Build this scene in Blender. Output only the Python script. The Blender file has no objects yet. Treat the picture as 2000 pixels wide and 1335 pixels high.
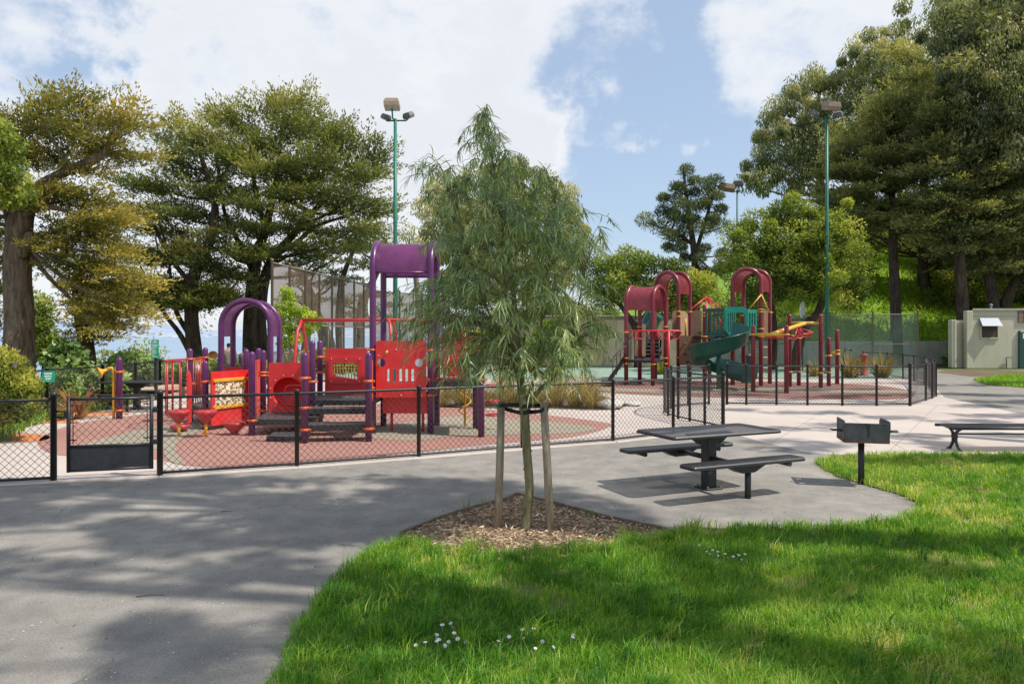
import bpy, math, random
import numpy as np
from mathutils import Vector, Matrix
R = random.Random(7)
NR = np.random.default_rng(11)
S = bpy.context.scene
COL = S.collection
PI = math.pi
rad = math.radians
# survey helpers: f = 1400 photo pixels, eye 2 m up, horizon on row 655
F, CX, H0, EYE = 1400.0, 1000.0, 655.0, 2.0
def at(px, py, Y): return Vector(((px - CX) * Y / F, Y, EYE - (py - H0) * Y / F))
def gp(px, py, z=0.0):
    Y = F * (EYE - z) / (py - H0)
    return Vector(((px - CX) * Y / F, Y, z))
def zz(py, Y): return EYE - (py - H0) * Y / F
def xx(px, Y): return (px - CX) * Y / F
SUN = Vector((0.50, -0.15, 0.76)).normalized()

# ---------------------------------------------------------------- materials
def hexlin(*c): return (*c, 1.0)
MATS = {}
def nm(name):
    m = bpy.data.materials.new(name); m.use_nodes = True
    nt = m.node_tree; nt.nodes.clear()
    return m, nt
def N(nt, t, **kw):
    n = nt.nodes.new(t)
    for k, v in kw.items():
        if k in n.inputs: n.inputs[k].default_value = v
        else: setattr(n, k, v)
    return n
def L(nt, a, b): nt.links.new(a, b)
def ramp(nt, fac, stops):
    r = nt.nodes.new('ShaderNodeValToRGB')
    e = r.color_ramp.elements
    while len(e) < len(stops): e.new(0.5)
    for i, (p, c) in enumerate(stops):
        e[i].position = p; e[i].color = (*c, 1)
    L(nt, fac, r.inputs[0]); return r.outputs[0]
def noise(nt, scale, detail=4, rough=0.6, vec=None, dist=0.0):
    n = N(nt, 'ShaderNodeTexNoise'); n.inputs['Scale'].default_value = scale
    n.inputs['Detail'].default_value = detail; n.inputs['Roughness'].default_value = rough
    n.inputs['Distortion'].default_value = dist
    if vec is not None: L(nt, vec, n.inputs['Vector'])
    return n.outputs['Fac']
def coords(nt, scale=(1, 1, 1)):
    g = N(nt, 'ShaderNodeNewGeometry')
    if scale == (1, 1, 1): return g.outputs['Position']
    m = N(nt, 'ShaderNodeMapping'); m.inputs['Scale'].default_value = scale
    L(nt, g.outputs['Position'], m.inputs['Vector']); return m.outputs[0]
def mixc(nt, fac, a, b, blend='MIX'):
    m = N(nt, 'ShaderNodeMix', data_type='RGBA'); m.blend_type = blend
    for k, s in ((0, fac), (6, a), (7, b)):
        if hasattr(s, 'is_output'): L(nt, s, m.inputs[k])
        elif k == 0: m.inputs[k].default_value = s
        else: m.inputs[k].default_value = (*s, 1)
    return m.outputs[2]
def finish(nt, col, rough=0.6, bump=None, bstr=0.3, bdist=0.01, spec=0.4, metal=0.0):
    b = N(nt, 'ShaderNodeBsdfPrincipled'); o = N(nt, 'ShaderNodeOutputMaterial')
    if hasattr(col, 'is_output'): L(nt, col, b.inputs['Base Color'])
    else: b.inputs['Base Color'].default_value = (*col, 1)
    if hasattr(rough, 'is_output'): L(nt, rough, b.inputs['Roughness'])
    else: b.inputs['Roughness'].default_value = rough
    b.inputs['Specular IOR Level'].default_value = spec; b.inputs['Metallic'].default_value = metal
    if bump is not None:
        bp = N(nt, 'ShaderNodeBump'); bp.inputs['Strength'].default_value = bstr; bp.inputs['Distance'].default_value = bdist
        L(nt, bump, bp.inputs['Height']); L(nt, bp.outputs[0], b.inputs['Normal'])
    L(nt, b.outputs[0], o.inputs[0]); return b
def paint(name, c, rough=0.35, var=0.25, scale=6, spec=0.5, dirt=0.25):
    """weathered coat: tone drift, grime specks, varied gloss"""
    m, nt = nm(name); p = coords(nt)
    n1 = noise(nt, scale, 5); n2 = noise(nt, scale * 7, 3); 
    L(nt, p, n1.node.inputs['Vector']); L(nt, p, n2.node.inputs['Vector'])
    lo = tuple(x * (1 - var) for x in c); hi = tuple(min(1, x * (1 + var * .6) + .004) for x in c)
    col = ramp(nt, n1, [(0.3, lo), (0.7, hi)])
    n3 = noise(nt, 1.1, 5, .65, p); fd = ramp(nt, n3, [(.46, (0, 0, 0)), (.70, (.34, .34, .34))])
    gm = sum(c) / 3; col = mixc(nt, fd, col, tuple(min(.85, x * .72 + gm * .22 + .035) for x in c))
    n4 = noise(nt, 30, 2, .8, coords(nt, (1, 1, .25))); sc = ramp(nt, n4, [(.66, (0, 0, 0)), (.74, (dirt * 1.4, dirt * 1.4, dirt * 1.4))]); col = mixc(nt, sc, col, tuple(min(.8, x * .5 + .16) for x in c))
    g = ramp(nt, n2, [(0.55, (0, 0, 0)), (0.8, (dirt, dirt, dirt))])
    col = mixc(nt, g, col, (0.16, 0.13, 0.10))
    rr = N(nt, 'ShaderNodeMapRange'); L(nt, n1, rr.inputs[0]); rr.inputs[3].default_value = max(.08, rough - .1); rr.inputs[4].default_value = rough + .18
    finish(nt, col, rr.outputs[0], n2, 0.06, 0.004, spec)
    MATS[name] = m; return m
def leafmat(name, stops, trans=0.35, rough=0.55):
    """foliage: tone attribute through a ramp, part of the light passes the leaf"""
    m, nt = nm(name)
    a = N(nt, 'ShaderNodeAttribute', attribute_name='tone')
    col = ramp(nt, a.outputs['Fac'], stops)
    d = N(nt, 'ShaderNodeBsdfPrincipled'); L(nt, col, d.inputs['Base Color']); d.inputs['Roughness'].default_value = rough
    d.inputs['Specular IOR Level'].default_value = 0.25
    t = N(nt, 'ShaderNodeBsdfTranslucent')
    tc = mixc(nt, 1.0, col, (1.5, 1.45, 0.55), 'MULTIPLY'); L(nt, tc, t.inputs[0])
    mx = N(nt, 'ShaderNodeMixShader'); mx.inputs[0].default_value = trans
    L(nt, d.outputs[0], mx.inputs[1]); L(nt, t.outputs[0], mx.inputs[2])
    o = N(nt, 'ShaderNodeOutputMaterial'); L(nt, mx.outputs[0], o.inputs[0])
    MATS[name] = m; return m

# ---------------------------------------------------------------- objects
def tag(o, label=None, cat=None, group=None, kind=None):
    for k, v in (('label', label), ('category', cat), ('group', group), ('kind', kind)):
        if v: o[k] = v
    return o
def rootloc(o):
    v = Vector((0, 0, 0))
    while o is not None:
        v = v + o.location; o = o.parent
    return v
def thing(name, loc, label, cat, group=None):
    o = bpy.data.objects.new(name, None); COL.objects.link(o)
    o.location = loc; o.empty_display_size = 0.2
    return tag(o, label, cat, group)
def copy_tree(o, parent=None):
    c = o.copy(); COL.objects.link(c); c.parent = parent
    for ch in list(o.children): copy_tree(ch, c)
    return c

class MB:
    """collects shapes given in world coordinates; build() links them as one mesh object"""
    def __init__(s): s.v = []; s.f = []; s.sm = []; s.t = []; s.tone = None
    def add(s, vs, fs, smooth=False, tone=None):
        b = len(s.v); s.v += [tuple(v) for v in vs]; s.f += [tuple(i + b for i in f) for f in fs]
        s.sm += [smooth] * len(fs)
        s.t += [tone if tone is not None else 0.5] * len(fs)
        return s
    def box(s, c, size, rz=0.0, bev=0.0, rx=0.0, ry=0.0, tone=None):
        hx, hy, hz = (q / 2 for q in size)
        M = Matrix.Translation(c) @ Matrix.Rotation(rz, 4, 'Z') @ Matrix.Rotation(ry, 4, 'Y') @ Matrix.Rotation(rx, 4, 'X')
        b = min(bev, hx * .9, hy * .9, hz * .9)
        if b <= 0:
            vs = [M @ Vector((x * hx, y * hy, z * hz)) for z in (-1, 1) for y in (-1, 1) for x in (-1, 1)]
            return s.add(vs, [(0, 2, 3, 1), (4, 5, 7, 6), (0, 1, 5, 4), (2, 6, 7, 3), (0, 4, 6, 2), (1, 3, 7, 5)], tone=tone)
        rings = []
        for (z, k) in ((-hz, b), (-hz + b, 0), (hz - b, 0), (hz, b)):
            X, Y = hx - k, hy - k
            c_ = b if k == 0 else b
            rings.append([M @ Vector((x, y, z)) for (x, y) in ((X - c_ * (k == 0), -Y), (X, -Y + c_ * (k == 0)), (X, Y - c_ * (k == 0)), (X - c_ * (k == 0), Y), (-X + c_ * (k == 0), Y), (-X, Y - c_ * (k == 0)), (-X, -Y + c_ * (k == 0)), (-X + c_ * (k == 0), -Y))])
        vs = sum(rings, []); fs = []
        for r in range(3):
            for i in range(8): fs.append((r * 8 + i, r * 8 + (i + 1) % 8, r * 8 + 8 + (i + 1) % 8, r * 8 + 8 + i))
        fs.append(tuple(range(7, -1, -1))); fs.append(tuple(range(24, 32)))
        return s.add(vs, fs, tone=tone)
    def tube(s, path, r, n=8, caps=True, closed=False, smooth=True, tone=None):
        P = [Vector(p) for p in path]; m = len(P)
        rs = r if hasattr(r, '__len__') else [r] * m
        vs = []; ref = None
        for i in range(m):
            if closed: t = P[(i + 1) % m] - P[i - 1]
            else: t = P[min(i + 1, m - 1)] - P[max(i - 1, 0)]
            if t.length < 1e-9: t = Vector((0, 0, 1))
            t.normalize()
            if ref is None:
                ref = Vector((0, 0, 1)) if abs(t.z) < .9 else Vector((1, 0, 0))
            u = t.cross(ref)
            if u.length < 1e-6: u = t.cross(Vector((0.3, 1, 0.2)))
            u.normalize(); w = u.cross(t).normalized(); ref = w
            for k in range(n):
                a = 2 * PI * k / n
                vs.append(P[i] + (u * math.cos(a) + w * math.sin(a)) * rs[i])
        fs = []
        for i in range(m if closed else m - 1):
            j = (i + 1) % m
            for k in range(n):
                fs.append((i * n + k, i * n + (k + 1) % n, j * n + (k + 1) % n, j * n + k))
        s.add(vs, fs, smooth, tone)
        if caps and not closed:
            b = len(s.v) - len(vs)
            s.f += [tuple(b + k for k in range(n - 1, -1, -1)), tuple(b + (m - 1) * n + k for k in range(n))]
            s.sm += [False, False]; s.t += [tone if tone is not None else .5] * 2
        return s
    def lathe(s, c, prof, n=16, M=None, smooth=True, tone=None, caps=True):
        c = Vector(c); vs = []; fs = []
        for (r, z) in prof:
            for k in range(n):
                a = 2 * PI * k / n; v = Vector((r * math.cos(a), r * math.sin(a), z))
                vs.append(c + (M @ v if M else v))
        for i in range(len(prof) - 1):
            for k in range(n):
                fs.append((i * n + k, i * n + (k + 1) % n, (i + 1) * n + (k + 1) % n, (i + 1) * n + k))
        s.add(vs, fs, smooth, tone)
        b = len(s.v) - len(vs)
        for (i, rev) in ((0, True), (len(prof) - 1, False)) if caps else ():
            if prof[i][0] > 1e-4:
                ids = [b + i * n + k for k in range(n)]
                s.f.append(tuple(reversed(ids) if rev else ids)); s.sm.append(False); s.t.append(tone if tone is not None else .5)
        return s
    def prism(s, poly, z0, z1, tone=None):
        n = len(poly)
        vs = [(x, y, z0) for x, y in poly] + [(x, y, z1) for x, y in poly]
        fs = [tuple(range(n - 1, -1, -1)), tuple(range(n, 2 * n))] + [(i, (i + 1) % n, n + (i + 1) % n, n + i) for i in range(n)]
        return s.add(vs, fs, tone=tone)
    def sheet(s, poly, z=0.0):
        return s.add([(p[0], p[1], z) for p in poly], [tuple(range(len(poly)))])
    def build(s, name, mat, parent=None, origin=None, label=None):
        me = bpy.data.meshes.new(name)
        o0 = rootloc(parent) if parent is not None else (Vector(origin) if origin is not None else Vector((0, 0, 0)))
        me.from_pydata([(v[0] - o0.x, v[1] - o0.y, v[2] - o0.z) for v in s.v], [], s.f)
        me.polygons.foreach_set('use_smooth', s.sm)
        if s.tone:
            a = me.attributes.new('tone', 'FLOAT', 'FACE'); a.data.foreach_set('value', s.t)
        me.update()
        me.materials.append(mat)
        o = bpy.data.objects.new(name, me); COL.objects.link(o)
        if parent is not None: o.parent = parent
        elif origin is not None: o.location = origin
        if label: o['label'] = label
        return o

def arc(c, r, a0, a1, n, u=Vector((1, 0, 0)), w=Vector((0, 0, 1))):
    c = Vector(c)
    return [c + u * (r * math.cos(a0 + (a1 - a0) * i / n)) + w * (r * math.sin(a0 + (a1 - a0) * i / n)) for i in range(n + 1)]
def bez(p0, p1, p2, n=8):
    p0, p1, p2 = Vector(p0), Vector(p1), Vector(p2)
    return [p0 * ((1 - t) ** 2) + p1 * (2 * t * (1 - t)) + p2 * (t * t) for t in (i / n for i in range(n + 1))]
def smooth_path(P, sub=4):
    P = [Vector(p) for p in P]; out = []
    for i in range(len(P) - 1):
        a = P[max(i - 1, 0)]; b = P[i]; c = P[i + 1]; d = P[min(i + 2, len(P) - 1)]
        for k in range(sub):
            t = k / sub
            out.append(0.5 * ((2 * b) + (c - a) * t + (2 * a - 5 * b + 4 * c - d) * t * t + (3 * b - a - 3 * c + d) * t ** 3))
    out.append(P[-1]); return out
def lerp_list(r, n):
    m = len(r) - 1
    return [r[min(int(i / (n - 1) * m), m - 1)] * (1 - (i / (n - 1) * m - min(int(i / (n - 1) * m), m - 1))) + r[min(int(i / (n - 1) * m), m - 1) + 1] * (i / (n - 1) * m - min(int(i / (n - 1) * m), m - 1)) for i in range(n)]

def panel(outline, holes, thick, M):
    """flat panel with cut-outs; outline in local (x, z), M places it (local y = thickness)"""
    cu = bpy.data.curves.new('tmp', 'CURVE'); cu.dimensions = '2D'; cu.fill_mode = 'BOTH'; cu.extrude = thick / 2
    for loop in [outline] + holes:
        sp = cu.splines.new('POLY'); sp.points.add(len(loop) - 1)
        for i, (x, z) in enumerate(loop): sp.points[i].co = (x, z, 0, 1)
        sp.use_cyclic_u = True
    ob = bpy.data.objects.new('tmp', cu); COL.objects.link(ob)
    dg = bpy.context.evaluated_depsgraph_get()
    me = bpy.data.meshes.new_from_object(ob.evaluated_get(dg))
    Q = M @ Matrix(((1, 0, 0, 0), (0, 0, -1, 0), (0, 1, 0, 0), (0, 0, 0, 1)))
    vs = [Q @ v.co for v in me.vertices]; fs = [tuple(p.vertices) for p in me.polygons]
    bpy.data.objects.remove(ob); bpy.data.curves.remove(cu); bpy.data.meshes.remove(me)
    return vs, fs
def rrect(x0, z0, x1, z1, r=0.04, n=4):
    out = []
    for (cx, cz, a) in ((x1 - r, z0 + r, -PI / 2), (x1 - r, z1 - r, 0), (x0 + r, z1 - r, PI / 2), (x0 + r, z0 + r, PI)):
        for i in range(n + 1):
            b = a + PI / 2 * i / n; out.append((cx + r * math.cos(b), cz + r * math.sin(b)))
    return out
def circ(cx, cz, r, n=20): return [(cx + r * math.cos(2 * PI * i / n), cz + r * math.sin(2 * PI * i / n)) for i in range(n)]
def place(p0, p1=None, ang=None):
    """frame at p0 whose local x runs toward p1 (or by angle)"""
    p0 = Vector(p0)
    if p1 is not None: ang = math.atan2(p1[1] - p0.y, p1[0] - p0.x)
    return Matrix.Translation(p0) @ Matrix.Rotation(ang, 4, 'Z')

# ---------------------------------------------------------------- leaves (numpy)
def np_mesh(name, verts, quads, mat, tone=None, parent=None, smooth=False, origin=None, nside=4):
    """verts (n,3), quads (m,4)"""
    me = bpy.data.meshes.new(name)
    o0 = rootloc(parent) if parent is not None else (Vector(origin) if origin is not None else Vector((0, 0, 0)))
    verts = verts - np.array(o0)[None, :]
    m = len(quads)
    me.vertices.add(len(verts)); me.vertices.foreach_set('co', verts.astype(np.float32).ravel())
    me.loops.add(m * nside); me.loops.foreach_set('vertex_index', quads.astype(np.int32).ravel())
    me.polygons.add(m); me.polygons.foreach_set('loop_start', np.arange(0, m * nside, nside, dtype=np.int32))
    if smooth: me.polygons.foreach_set('use_smooth', np.ones(m, dtype=bool))
    me.update(calc_edges=True)
    if tone is not None:
        a = me.attributes.new('tone', 'FLOAT', 'FACE'); a.data.foreach_set('value', tone.astype(np.float32))
    me.materials.append(mat)
    o = bpy.data.objects.new(name, me); COL.objects.link(o)
    if parent is not None: o.parent = parent
    elif origin is not None: o.location = origin
    return o
def unit(a): return a / np.maximum(np.linalg.norm(a, axis=-1, keepdims=True), 1e-9)
def leaf_quads(P, D, ln, wd, nrm=None):
    """one diamond leaf per point: base P, axis D, length ln, width wd"""
    n = len(P); Rn = NR.normal(size=(n, 3)) * (1.0 if nrm is None else .55)
    if nrm is not None: Rn = Rn + nrm
    W = unit(np.cross(D, Rn))
    ln = np.broadcast_to(np.asarray(ln), (n,))[:, None]; wd = np.broadcast_to(np.asarray(wd), (n,))[:, None]
    mid = P + D * ln * .45
    V = np.stack([P, mid + W * wd / 2, P + D * ln, mid - W * wd / 2], 1).reshape(-1, 3)
    return V, np.arange(n * 4).reshape(n, 4)
def in_poly(px, py, poly):
    poly = np.array(poly, float); x0, y0 = poly[:, 0], poly[:, 1]; x1, y1 = np.roll(x0, -1), np.roll(y0, -1)
    c = np.zeros(len(px), bool)
    for a, b, d, e in zip(x0, y0, x1, y1):
        if b == e: continue
        k = ((b > py) != (e > py)) & (px < (d - a) * (py - b) / (e - b) + a); c ^= k
    return c
def poly_dist(px, py, poly):
    poly = np.array(poly, float); A = poly; B = np.roll(poly, -1, 0); best = np.full(len(px), 1e9)
    for a, b in zip(A, B):
        d = b - a; t = np.clip(((px - a[0]) * d[0] + (py - a[1]) * d[1]) / max(d @ d, 1e-9), 0, 1)
        best = np.minimum(best, np.hypot(px - a[0] - t * d[0], py - a[1] - t * d[1]))
    return best
def crown_points(poly, Y, step, depth=0.8, holes=(), edge=0.45, drop=0.0):
    """clump centres filling the crown that has this outline seen from the lawn, in depth too"""
    poly = np.array(poly, float); lo, hi = poly.min(0), poly.max(0)
    pts = []; cand = NR.uniform(lo, hi, size=(6000, 2))
    ins = in_poly(cand[:, 0], cand[:, 1], poly); dd = poly_dist(cand[:, 0], cand[:, 1], poly)
    half = max(dd[ins].max(), 1)
    for (c, i, d) in zip(cand, ins, dd):
        if not i or d < step * edge: continue
        if any(math.hypot(c[0] - h[0], c[1] - h[1]) < h[2] for h in holes): continue
        dep = depth * math.sqrt(max(0.05, 1 - (1 - min(d / half, 1)) ** 2)) * half * Y / F
        z = NR.uniform(-dep, dep)
        ok = True
        for q in pts:
            if (q[0] - c[0]) ** 2 + (q[1] - c[1]) ** 2 + ((q[2] - z) * F / Y * .8) ** 2 < step * step: ok = False; break
        if ok and NR.random() >= drop: pts.append((c[0], c[1], z))
    return np.array([at(p[0], p[1], Y + p[2]) if False else (((p[0] - CX) * (Y + p[2]) / F), Y + p[2], EYE - (p[1] - H0) * (Y + p[2]) / F) for p in pts])
def spray_foliage(C, rad_, n_spray, L_, leaf, up=0.25, flat=0.45, per=14, width=0.35, out_bias=None, tone_lo=0.0, wmul=.42):
    """clumps of feathered sprays, as on a cypress"""
    Vs, Qs, Ts = [], [], []
    k = len(C); rad_ = np.broadcast_to(np.asarray(rad_, float), (k,))
    idx = np.repeat(np.arange(k), n_spray); n = len(idx)
    th = NR.uniform(0, 2 * PI, k)
    Dc = np.stack([np.cos(th), np.sin(th), np.full(k, up)], 1)
    if out_bias is not None:
        o = C - np.asarray(out_bias)[None, :]; o[:, 2] *= .5
        Dc = Dc * .55 + unit(o) * 1.0; Dc[:, 2] += up
    Dc = unit(Dc); D = unit(Dc[idx] + NR.normal(size=(n, 3)) * np.array([.5, .5, .3]))
    off = NR.normal(size=(n, 3)) * rad_[idx][:, None] * np.array([.52, .52, flat * .42])
    base = C[idx] + off - Dc[idx] * (L_ * .35)
    ln = L_ * NR.uniform(.6, 1.25, n)
    side = unit(np.cross(D, np.array([0, 0, 1.0]) + NR.normal(size=(n, 3)) * .35))
    hue = NR.normal(0, .12, k)[idx] + NR.normal(0, .08, n) + np.clip(off[:, 2] / (rad_[idx] * flat * .42 + 1e-6), -1.5, 1.5) * .13  # height term paints clump tops lighter and undersides darker
    nrmv = unit(off * np.array([.5, .5, 1.0 / max(flat, .2)]) / rad_[idx][:, None] + np.array([0, 0, .55]) + Dc[idx] * .3)
    for j in range(per):
        t = (j + NR.uniform(0, 1, n)) / per
        sg = np.where((j % 2) == 0, 1.0, -1.0)
        p = base + D * (ln * t)[:, None]
        p[:, 2] -= (t ** 2) * ln * .12
        a = D * .75 + side * (sg * (1 - t * .6))[:, None] * .7 + NR.normal(size=(n, 3)) * .22
        V, Q = leaf_quads(p, unit(a), leaf * (1.3 - .7 * t) * NR.uniform(.7, 1.3, n), leaf * (1.25 - .6 * t) * wmul * NR.uniform(.7, 1.3, n), nrmv)
        Vs.append(V); Qs.append(Q + sum(len(x) for x in Vs[:-1]))
        Ts.append(np.clip(tone_lo + .26 + .5 * t + hue, 0, 1))
    return np.concatenate(Vs), np.concatenate(Qs), np.concatenate(Ts)
def bough_foliage(C, nb, Lb, leaf, up=.22, out_bias=None, tone_lo=0.0, m=9, per=8, droop=.0, wmul=.36, spread=.8):
    """cypress boughs: fans of plumed sprays along a few outward axes per clump"""
    k = len(C); idx = np.repeat(np.arange(k), nb); n = len(idx)
    th = NR.uniform(0, 2 * PI, k); Dc = np.stack([np.cos(th), np.sin(th), np.zeros(k)], 1)
    if out_bias is not None:
        o = C - np.asarray(out_bias)[None, :]; rise = np.clip(o[:, 2:] / (np.abs(o[:, :1]) + np.abs(o[:, 1:2]) + 1.5), -.3, 1.2); o[:, 2] = 0; Dc = unit(Dc * .5 + unit(o)); Dc = np.concatenate([Dc[:, :2], .45 * rise], 1)
    A = Dc[idx] + NR.normal(size=(n, 3)) * np.array([spread, spread, .13]); A[:, 2] += up; A = unit(A)
    L_ = Lb * NR.uniform(.65, 1.25, n); B = C[idx] + NR.normal(size=(n, 3)) * Lb * np.array([.16, .16, .05]) - A * (L_ * .45)[:, None]
    side = unit(np.cross(A, np.array([0, 0, 1.0]) + NR.normal(size=(n, 3)) * .3)); upv = np.cross(side, A)
    hue = NR.normal(0, .10, k)[idx] + NR.normal(0, .07, n)
    Vs, Qs, Ts, c = [], [], [], 0
    for i in range(m):
        s = (i + NR.uniform(.1, .9, n)) / m; sg = np.where(i % 2 == 0, 1.0, -1.0) * (1.0 if i < m - 1 else .15)
        p0 = B + A * (L_ * s)[:, None] + np.array([0, 0, 1.0]) * (-droop * L_ * s * s)[:, None]
        d = unit(A * .75 + side * sg * NR.uniform(.5, .95, n)[:, None] + np.array([0, 0, 1.0]) * NR.uniform(.0, .38, n)[:, None])
        sl = L_ * (.16 + .34 * (1 - s)) * NR.uniform(.7, 1.2, n)
        for j in range(per):
            t = (j + NR.uniform(0, 1, n)) / per
            p = p0 + d * (sl * t)[:, None] + NR.normal(size=(n, 3)) * np.array([.03, .03, .022]) * Lb
            a = unit(d + NR.normal(size=(n, 3)) * .34 + np.array([0, 0, .24]))
            V, Q = leaf_quads(p, a, leaf * (1.25 - .5 * t) * NR.uniform(.7, 1.3, n), leaf * wmul * NR.uniform(.7, 1.2, n), upv * .7 + np.array([0, 0, .3]))
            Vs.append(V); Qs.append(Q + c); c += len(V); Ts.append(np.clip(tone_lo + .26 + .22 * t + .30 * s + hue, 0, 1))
    return np.concatenate(Vs), np.concatenate(Qs), np.concatenate(Ts)
def leafy_foliage(C, rad_, n_leaf, ln, wd, flat=0.8, mode='broad', shell=0.5, tone_lo=0.0, clump_var=.18):
    k = len(C); rad_ = np.broadcast_to(np.asarray(rad_, float), (k,))
    idx = np.repeat(np.arange(k), n_leaf); n = len(idx)
    U = unit(NR.normal(size=(n, 3))); rr = NR.uniform(shell ** 3, 1, n) ** (1 / 3)
    off = U * rr[:, None] * rad_[idx][:, None] * np.array([1, 1, flat]); P = C[idx] + off
    D = unit(NR.normal(size=(n, 3)))
    if mode == 'broad': D = unit(D + U * .7 + np.array([0, 0, .1]))
    elif mode == 'drop': D = unit(D * .5 + U * .25 + np.array([0, 0, -1.0]))
    elif mode == 'needle': D = unit(D * .55 + U * .5 + np.array([0, 0, .55]))
    V, Q = leaf_quads(P, D, ln * NR.uniform(.6, 1.3, n), wd * NR.uniform(.7, 1.3, n), U * 1.2)
    T = np.clip(tone_lo + .52 + .25 * (off[:, 2] / np.maximum(rad_[idx], .01)) + NR.normal(0, clump_var, k)[idx] + NR.normal(0, .12, n), 0, 1)  # top light and underside shade of each clump painted into the leaf tone
    return V, Q, T
def limbs(mb, trunk, C, nl, r0, r1, droop=.15):
    """curved limbs from the trunk to crown clumps"""
    T = [Vector(t) for t in trunk]
    pick = list(range(len(C))); R.shuffle(pick)
    for i in pick[:nl]:
        c = Vector(C[i]); best = min(T[len(T) // 3:], key=lambda t: (t - c).length + max(0, t.z - c.z + .15 * (t - c).length) * 1.5)
        d = c - best; mid = best + d * .5 + Vector((R.uniform(-.1, .1), R.uniform(-.1, .1), -droop * 1.0 + R.uniform(-.05, .1))) * d.length
        mb.tube(bez(best, mid, c, 7), lerp_list([r0, r1], 8), 6, caps=False)
# ---------------------------------------------------------------- camera, light, sky
cam = bpy.data.cameras.new('camera'); co = bpy.data.objects.new('camera', cam); COL.objects.link(co)
co.location = (0, 0, EYE); co.rotation_euler = (PI / 2, 0, 0)
cam.sensor_width = 36; cam.lens = 36 * F / 2000; cam.shift_y = -(667.5 - H0) / 2000
cam.clip_start = 0.05; cam.clip_end = 90000
S.camera = co
S.view_settings.view_transform = 'Standard'; S.view_settings.look = 'None'; S.view_settings.exposure = 0; S.view_settings.gamma = 1
S.cycles.transparent_max_bounces = 24; S.cycles.max_bounces = 6; S.cycles.diffuse_bounces = 3
try: S.cycles.use_denoising = True
except Exception: pass
sd = bpy.data.lights.new('sun', 'SUN'); so = bpy.data.objects.new('sun', sd); COL.objects.link(so)
sd.energy = 5.0; sd.angle = rad(0.6); sd.color = (1.0, 0.945, 0.86)
so.rotation_euler = SUN.to_track_quat('Z', 'Y').to_euler()
w = bpy.data.worlds.new('World'); S.world = w; w.use_nodes = True
nt = w.node_tree; nt.nodes.clear()
sky = N(nt, 'ShaderNodeTexSky'); sky.sky_type = 'NISHITA'; sky.sun_disc = False
sky.sun_elevation = math.asin(SUN.z); sky.sun_rotation = math.atan2(SUN.x, SUN.y)
sky.air_density = 1.0; sky.dust_density = 1.2; sky.ozone_density = 1.0
tc = N(nt, 'ShaderNodeTexCoord'); dirv = tc.outputs['Generated']
def mth(op, a, b=None, c=None, clamp=False):
    m = N(nt, 'ShaderNodeMath', operation=op); m.use_clamp = clamp
    for i, s in enumerate((a, b, c)):
        if s is None: continue
        if hasattr(s, 'is_output'): L(nt, s, m.inputs[i])
        else: m.inputs[i].default_value = s
    return m.outputs[0]
mp = N(nt, 'ShaderNodeMapping'); mp.inputs['Scale'].default_value = (1, 1, 1.9); mp.inputs['Location'].default_value = (.37, .1, .22)
L(nt, dirv, mp.inputs[0])
wn = N(nt, 'ShaderNodeTexNoise'); wn.inputs['Scale'].default_value = 6.0; wn.inputs['Detail'].default_value = 8; wn.inputs['Roughness'].default_value = .62; L(nt, dirv, wn.inputs['Vector'])
wv = N(nt, 'ShaderNodeVectorMath', operation='MULTIPLY_ADD'); L(nt, wn.outputs['Color'], wv.inputs[0]); wv.inputs[1].default_value = (.34, .34, .34); wv.inputs[2].default_value = (-.17, -.17, -.17)
wa = N(nt, 'ShaderNodeVectorMath', operation='ADD'); L(nt, dirv, wa.inputs[0]); L(nt, wv.outputs[0], wa.inputs[1]); warped = wa.outputs[0]
nbig = noise(nt, 4.2, 11, .58, mp.outputs[0], .15)
nfin = noise(nt, 17.0, 9, .62, mp.outputs[0], .2)
dens = mth('ADD', mth('MULTIPLY', mth('SUBTRACT', nbig, .5), 1.7), mth('MULTIPLY', mth('SUBTRACT', nfin, .5), .75))
# cloud banks and clear openings at fixed bearings of the sky: (photo column, row), angular size, strength
for (px, py, r, s) in ((250, 120, .42, .62), (800, 130, .25, .45), (1150, 60, .16, .40), (1010, 250, .13, .34), (1640, 110, .17, .42), (1480, 60, .10, .2), (560, 20, .12, -.12),
                       (1250, 180, .15, -.42), (1330, 60, .06, -.35), (1180, 330, .17, -.40), (1400, 330, .15, -.38), (60, 40, .10, -.62), (150, 60, .05, -.5), (620, 60, .05, -.3), (1180, 240, .06, -.3), (420, 90, .05, -.28), (350, 330, .13, .12), (1590, 105, .05, -.16),
                       (1235, 265, .045, .85), (1325, 310, .05, .85), (1370, 232, .035, .6), (1160, 270, .03, .5), (1080, 420, .12, -.12)):
    d = Vector(((px - CX) / F, 1, (H0 - py) / F)).normalized()
    v = N(nt, 'ShaderNodeVectorMath', operation='DISTANCE'); L(nt, warped, v.inputs[0]); v.inputs[1].default_value = d
    mr = N(nt, 'ShaderNodeMapRange', interpolation_type='SMOOTHSTEP'); L(nt, v.outputs['Value'], mr.inputs[0])
    mr.inputs[1].default_value = 0; mr.inputs[2].default_value = r * 1.35; mr.inputs[3].default_value = s; mr.inputs[4].default_value = 0
    dens = mth('ADD', dens, mr.outputs[0])
mk = N(nt, 'ShaderNodeMapRange', interpolation_type='SMOOTHSTEP'); L(nt, dens, mk.inputs[0])
mk.inputs[1].default_value = -.22; mk.inputs[2].default_value = .62; mk.inputs[4].default_value = .96
thick = N(nt, 'ShaderNodeMapRange'); L(nt, dens, thick.inputs[0]); thick.inputs[1].default_value = .1; thick.inputs[2].default_value = .75
nsh = noise(nt, 5.0, 7, .6, mp.outputs[0], .3)
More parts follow.
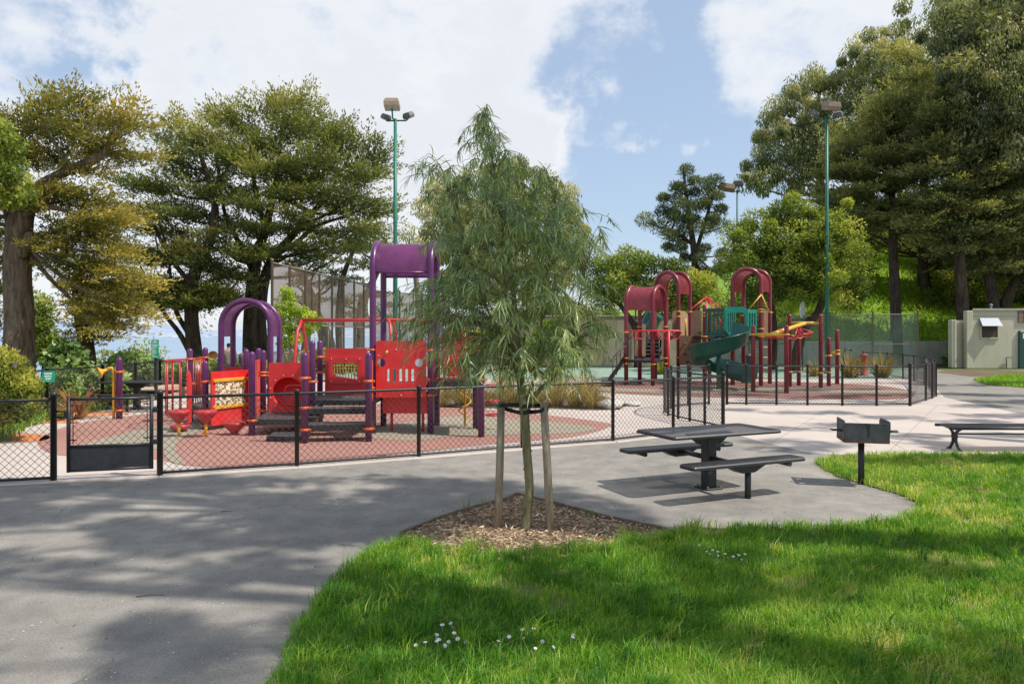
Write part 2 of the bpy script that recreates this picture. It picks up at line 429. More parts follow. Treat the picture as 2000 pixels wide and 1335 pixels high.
ccol = ramp(nt, mth('ADD', mth('MULTIPLY', thick.outputs[0], .55), mth('MULTIPLY', nsh, .45)), [(.20, (.96, .96, .965)), (.45, (.89, .90, .92)), (.68, (.79, .81, .855)), (.9, (.74, .77, .82))])
b1 = N(nt, 'ShaderNodeBackground'); b1.inputs[1].default_value = .148
hz_ = mixc(nt, .44, sky.outputs[0], (4.3, 5.3, 6.7)); L(nt, hz_, b1.inputs[0])
b2 = N(nt, 'ShaderNodeBackground'); L(nt, ccol, b2.inputs[0]); b2.inputs[1].default_value = 1.08
mx = N(nt, 'ShaderNodeMixShader'); L(nt, mk.outputs[0], mx.inputs[0]); L(nt, b1.outputs[0], mx.inputs[1]); L(nt, b2.outputs[0], mx.inputs[2])
wo = N(nt, 'ShaderNodeOutputWorld'); L(nt, mx.outputs[0], wo.inputs[0])

# ---------------------------------------------------------------- ground materials
def ground_mat(name, lo, hi, fine=60, coarse=.5, speck=None, bstr=.35, bd=.006, rough=.9, coarse_mix=.5, cracks=None):
    m, nt = nm(name); p = coords(nt)
    a = noise(nt, coarse, 5, .6, p); b = noise(nt, fine, 4, .7, p); c = noise(nt, fine * 5, 2, .6, p)
    f = N(nt, 'ShaderNodeMix'); f.inputs[0].default_value = coarse_mix; L(nt, b, f.inputs[2]); L(nt, a, f.inputs[3])
    col = ramp(nt, f.outputs[0], [(.36, lo), (.64, hi)])
    if speck:
        g = ramp(nt, c, [(.60, (0, 0, 0)), (.68, (1, 1, 1))]); col = mixc(nt, mixfac(nt, g, speck[1]), col, speck[0])
    if cracks:
        v = N(nt, 'ShaderNodeTexVoronoi'); v.feature = 'DISTANCE_TO_EDGE'; v.inputs['Scale'].default_value = cracks
        wob = N(nt, 'ShaderNodeTexNoise'); wob.inputs['Scale'].default_value = 1.2; L(nt, p, wob.inputs['Vector'])
        ad = N(nt, 'ShaderNodeVectorMath', operation='ADD'); L(nt, p, ad.inputs[0]); L(nt, wob.outputs['Color'], ad.inputs[1]); L(nt, ad.outputs[0], v.inputs['Vector'])
        g = ramp(nt, v.outputs['Distance'], [(.0, (1, 1, 1)), (.006, (0, 0, 0))]); col = mixc(nt, mixfac(nt, g, .35), col, tuple(x * .45 for x in lo))
    finish(nt, col, rough, b, bstr, bd, .2); MATS[name] = m; return m
def mixfac(nt, sock, k):
    m = N(nt, 'ShaderNodeMath', operation='MULTIPLY'); L(nt, sock, m.inputs[0]); m.inputs[1].default_value = k; return m.outputs[0]
M_asph, nt = nm('asphalt'); p = coords(nt)
n0 = noise(nt, .30, 5, .6, p); n1 = noise(nt, 2.4, 6, .7, p); n2 = noise(nt, 75, 3, .75, p); n3 = noise(nt, 260, 2, .6, p); n4 = noise(nt, 9, 5, .7, coords(nt, (1, .35, 1)))
f = N(nt, 'ShaderNodeMix'); f.inputs[0].default_value = .55; L(nt, n0, f.inputs[2]); L(nt, n1, f.inputs[3])
col = ramp(nt, f.outputs[0], [(.32, (.175, .165, .150)), (.50, (.255, .238, .212)), (.68, (.35, .322, .283))])
col = mixc(nt, .85, col, ramp(nt, n2, [(.30, (.52, .52, .53)), (.5, (.97, .97, .97)), (.72, (1.35, 1.33, 1.30))]), 'MULTIPLY')
col = mixc(nt, mixfac(nt, ramp(nt, n3, [(.62, (0, 0, 0)), (.70, (1, 1, 1))]), .30), col, (.50, .48, .44))
col = mixc(nt, mixfac(nt, ramp(nt, n4, [(.60, (0, 0, 0)), (.74, (1, 1, 1))]), .35), col, (.13, .125, .118))
v = N(nt, 'ShaderNodeTexVoronoi'); v.feature = 'DISTANCE_TO_EDGE'; v.inputs['Scale'].default_value = .42
wob = N(nt, 'ShaderNodeTexNoise'); wob.inputs['Scale'].default_value = 1.6; wob.inputs['Detail'].default_value = 6; L(nt, p, wob.inputs['Vector'])
ad = N(nt, 'ShaderNodeVectorMath', operation='ADD'); L(nt, p, ad.inputs[0]); L(nt, wob.outputs['Color'], ad.inputs[1]); L(nt, ad.outputs[0], v.inputs['Vector'])
gate_ = ramp(nt, noise(nt, .8, 2, .5, p), [(.5, (0, 0, 0)), (.6, (1, 1, 1))]); crk = mixc(nt, 1.0, ramp(nt, v.outputs['Distance'], [(0, (1, 1, 1)), (.0045, (0, 0, 0))]), gate_, 'MULTIPLY')
col = mixc(nt, mixfac(nt, crk, .6), col, (.07, .065, .06))
finish(nt, col, .92, n2, .55, .007, .2); MATS['asphalt'] = M_asph
M_conc = ground_mat('plaza_concrete', (.42, .355, .31), (.56, .49, .435), 30, .3, ((.3, .25, .22), .35), .25, .004)
M_rub = ground_mat('red_rubber', (.30, .150, .120), (.40, .215, .175), 70, .4, ((.2, .08, .07), .5), .3, .004)
M_rub2 = ground_mat('shaded_red_rubber', (.20, .10, .082), (.29, .155, .128), 70, .4, ((.12, .06, .05), .5), .3, .004)  # red rubber again, with the tree shade over it put into a darker colour
M_khk = ground_mat('khaki_rubber', (.25, .22, .16), (.345, .31, .235), 70, .4, ((.10, .09, .07), .5), .3, .004)
M_org = ground_mat('orange_rubber', (.52, .19, .08), (.62, .27, .13), 70, .6, None, .2, .004)
M_dirt = ground_mat('dry_soil', (.09, .066, .04), (.20, .15, .095), 9, .5, ((.30, .25, .16), .5), .6, .02)
M_slope = ground_mat('grassy_soil', (.05, .085, .02), (.13, .17, .045), 4, .3, ((.22, .2, .09), .4), .6, .03)
M_court = ground_mat('green_court', (.20, .29, .23), (.27, .36, .29), 20, .2, None, .1, .003)
M_lawn = ground_mat('lawn_soil', (.085, .10, .03), (.19, .17, .075), 25, .7, ((.30, .25, .14), .5), .6, .02)
M_hill = ground_mat('hill_grass', (.12, .24, .02), (.28, .42, .045), 2.2, .25, ((.05, .09, .02), .6), .8, .12)
M_mulch = ground_mat('bark_mulch', (.19, .13, .085), (.46, .335, .225), 38, 1.5, ((.5, .38, .25), .6), .9, .02)

def struct(name, mb, mat):
    o = mb.build(name, mat); o['kind'] = 'structure'; return o
# terrain: level by the playground, falling to the bay on the left, a wooded bank on the right
def ground_z(x, y):
    t = max(0.0, -12.3 - x + .25 * max(0, y - 48))
    z = -.03 - min(28.0, .42 * t * t / (t + 3.0))
    if y > 62: z -= min(6, .05 * (y - 62)) if x < 15 else 0
    cap = max(0.0, 2.2 + (x - 20) * .42)
    if y > 50.2 and x > 14:
        z = max(z, min(1.45 + .60 * (y - 50.2), min(cap * 1.15, 28.0)) * min(1, max(0, (x - 14) / 4)))
    return z
xs = [-120, -100, -80, -65, -52, -42, -34, -28, -24, -21, -19, -17.5, -16.2, -15, -14, -13.2, -12.6, -12, -8, -2, 5, 10, 14, 15.5, 17, 19, 21, 23, 25, 27, 29, 31, 33, 35, 38, 41, 45, 50, 56, 64, 74, 90, 120, 160, 220]
ys = [-60, -20, -6, 0, 6, 12, 18, 24, 30, 36, 42, 48, 50.1, 50.3, 52, 54, 56, 58, 60, 62, 65, 68, 72, 76, 82, 90, 100, 115, 140, 180, 230]
mb = MB(); vs = [(x, y, ground_z(x, y) + (R.uniform(-.12, .12) if ground_z(x, y) > .8 or ground_z(x, y) < -.4 else 0)) for y in ys for x in xs]; nx = len(xs)
near, bank = [], []
for j in range(len(ys) - 1):
    for i in range(nx - 1):
        q = (j * nx + i, j * nx + i + 1, (j + 1) * nx + i + 1, (j + 1) * nx + i)
        (bank if xs[i] >= 14 and ys[j] >= 50.1 else near).append(q)
struct('ground', MB().add(vs, near, True), M_slope)
struct('hill', MB().add(vs, bank, True), M_hill)
# bay and far shore
M_sea, nt = nm('bay_water'); p = coords(nt, (.004, .0012, 1))
n1 = noise(nt, 3, 5, .6, p); n2 = noise(nt, 1.2, 5, .7, coords(nt, (.05, .02, 1)))
finish(nt, ramp(nt, n1, [(.35, (.16, .255, .36)), (.65, (.245, .345, .45))]), .42, n2, .3, .3, .5)
mb = MB(); struct('bay_water', mb.sheet([(-60000, 60), (60000, 60), (60000, 60000), (-60000, 60000)], -25), M_sea)
M_far, nt = nm('hazy_shore'); p = coords(nt, (.010, .010, .05))  # distance haze is put into these pale blue base colours
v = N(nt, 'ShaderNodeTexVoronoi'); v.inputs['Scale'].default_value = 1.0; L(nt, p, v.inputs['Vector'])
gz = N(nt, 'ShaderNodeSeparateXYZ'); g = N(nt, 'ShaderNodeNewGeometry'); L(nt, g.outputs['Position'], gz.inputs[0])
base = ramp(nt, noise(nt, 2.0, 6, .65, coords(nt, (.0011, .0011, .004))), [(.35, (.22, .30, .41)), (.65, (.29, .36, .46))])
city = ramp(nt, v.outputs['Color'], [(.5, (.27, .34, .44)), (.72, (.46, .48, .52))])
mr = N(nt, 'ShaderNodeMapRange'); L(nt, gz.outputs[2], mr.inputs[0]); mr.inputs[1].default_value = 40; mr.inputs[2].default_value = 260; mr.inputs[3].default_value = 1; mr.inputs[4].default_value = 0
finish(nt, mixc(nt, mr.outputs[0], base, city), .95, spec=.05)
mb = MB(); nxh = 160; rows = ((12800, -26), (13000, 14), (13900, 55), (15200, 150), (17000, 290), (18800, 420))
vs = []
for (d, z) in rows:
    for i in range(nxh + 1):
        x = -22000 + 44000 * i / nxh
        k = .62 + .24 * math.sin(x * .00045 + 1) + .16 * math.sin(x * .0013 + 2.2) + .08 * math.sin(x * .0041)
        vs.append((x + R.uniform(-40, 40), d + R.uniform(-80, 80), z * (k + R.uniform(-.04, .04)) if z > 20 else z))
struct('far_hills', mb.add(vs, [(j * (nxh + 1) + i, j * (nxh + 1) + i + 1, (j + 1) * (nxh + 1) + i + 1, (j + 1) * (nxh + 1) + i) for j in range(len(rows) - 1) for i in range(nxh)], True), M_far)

# paved surfaces
fence1 = [(-9.6, 8.75), (-6.28, 9.82), (-5.0, 10.18), (-3.27, 10.9), (-1.53, 11.76), (.18, 12.67), (1.9, 13.5), (3.25, 14.45), (4.54, 15.42)]
struct('asphalt_path', MB().sheet([(-16, -8), (45, -8), (45, 41.5), (-11.9, 41.5), (-11.9, 9)], 0.0), M_asph)
conc = [(x + .02, y - .13) for x, y in fence1] + [(4.5, 14.36), (4.72, 13.3), (5.08, 12.07), (6.2, 11.98), (9, 12.05), (12.6, 12.1), (12.7, 14), (13.0, 18.3), (14.0, 23.2), (15.2, 25.5), (18.2, 31.5), (18.6, 33), (-11.6, 33), (-11.6, 14), (-9.8, 10)]
struct('concrete_plaza', MB().sheet(conc, .004), M_conc)
# kerb strip under the near fence
mb = MB()
for a, b in zip(fence1[:-1], fence1[1:]):
    a, b = Vector((*a, 0)), Vector((*b, 0)); n_ = Vector((b.y - a.y, a.x - b.x, 0)).normalized() * .11
    mb.add([a + n_ + Vector((0, 0, .02)), b + n_ + Vector((0, 0, .02)), b - n_ + Vector((0, 0, .02)), a - n_ + Vector((0, 0, .02)), a + n_ * 1.15, b + n_ * 1.15], [(0, 1, 2, 3), (4, 5, 1, 0)])
struct('kerb', mb, M_conc)
def px_poly(L_, z=0): return [tuple(gp(x, y, z))[:2] for x, y in L_]
def smooth_poly(P, sub=4):
    Q = [Vector((p[0], p[1], 0)) for p in P]; n = len(Q); out = []
    for i in range(n):
        a, b, c, d = Q[i - 1], Q[i], Q[(i + 1) % n], Q[(i + 2) % n]
        for k in range(sub):
            t = k / sub
            v = .5 * ((2 * b) + (c - a) * t + (2 * a - 5 * b + 4 * c - d) * t * t + (3 * b - a - 3 * c + d) * t ** 3); out.append((v.x, v.y))
    return out
rub1 = smooth_poly(px_poly([(74, 866), (100, 886), (180, 893), (300, 897), (392, 912), (600, 905), (800, 884), (960, 868), (1120, 853), (1192, 833), (1180, 825), (1080, 812), (930, 798), (840, 790), (640, 788), (420, 790), (300, 806), (214, 818), (150, 827), (95, 846)]))
struct('rubber_playground_floor', MB().sheet(rub1, .009), M_rub)
struct('rubber_swirl_floor', MB().sheet(smooth_poly(px_poly([(160, 870), (230, 850), (300, 834), (400, 822), (520, 815), (520, 824), (420, 836), (352, 858), (345, 885), (362, 908), (330, 900), (312, 880), (250, 873)])), .014), M_khk)
struct('rubber_lens_floor', MB().sheet(smooth_poly(px_poly([(700, 846), (860, 815), (980, 818), (1090, 826), (1165, 836), (1120, 846), (980, 850), (880, 853), (800, 862)])), .014), M_khk)
for k, P in enumerate(([(5, 857), (20, 848), (60, 847), (95, 851), (90, 859), (45, 864)], [(62, 825), (100, 819), (150, 821), (140, 826), (90, 827)], [(-30, 838), (0, 832), (32, 833), (20, 838)], [(120, 812), (180, 806), (260, 807), (180, 814)])):
    struct('orange_rubber_patch_floor', MB().sheet(smooth_poly(px_poly(P)), .009), M_org)
rub2 = smooth_poly([(3.0, 25.3), (5.8, 23.4), (8.8, 22.6), (11.8, 22.4), (13.6, 24.2), (14.6, 27), (14.2, 29.6), (11, 31.2), (6.8, 31.8), (3.6, 30.8), (1.9, 28.4)])
struct('rubber_playground_floor', MB().sheet(rub2, .009), M_rub2)
struct('rubber_swirl_floor', MB().sheet(smooth_poly([(2.2, 26.6), (6, 24.8), (9, 25.3), (13.6, 24.9), (14.0, 26.2), (9.6, 27.2), (5.6, 26.6), (3.2, 27.6)]), .014), M_khk)
struct('court_floor', MB().sheet([(-10.2, 33.2), (17.5, 33.2), (24.5, 42), (26, 47.6), (-10.2, 47.6)], .010), M_court)
# expansion joints of the plaza
M_joint = paint('joint', (.27, .215, .185), .9)
mb = MB()
for (a, b) in (((1590, 887), (1437, 850)), ((1735, 883), (1830, 792)), ((1440, 795), (1760, 845)), ((1590, 815), (1480, 880)), ((1830, 830), (1995, 850)), ((1660, 815), (1770, 880))):
    a, b = gp(*a), gp(*b); n_ = Vector((b.y - a.y, a.x - b.x, 0)).normalized() * .006
    mb.add([a + n_ + Vector((0, 0, .0055)), b + n_ + Vector((0, 0, .0055)), b - n_ + Vector((0, 0, .0055)), a - n_ + Vector((0, 0, .0055))], [(0, 1, 2, 3)])
struct('plaza_joint_lines', mb, M_joint)
# lawn, mulch bed, timber edging
lawn_px = [(430, 1700), (500, 1440), (548, 1335), (590, 1235), (640, 1155), (700, 1095), (745, 1072), (800, 1060), (870, 1078), (940, 1090), (1050, 1082), (1180, 1074), (1235, 1062), (1300, 1052), (1350, 1031), (1450, 1033), (1600, 1030), (1740, 1021), (1793, 1001), (1800, 986), (1770, 970), (1690, 947), (1640, 932), (1603, 914), (1593, 902), (1620, 894), (1700, 889), (1800, 887), (2000, 887)]
def ragged(P, step, amp):
    out = []
    for a, b in zip(P[:-1], P[1:]):
        l_ = math.hypot(b[0] - a[0], b[1] - a[1]); k = max(1, int(l_ / step))
        for i in range(k): t = i / k; out.append((a[0] + (b[0] - a[0]) * t + R.gauss(0, amp), a[1] + (b[1] - a[1]) * t + R.gauss(0, amp)))
    return out + [P[-1]]
lawn_w = ragged(px_poly(lawn_px), .07, .016) + [(13, 11.9), (30, 11.9), (30, -6), (-1.2, -6), (-1.15, 0)]
struct('lawn', MB().sheet(lawn_w, .012), M_lawn)
mulch_w = ragged(px_poly([(1010, 970), (985, 982), (915, 1000), (850, 1022), (785, 1047), (800, 1066), (870, 1085), (940, 1098), (1060, 1095), (1200, 1085), (1260, 1066), (1315, 1048), (1290, 1038), (1180, 1015), (1090, 990)]), .09, .012)
struct('mulch_bed', MB().sheet(mulch_w, .018), M_mulch)
struct('grass_verge_lawn', MB().sheet([tuple(gp(*q))[:2] for q in ((1900, 742), (1960, 733), (2100, 732), (2200, 760), (2000, 757), (1930, 752))], .012), M_lawn)
struct('dry_verge_soil_path', MB().sheet([tuple(gp(*q))[:2] for q in ((1830, 727), (1850, 721), (2150, 727), (2200, 735), (1990, 735), (1900, 735))], .008), M_dirt)
M_timber = paint('weathered_timber', (.17, .125, .09), .85, .4, 12)
def edging(pts, label):
    o_ = gp(*pts[0]); mb = MB()
    P = [gp(*q) for q in pts]
    for a, b in zip(P[:-1], P[1:]):
        c = (a + b) / 2; mb.box((c.x, c.y, .02), ((b - a).length + .01, .035, .075), math.atan2(b.y - a.y, b.x - a.x), .006)
    return tag(mb.build('timber_edging', M_timber, origin=o_), label, 'edging', 'timber edgings of the tree bed')
edging([(783, 1047), (850, 1020), (915, 998), (985, 980), (1008, 970)], 'thin timber edging board left of the staked tree, between mulch and path')
edging([(1012, 970), (1090, 989), (1180, 1014), (1290, 1037), (1318, 1047)], 'thin timber edging board right of the staked tree, facing the picnic table')
# mulch chips
n = 9000; q = NR.uniform(np.array(mulch_w).min(0), np.array(mulch_w).max(0), size=(n * 2, 2)); q = q[in_poly(q[:, 0], q[:, 1], mulch_w)][:n]
P = np.column_stack([q, np.full(len(q), .02) + NR.uniform(0, .02, len(q))]); D = unit(NR.normal(size=(len(q), 3)) * np.array([1, 1, .22]))
V, Q = leaf_quads(P, D, NR.uniform(.02, .085, len(q)), NR.uniform(.007, .022, len(q)))
M_chip = leafmat('bark_chips', [(0, (.12, .075, .048)), (.35, (.30, .205, .13)), (.7, (.52, .38, .25)), (1, (.70, .56, .40))], .0, .9)
o = np_mesh('bark_chips', V, Q, M_chip, NR.uniform(0, 1, len(q))); tag(o, kind='stuff', label='loose bark chips scattered over the tree bed')
# grass blades
def fbm2(x, y):
    return (np.sin(x * 1.7 + 1.3 * np.sin(y * 1.1)) + np.sin(y * 2.3 + 1.7 * np.sin(x * .9 + 2)) + .7 * np.sin(x * 4.1 + y * 3.3) + .5 * np.sin(x * 9.2 - y * 7.7 + 1)) / 3.2
def blades(P, ln, wd, tone, lean=.55):
    n = len(P); th = NR.uniform(0, 2 * PI, n); lean_ = NR.uniform(.1, lean, n)
    H = np.column_stack([np.cos(th), np.sin(th), np.zeros(n)]); up = np.array([0, 0, 1.0])
    Wd = np.column_stack([-np.sin(th + .5), np.cos(th + .5), np.zeros(n)]) * wd[:, None] / 2
    m_ = P + (H * lean_[:, None] * .3 + up * .6) * ln[:, None]; t_ = P + (H * lean_[:, None] * 1.3 + up * NR.uniform(.75, 1, n)[:, None]) * ln[:, None]
    V = np.stack([P - Wd, P + Wd, m_ + Wd * .8, m_ - Wd * .8, t_ + Wd * .12, t_ - Wd * .12], 1).reshape(-1, 3)
    b = np.arange(n)[:, None] * 6
    Q = np.stack([b + np.array([0, 1, 2, 3]), b + np.array([3, 2, 4, 5])], 1).reshape(-1, 4)
    return V, Q, np.repeat(tone, 2)
M_grass = leafmat('grass_blades', [(0, (.036, .13, .018)), (.30, (.090, .255, .026)), (.55, (.185, .375, .030)), (.8, (.37, .50, .055)), (1, (.68, .62, .26))], .38, .5)
n = 520000; yy = 3.3 + (12.2 - 3.3) * NR.uniform(0, 1, n) ** 1.25; xxx = np.where(NR.uniform(0, 1, n) < .86, NR.uniform(-.55, 1, n) * (yy * .74 + .2), (yy * .74 + .2) * (1 + NR.uniform(0, .45, n)))
lw_out = np.array(lawn_w); ok = (in_poly(xxx, yy, lawn_w) | ((poly_dist(xxx, yy, lawn_w) < .055) & (NR.uniform(0, 1, n) < .35))) & (NR.uniform(0, 1, n) < np.clip(5.2 / yy, .36, 1.0))
xxx, yy = xxx[ok], yy[ok]; ed = poly_dist(xxx, yy, lawn_w)
pt = fbm2(xxx * .8, yy * .8); bare = fbm2(xxx * 1.4 + 5, yy * 1.4 + 9)
bs = np.zeros(len(xxx))
for (a, b, r_) in ((1455, 1242, .16), (1625, 1022, .28), (1712, 1266, .18), (1442, 1322, .14), (1900, 1185, .2), (1290, 1264, .10), (1830, 1100, .3), (1660, 965, .2), (1960, 1290, .16), (600, 1300, .08), (1100, 1120, .12)):
    g_ = gp(a, b); bs = np.maximum(bs, np.exp(-((xxx - g_.x) ** 2 + (yy - g_.y) ** 2) / r_ ** 2))
bare = np.maximum(bare, bs * 1.15 + .15 * fbm2(xxx * 6, yy * 6) - .05)
keep = (bare < .62) | (NR.uniform(0, 1, len(xxx)) < .30); xxx, yy, ed, pt, bare = (a[keep] for a in (xxx, yy, ed, pt, bare))
ln = NR.uniform(.03, .085, len(xxx)) * (1 + .40 * pt) * np.where(ed < .18, 1.35, 1.0) * np.where(yy > 8, .9, 1.05)
tn = np.clip(.43 + .24 * pt + .10 * fbm2(xxx * 3.1 + 7, yy * 3.1) + NR.normal(0, .16, len(xxx)) + .14 * np.clip((xxx - 1.2) / 4, 0, 1) + np.where(NR.uniform(0, 1, len(xxx)) < .06, .40, 0) + np.where(bare > .45, .22, 0), 0, 1)
V, Q, T = blades(np.column_stack([xxx, yy, np.full(len(xxx), .010)]), ln, NR.uniform(.0035, .0075, len(xxx)) * np.clip(yy / 6, .9, 1.7), tn, .8)
# coarse tufts
tc_ = NR.uniform(0, 1, (1300, 2)); ty = 3.5 + 8.3 * tc_[:, 1] ** 1.2; tx = (tc_[:, 0] * 2 - 1) * ty * .74
k = in_poly(tx, ty, lawn_w); tx, ty = tx[k], ty[k]; rp = 30
px_ = np.repeat(tx, rp) + NR.normal(0, .035, len(tx) * rp); py_ = np.repeat(ty, rp) + NR.normal(0, .035, len(tx) * rp)
V2, Q2, T2 = blades(np.column_stack([px_, py_, np.full(len(px_), .012)]), NR.uniform(.07, .17, len(px_)), NR.uniform(.004, .008, len(px_)), np.clip(np.repeat(NR.normal(.38, .20, len(tx)), rp) + NR.normal(0, .07, len(px_)), 0, 1), .9)
o = np_mesh('grass', np.concatenate([V, V2]), np.concatenate([Q, Q2 + len(V)]), M_grass, np.concatenate([T, T2])); tag(o, kind='stuff', label='tufted green lawn grass in the front of the picture')
q = [tuple(gp(*p_))[:2] for p_ in ((1900, 742), (1960, 733), (2100, 732), (2200, 760), (2000, 757), (1930, 752))]; a = np.array(q)
pp = NR.uniform(a.min(0), a.max(0), (24000, 2)); pp = pp[in_poly(pp[:, 0], pp[:, 1], q)]
V, Q, T = blades(np.column_stack([pp, np.full(len(pp), .01)]), NR.uniform(.06, .16, len(pp)), NR.uniform(.012, .025, len(pp)), NR.uniform(.3, .8, len(pp)), .8)
tag(np_mesh('verge_grass', V, Q, M_grass, T), kind='stuff', label='short verge grass by the service building')
# dry clippings and soil crumbs along the lawn edge
m_ = 26000; ex = NR.uniform(-1.4, 9, m_); ey = NR.uniform(2.6, 12.3, m_); ed_ = poly_dist(ex, ey, lawn_w); k = (ed_ < .16) & (NR.uniform(0, 1, m_) < np.exp(-ed_ / .05)); ex, ey = ex[k], ey[k]
D = unit(NR.normal(size=(len(ex), 3)) * np.array([1, 1, .12])); V, Q = leaf_quads(np.column_stack([ex, ey, np.full(len(ex), .014)]), D, NR.uniform(.012, .05, len(ex)), NR.uniform(.004, .012, len(ex)))
tag(np_mesh('dry_clippings', V, Q, M_chip, NR.uniform(.1, 1, len(ex))), kind='stuff', label='dry clippings and crumbs along the lawn edge')
m_ = 3000; ex = NR.uniform(-9, 6, m_); ey = NR.uniform(3.5, 12, m_); k = ~in_poly(ex, ey, lawn_w) & ~in_poly(ex, ey, conc) & ~in_poly(ex, ey, mulch_w); ex, ey = ex[k], ey[k]
D = unit(NR.normal(size=(len(ex), 3)) * np.array([1, 1, .08])); V, Q = leaf_quads(np.column_stack([ex, ey, np.full(len(ex), .005)]), D, NR.uniform(.008, .035, len(ex)), NR.uniform(.004, .010, len(ex)))
tag(np_mesh('leaf_litter', V, Q, M_chip, NR.uniform(0, .8, len(ex))), kind='stuff', label='fine leaf litter strewn over the asphalt path')
# daisies
M_petal = paint('daisy_white', (.80, .80, .78), .6, .05, 40, .3, 0)
M_yel_c = paint('daisy_centre', (.75, .5, .05), .6)
mb = MB(); mb.lathe((0, 0, 0), [(.002, 0), (.0015, .062), (.0015, .085)], 5)
for k in range(11):
    a = 2 * PI * k / 11; c, s_ = math.cos(a), math.sin(a); u = Vector((c, s_, 0)); v_ = Vector((-s_, c, 0)) * .0038
    b = Vector((0, 0, .085)); mb.add([b + u * .004, b + u * .010 + v_ + Vector((0, 0, .002)), b + u * .019 + Vector((0, 0, .001)), b + u * .010 - v_ + Vector((0, 0, .002))], [(0, 1, 2, 3)])
dz = mb.build('daisy', M_petal, origin=(0, 0, 0)); c_ = MB().lathe((0, 0, .084), [(.0062, 0), (.0055, .003), (.002, .005)], 8).build('flower_centre', M_yel_c, dz)
spots = [((820, 1252), (838, 1248), (845, 1238), (852, 1230), (858, 1242), (862, 1222), (869, 1236), (880, 1228), (884, 1234), (893, 1220), (903, 1240), (912, 1233), (872, 1246), (856, 1248)),
         ((958, 1243), (998, 1237), (1021, 1228), (1046, 1220), (1053, 1235), (1034, 1240), (1040, 1256), (1076, 1254), (1111, 1242), (1128, 1233)),
         ((1366, 1062), (1372, 1068), (1384, 1072), (1386, 1078), (1402, 1069), (1404, 1075), (1398, 1080), (1422, 1074), (1434, 1078), (1438, 1082), (1446, 1073), (1448, 1080))]
labs = (('small white daisy in the dense cluster of the front lawn', 'daisies clustered in the front lawn'), ('small white daisy, one of those strung out right of the dense front cluster', 'daisies strung out across the front lawn'), ('tiny white daisy in the cluster near the picnic pad edge', 'daisies near the picnic pad'))
first = True
for grp, (lb, gr) in zip(spots, labs):
    for (a, b) in grp:
        p_ = gp(a + R.uniform(-7, 7), b + R.uniform(-4, 4), .085); d_ = dz if first else copy_tree(dz)
        first = False
        d_.location = (p_.x, p_.y, R.uniform(-.005, .012)); d_.rotation_euler = (R.uniform(.0, .75), R.uniform(-.5, .5), R.uniform(-.5, .5)); k_ = R.uniform(.62, .98); d_.scale = (k_, k_, R.uniform(.75, 1.05))
        tag(d_, lb, 'daisy', gr)
# ---------------------------------------------------------------- fences
M_blk = paint('black_vinyl', (.012, .012, .014), .38, .3, 20, .5, .12)
M_wire = paint('black_wire', (.05, .045, .042), .4, .3, 30, .5, .15)
M_blkmetal = paint('black_coated_metal', (.022, .023, .027), .42, .3, 14, .5, .12)
def chain(mb, a, b, z0, z1, pitch, r):
    """woven wires of one bay between a and b (xy)"""
    a, b = Vector((*a, 0)), Vector((*b, 0)); Ln = (b - a).length; u = (b - a) / Ln; h = z1 - z0; nrm = Vector((-u.y, u.x, 0))
    k = -h
    while k < Ln:
        for sgn in (1, -1):
            s0, s1 = k, k + h
            t0 = max(0, -s0) / h; t1 = 1 - max(0, s1 - Ln) / h
            if t1 - t0 > .02:
                p = a + u * (s0 + t0 * h); q = a + u * (s0 + t1 * h)
                za, zb = (z0 + t0 * h, z0 + t1 * h) if sgn > 0 else (z1 - t0 * h, z1 - t1 * h)
                p = Vector((p.x, p.y, za)) + nrm * r * sgn; q = Vector((q.x, q.y, zb)) + nrm * r * sgn
                d = (q - p).normalized(); w_ = d.cross(nrm) * r
                vs = [p + w_, p + nrm * r, p - w_, p - nrm * r, q + w_, q + nrm * r, q - w_, q - nrm * r]
                mb.add(vs, [(0, 1, 5, 4), (1, 2, 6, 5), (2, 3, 7, 6), (3, 0, 4, 7)], True)
        k += pitch
def post_mesh(mb, x, y, z0, z1, r):
    mb.lathe((x, y, z0), [(r, 0), (r, z1 - z0 - .02), (r * 1.18, z1 - z0 - .02), (r * 1.12, z1 - z0 + r * .5), (r * .5, z1 - z0 + r * 1.05), (0.0005, z1 - z0 + r * 1.15)], 12)
def fence(name, pts, label, hgt=1.12, post_r=.033, rail_r=.021, pitch=.1, wire=.0032, posts=None, z=0.0, tall=(), bands=True, bottom_rail=True, cat='fence', mat=M_blk):
    t = thing(name, (pts[0][0], pts[0][1], z), label, cat)
    mb = MB()
    for a, b in zip(pts[:-1], pts[1:]): chain(mb, a, b, z + .05, z + hgt, pitch, wire)
    mb.build('chain_link_mesh', M_wire, t)
    for zz_ in (hgt, .055) if bottom_rail else (hgt,):
        MB().tube([(x, y, z + zz_) for x, y in pts], rail_r if zz_ > .5 else rail_r * .95, 8).build('top_rail' if zz_ > .5 else 'bottom_rail', mat, t)
    # wire ties winding round the top rail
    mb = MB()
    for a, b in zip(pts[:-1], pts[1:]):
        A, B = Vector((*a, z + hgt)), Vector((*b, z + hgt)); Ln = (B - A).length; u = (B - A) / Ln; n_ = Vector((-u.y, u.x, 0)); k = int(Ln / pitch)
        for i in range(k):
            c = A + u * ((i + .5) * pitch)
            mb.tube([c + u * (-.018 + .012 * j) + (n_ * math.cos(PI * j / 3 + PI * .9) + Vector((0, 0, 1)) * math.sin(PI * j / 3 + .2)) * (rail_r + .002) for j in range(4)], wire * .9, 4, caps=False)
    if bands: mb.build('wire_ties', M_wire, t)
    for i, (x, y) in enumerate(posts if posts is not None else pts):
        mb = MB(); post_mesh(mb, x, y, z, z + hgt + (.07 if i in tall else .035), post_r * (1.25 if i in tall else 1)); mb.build('post', mat, t)
    return t
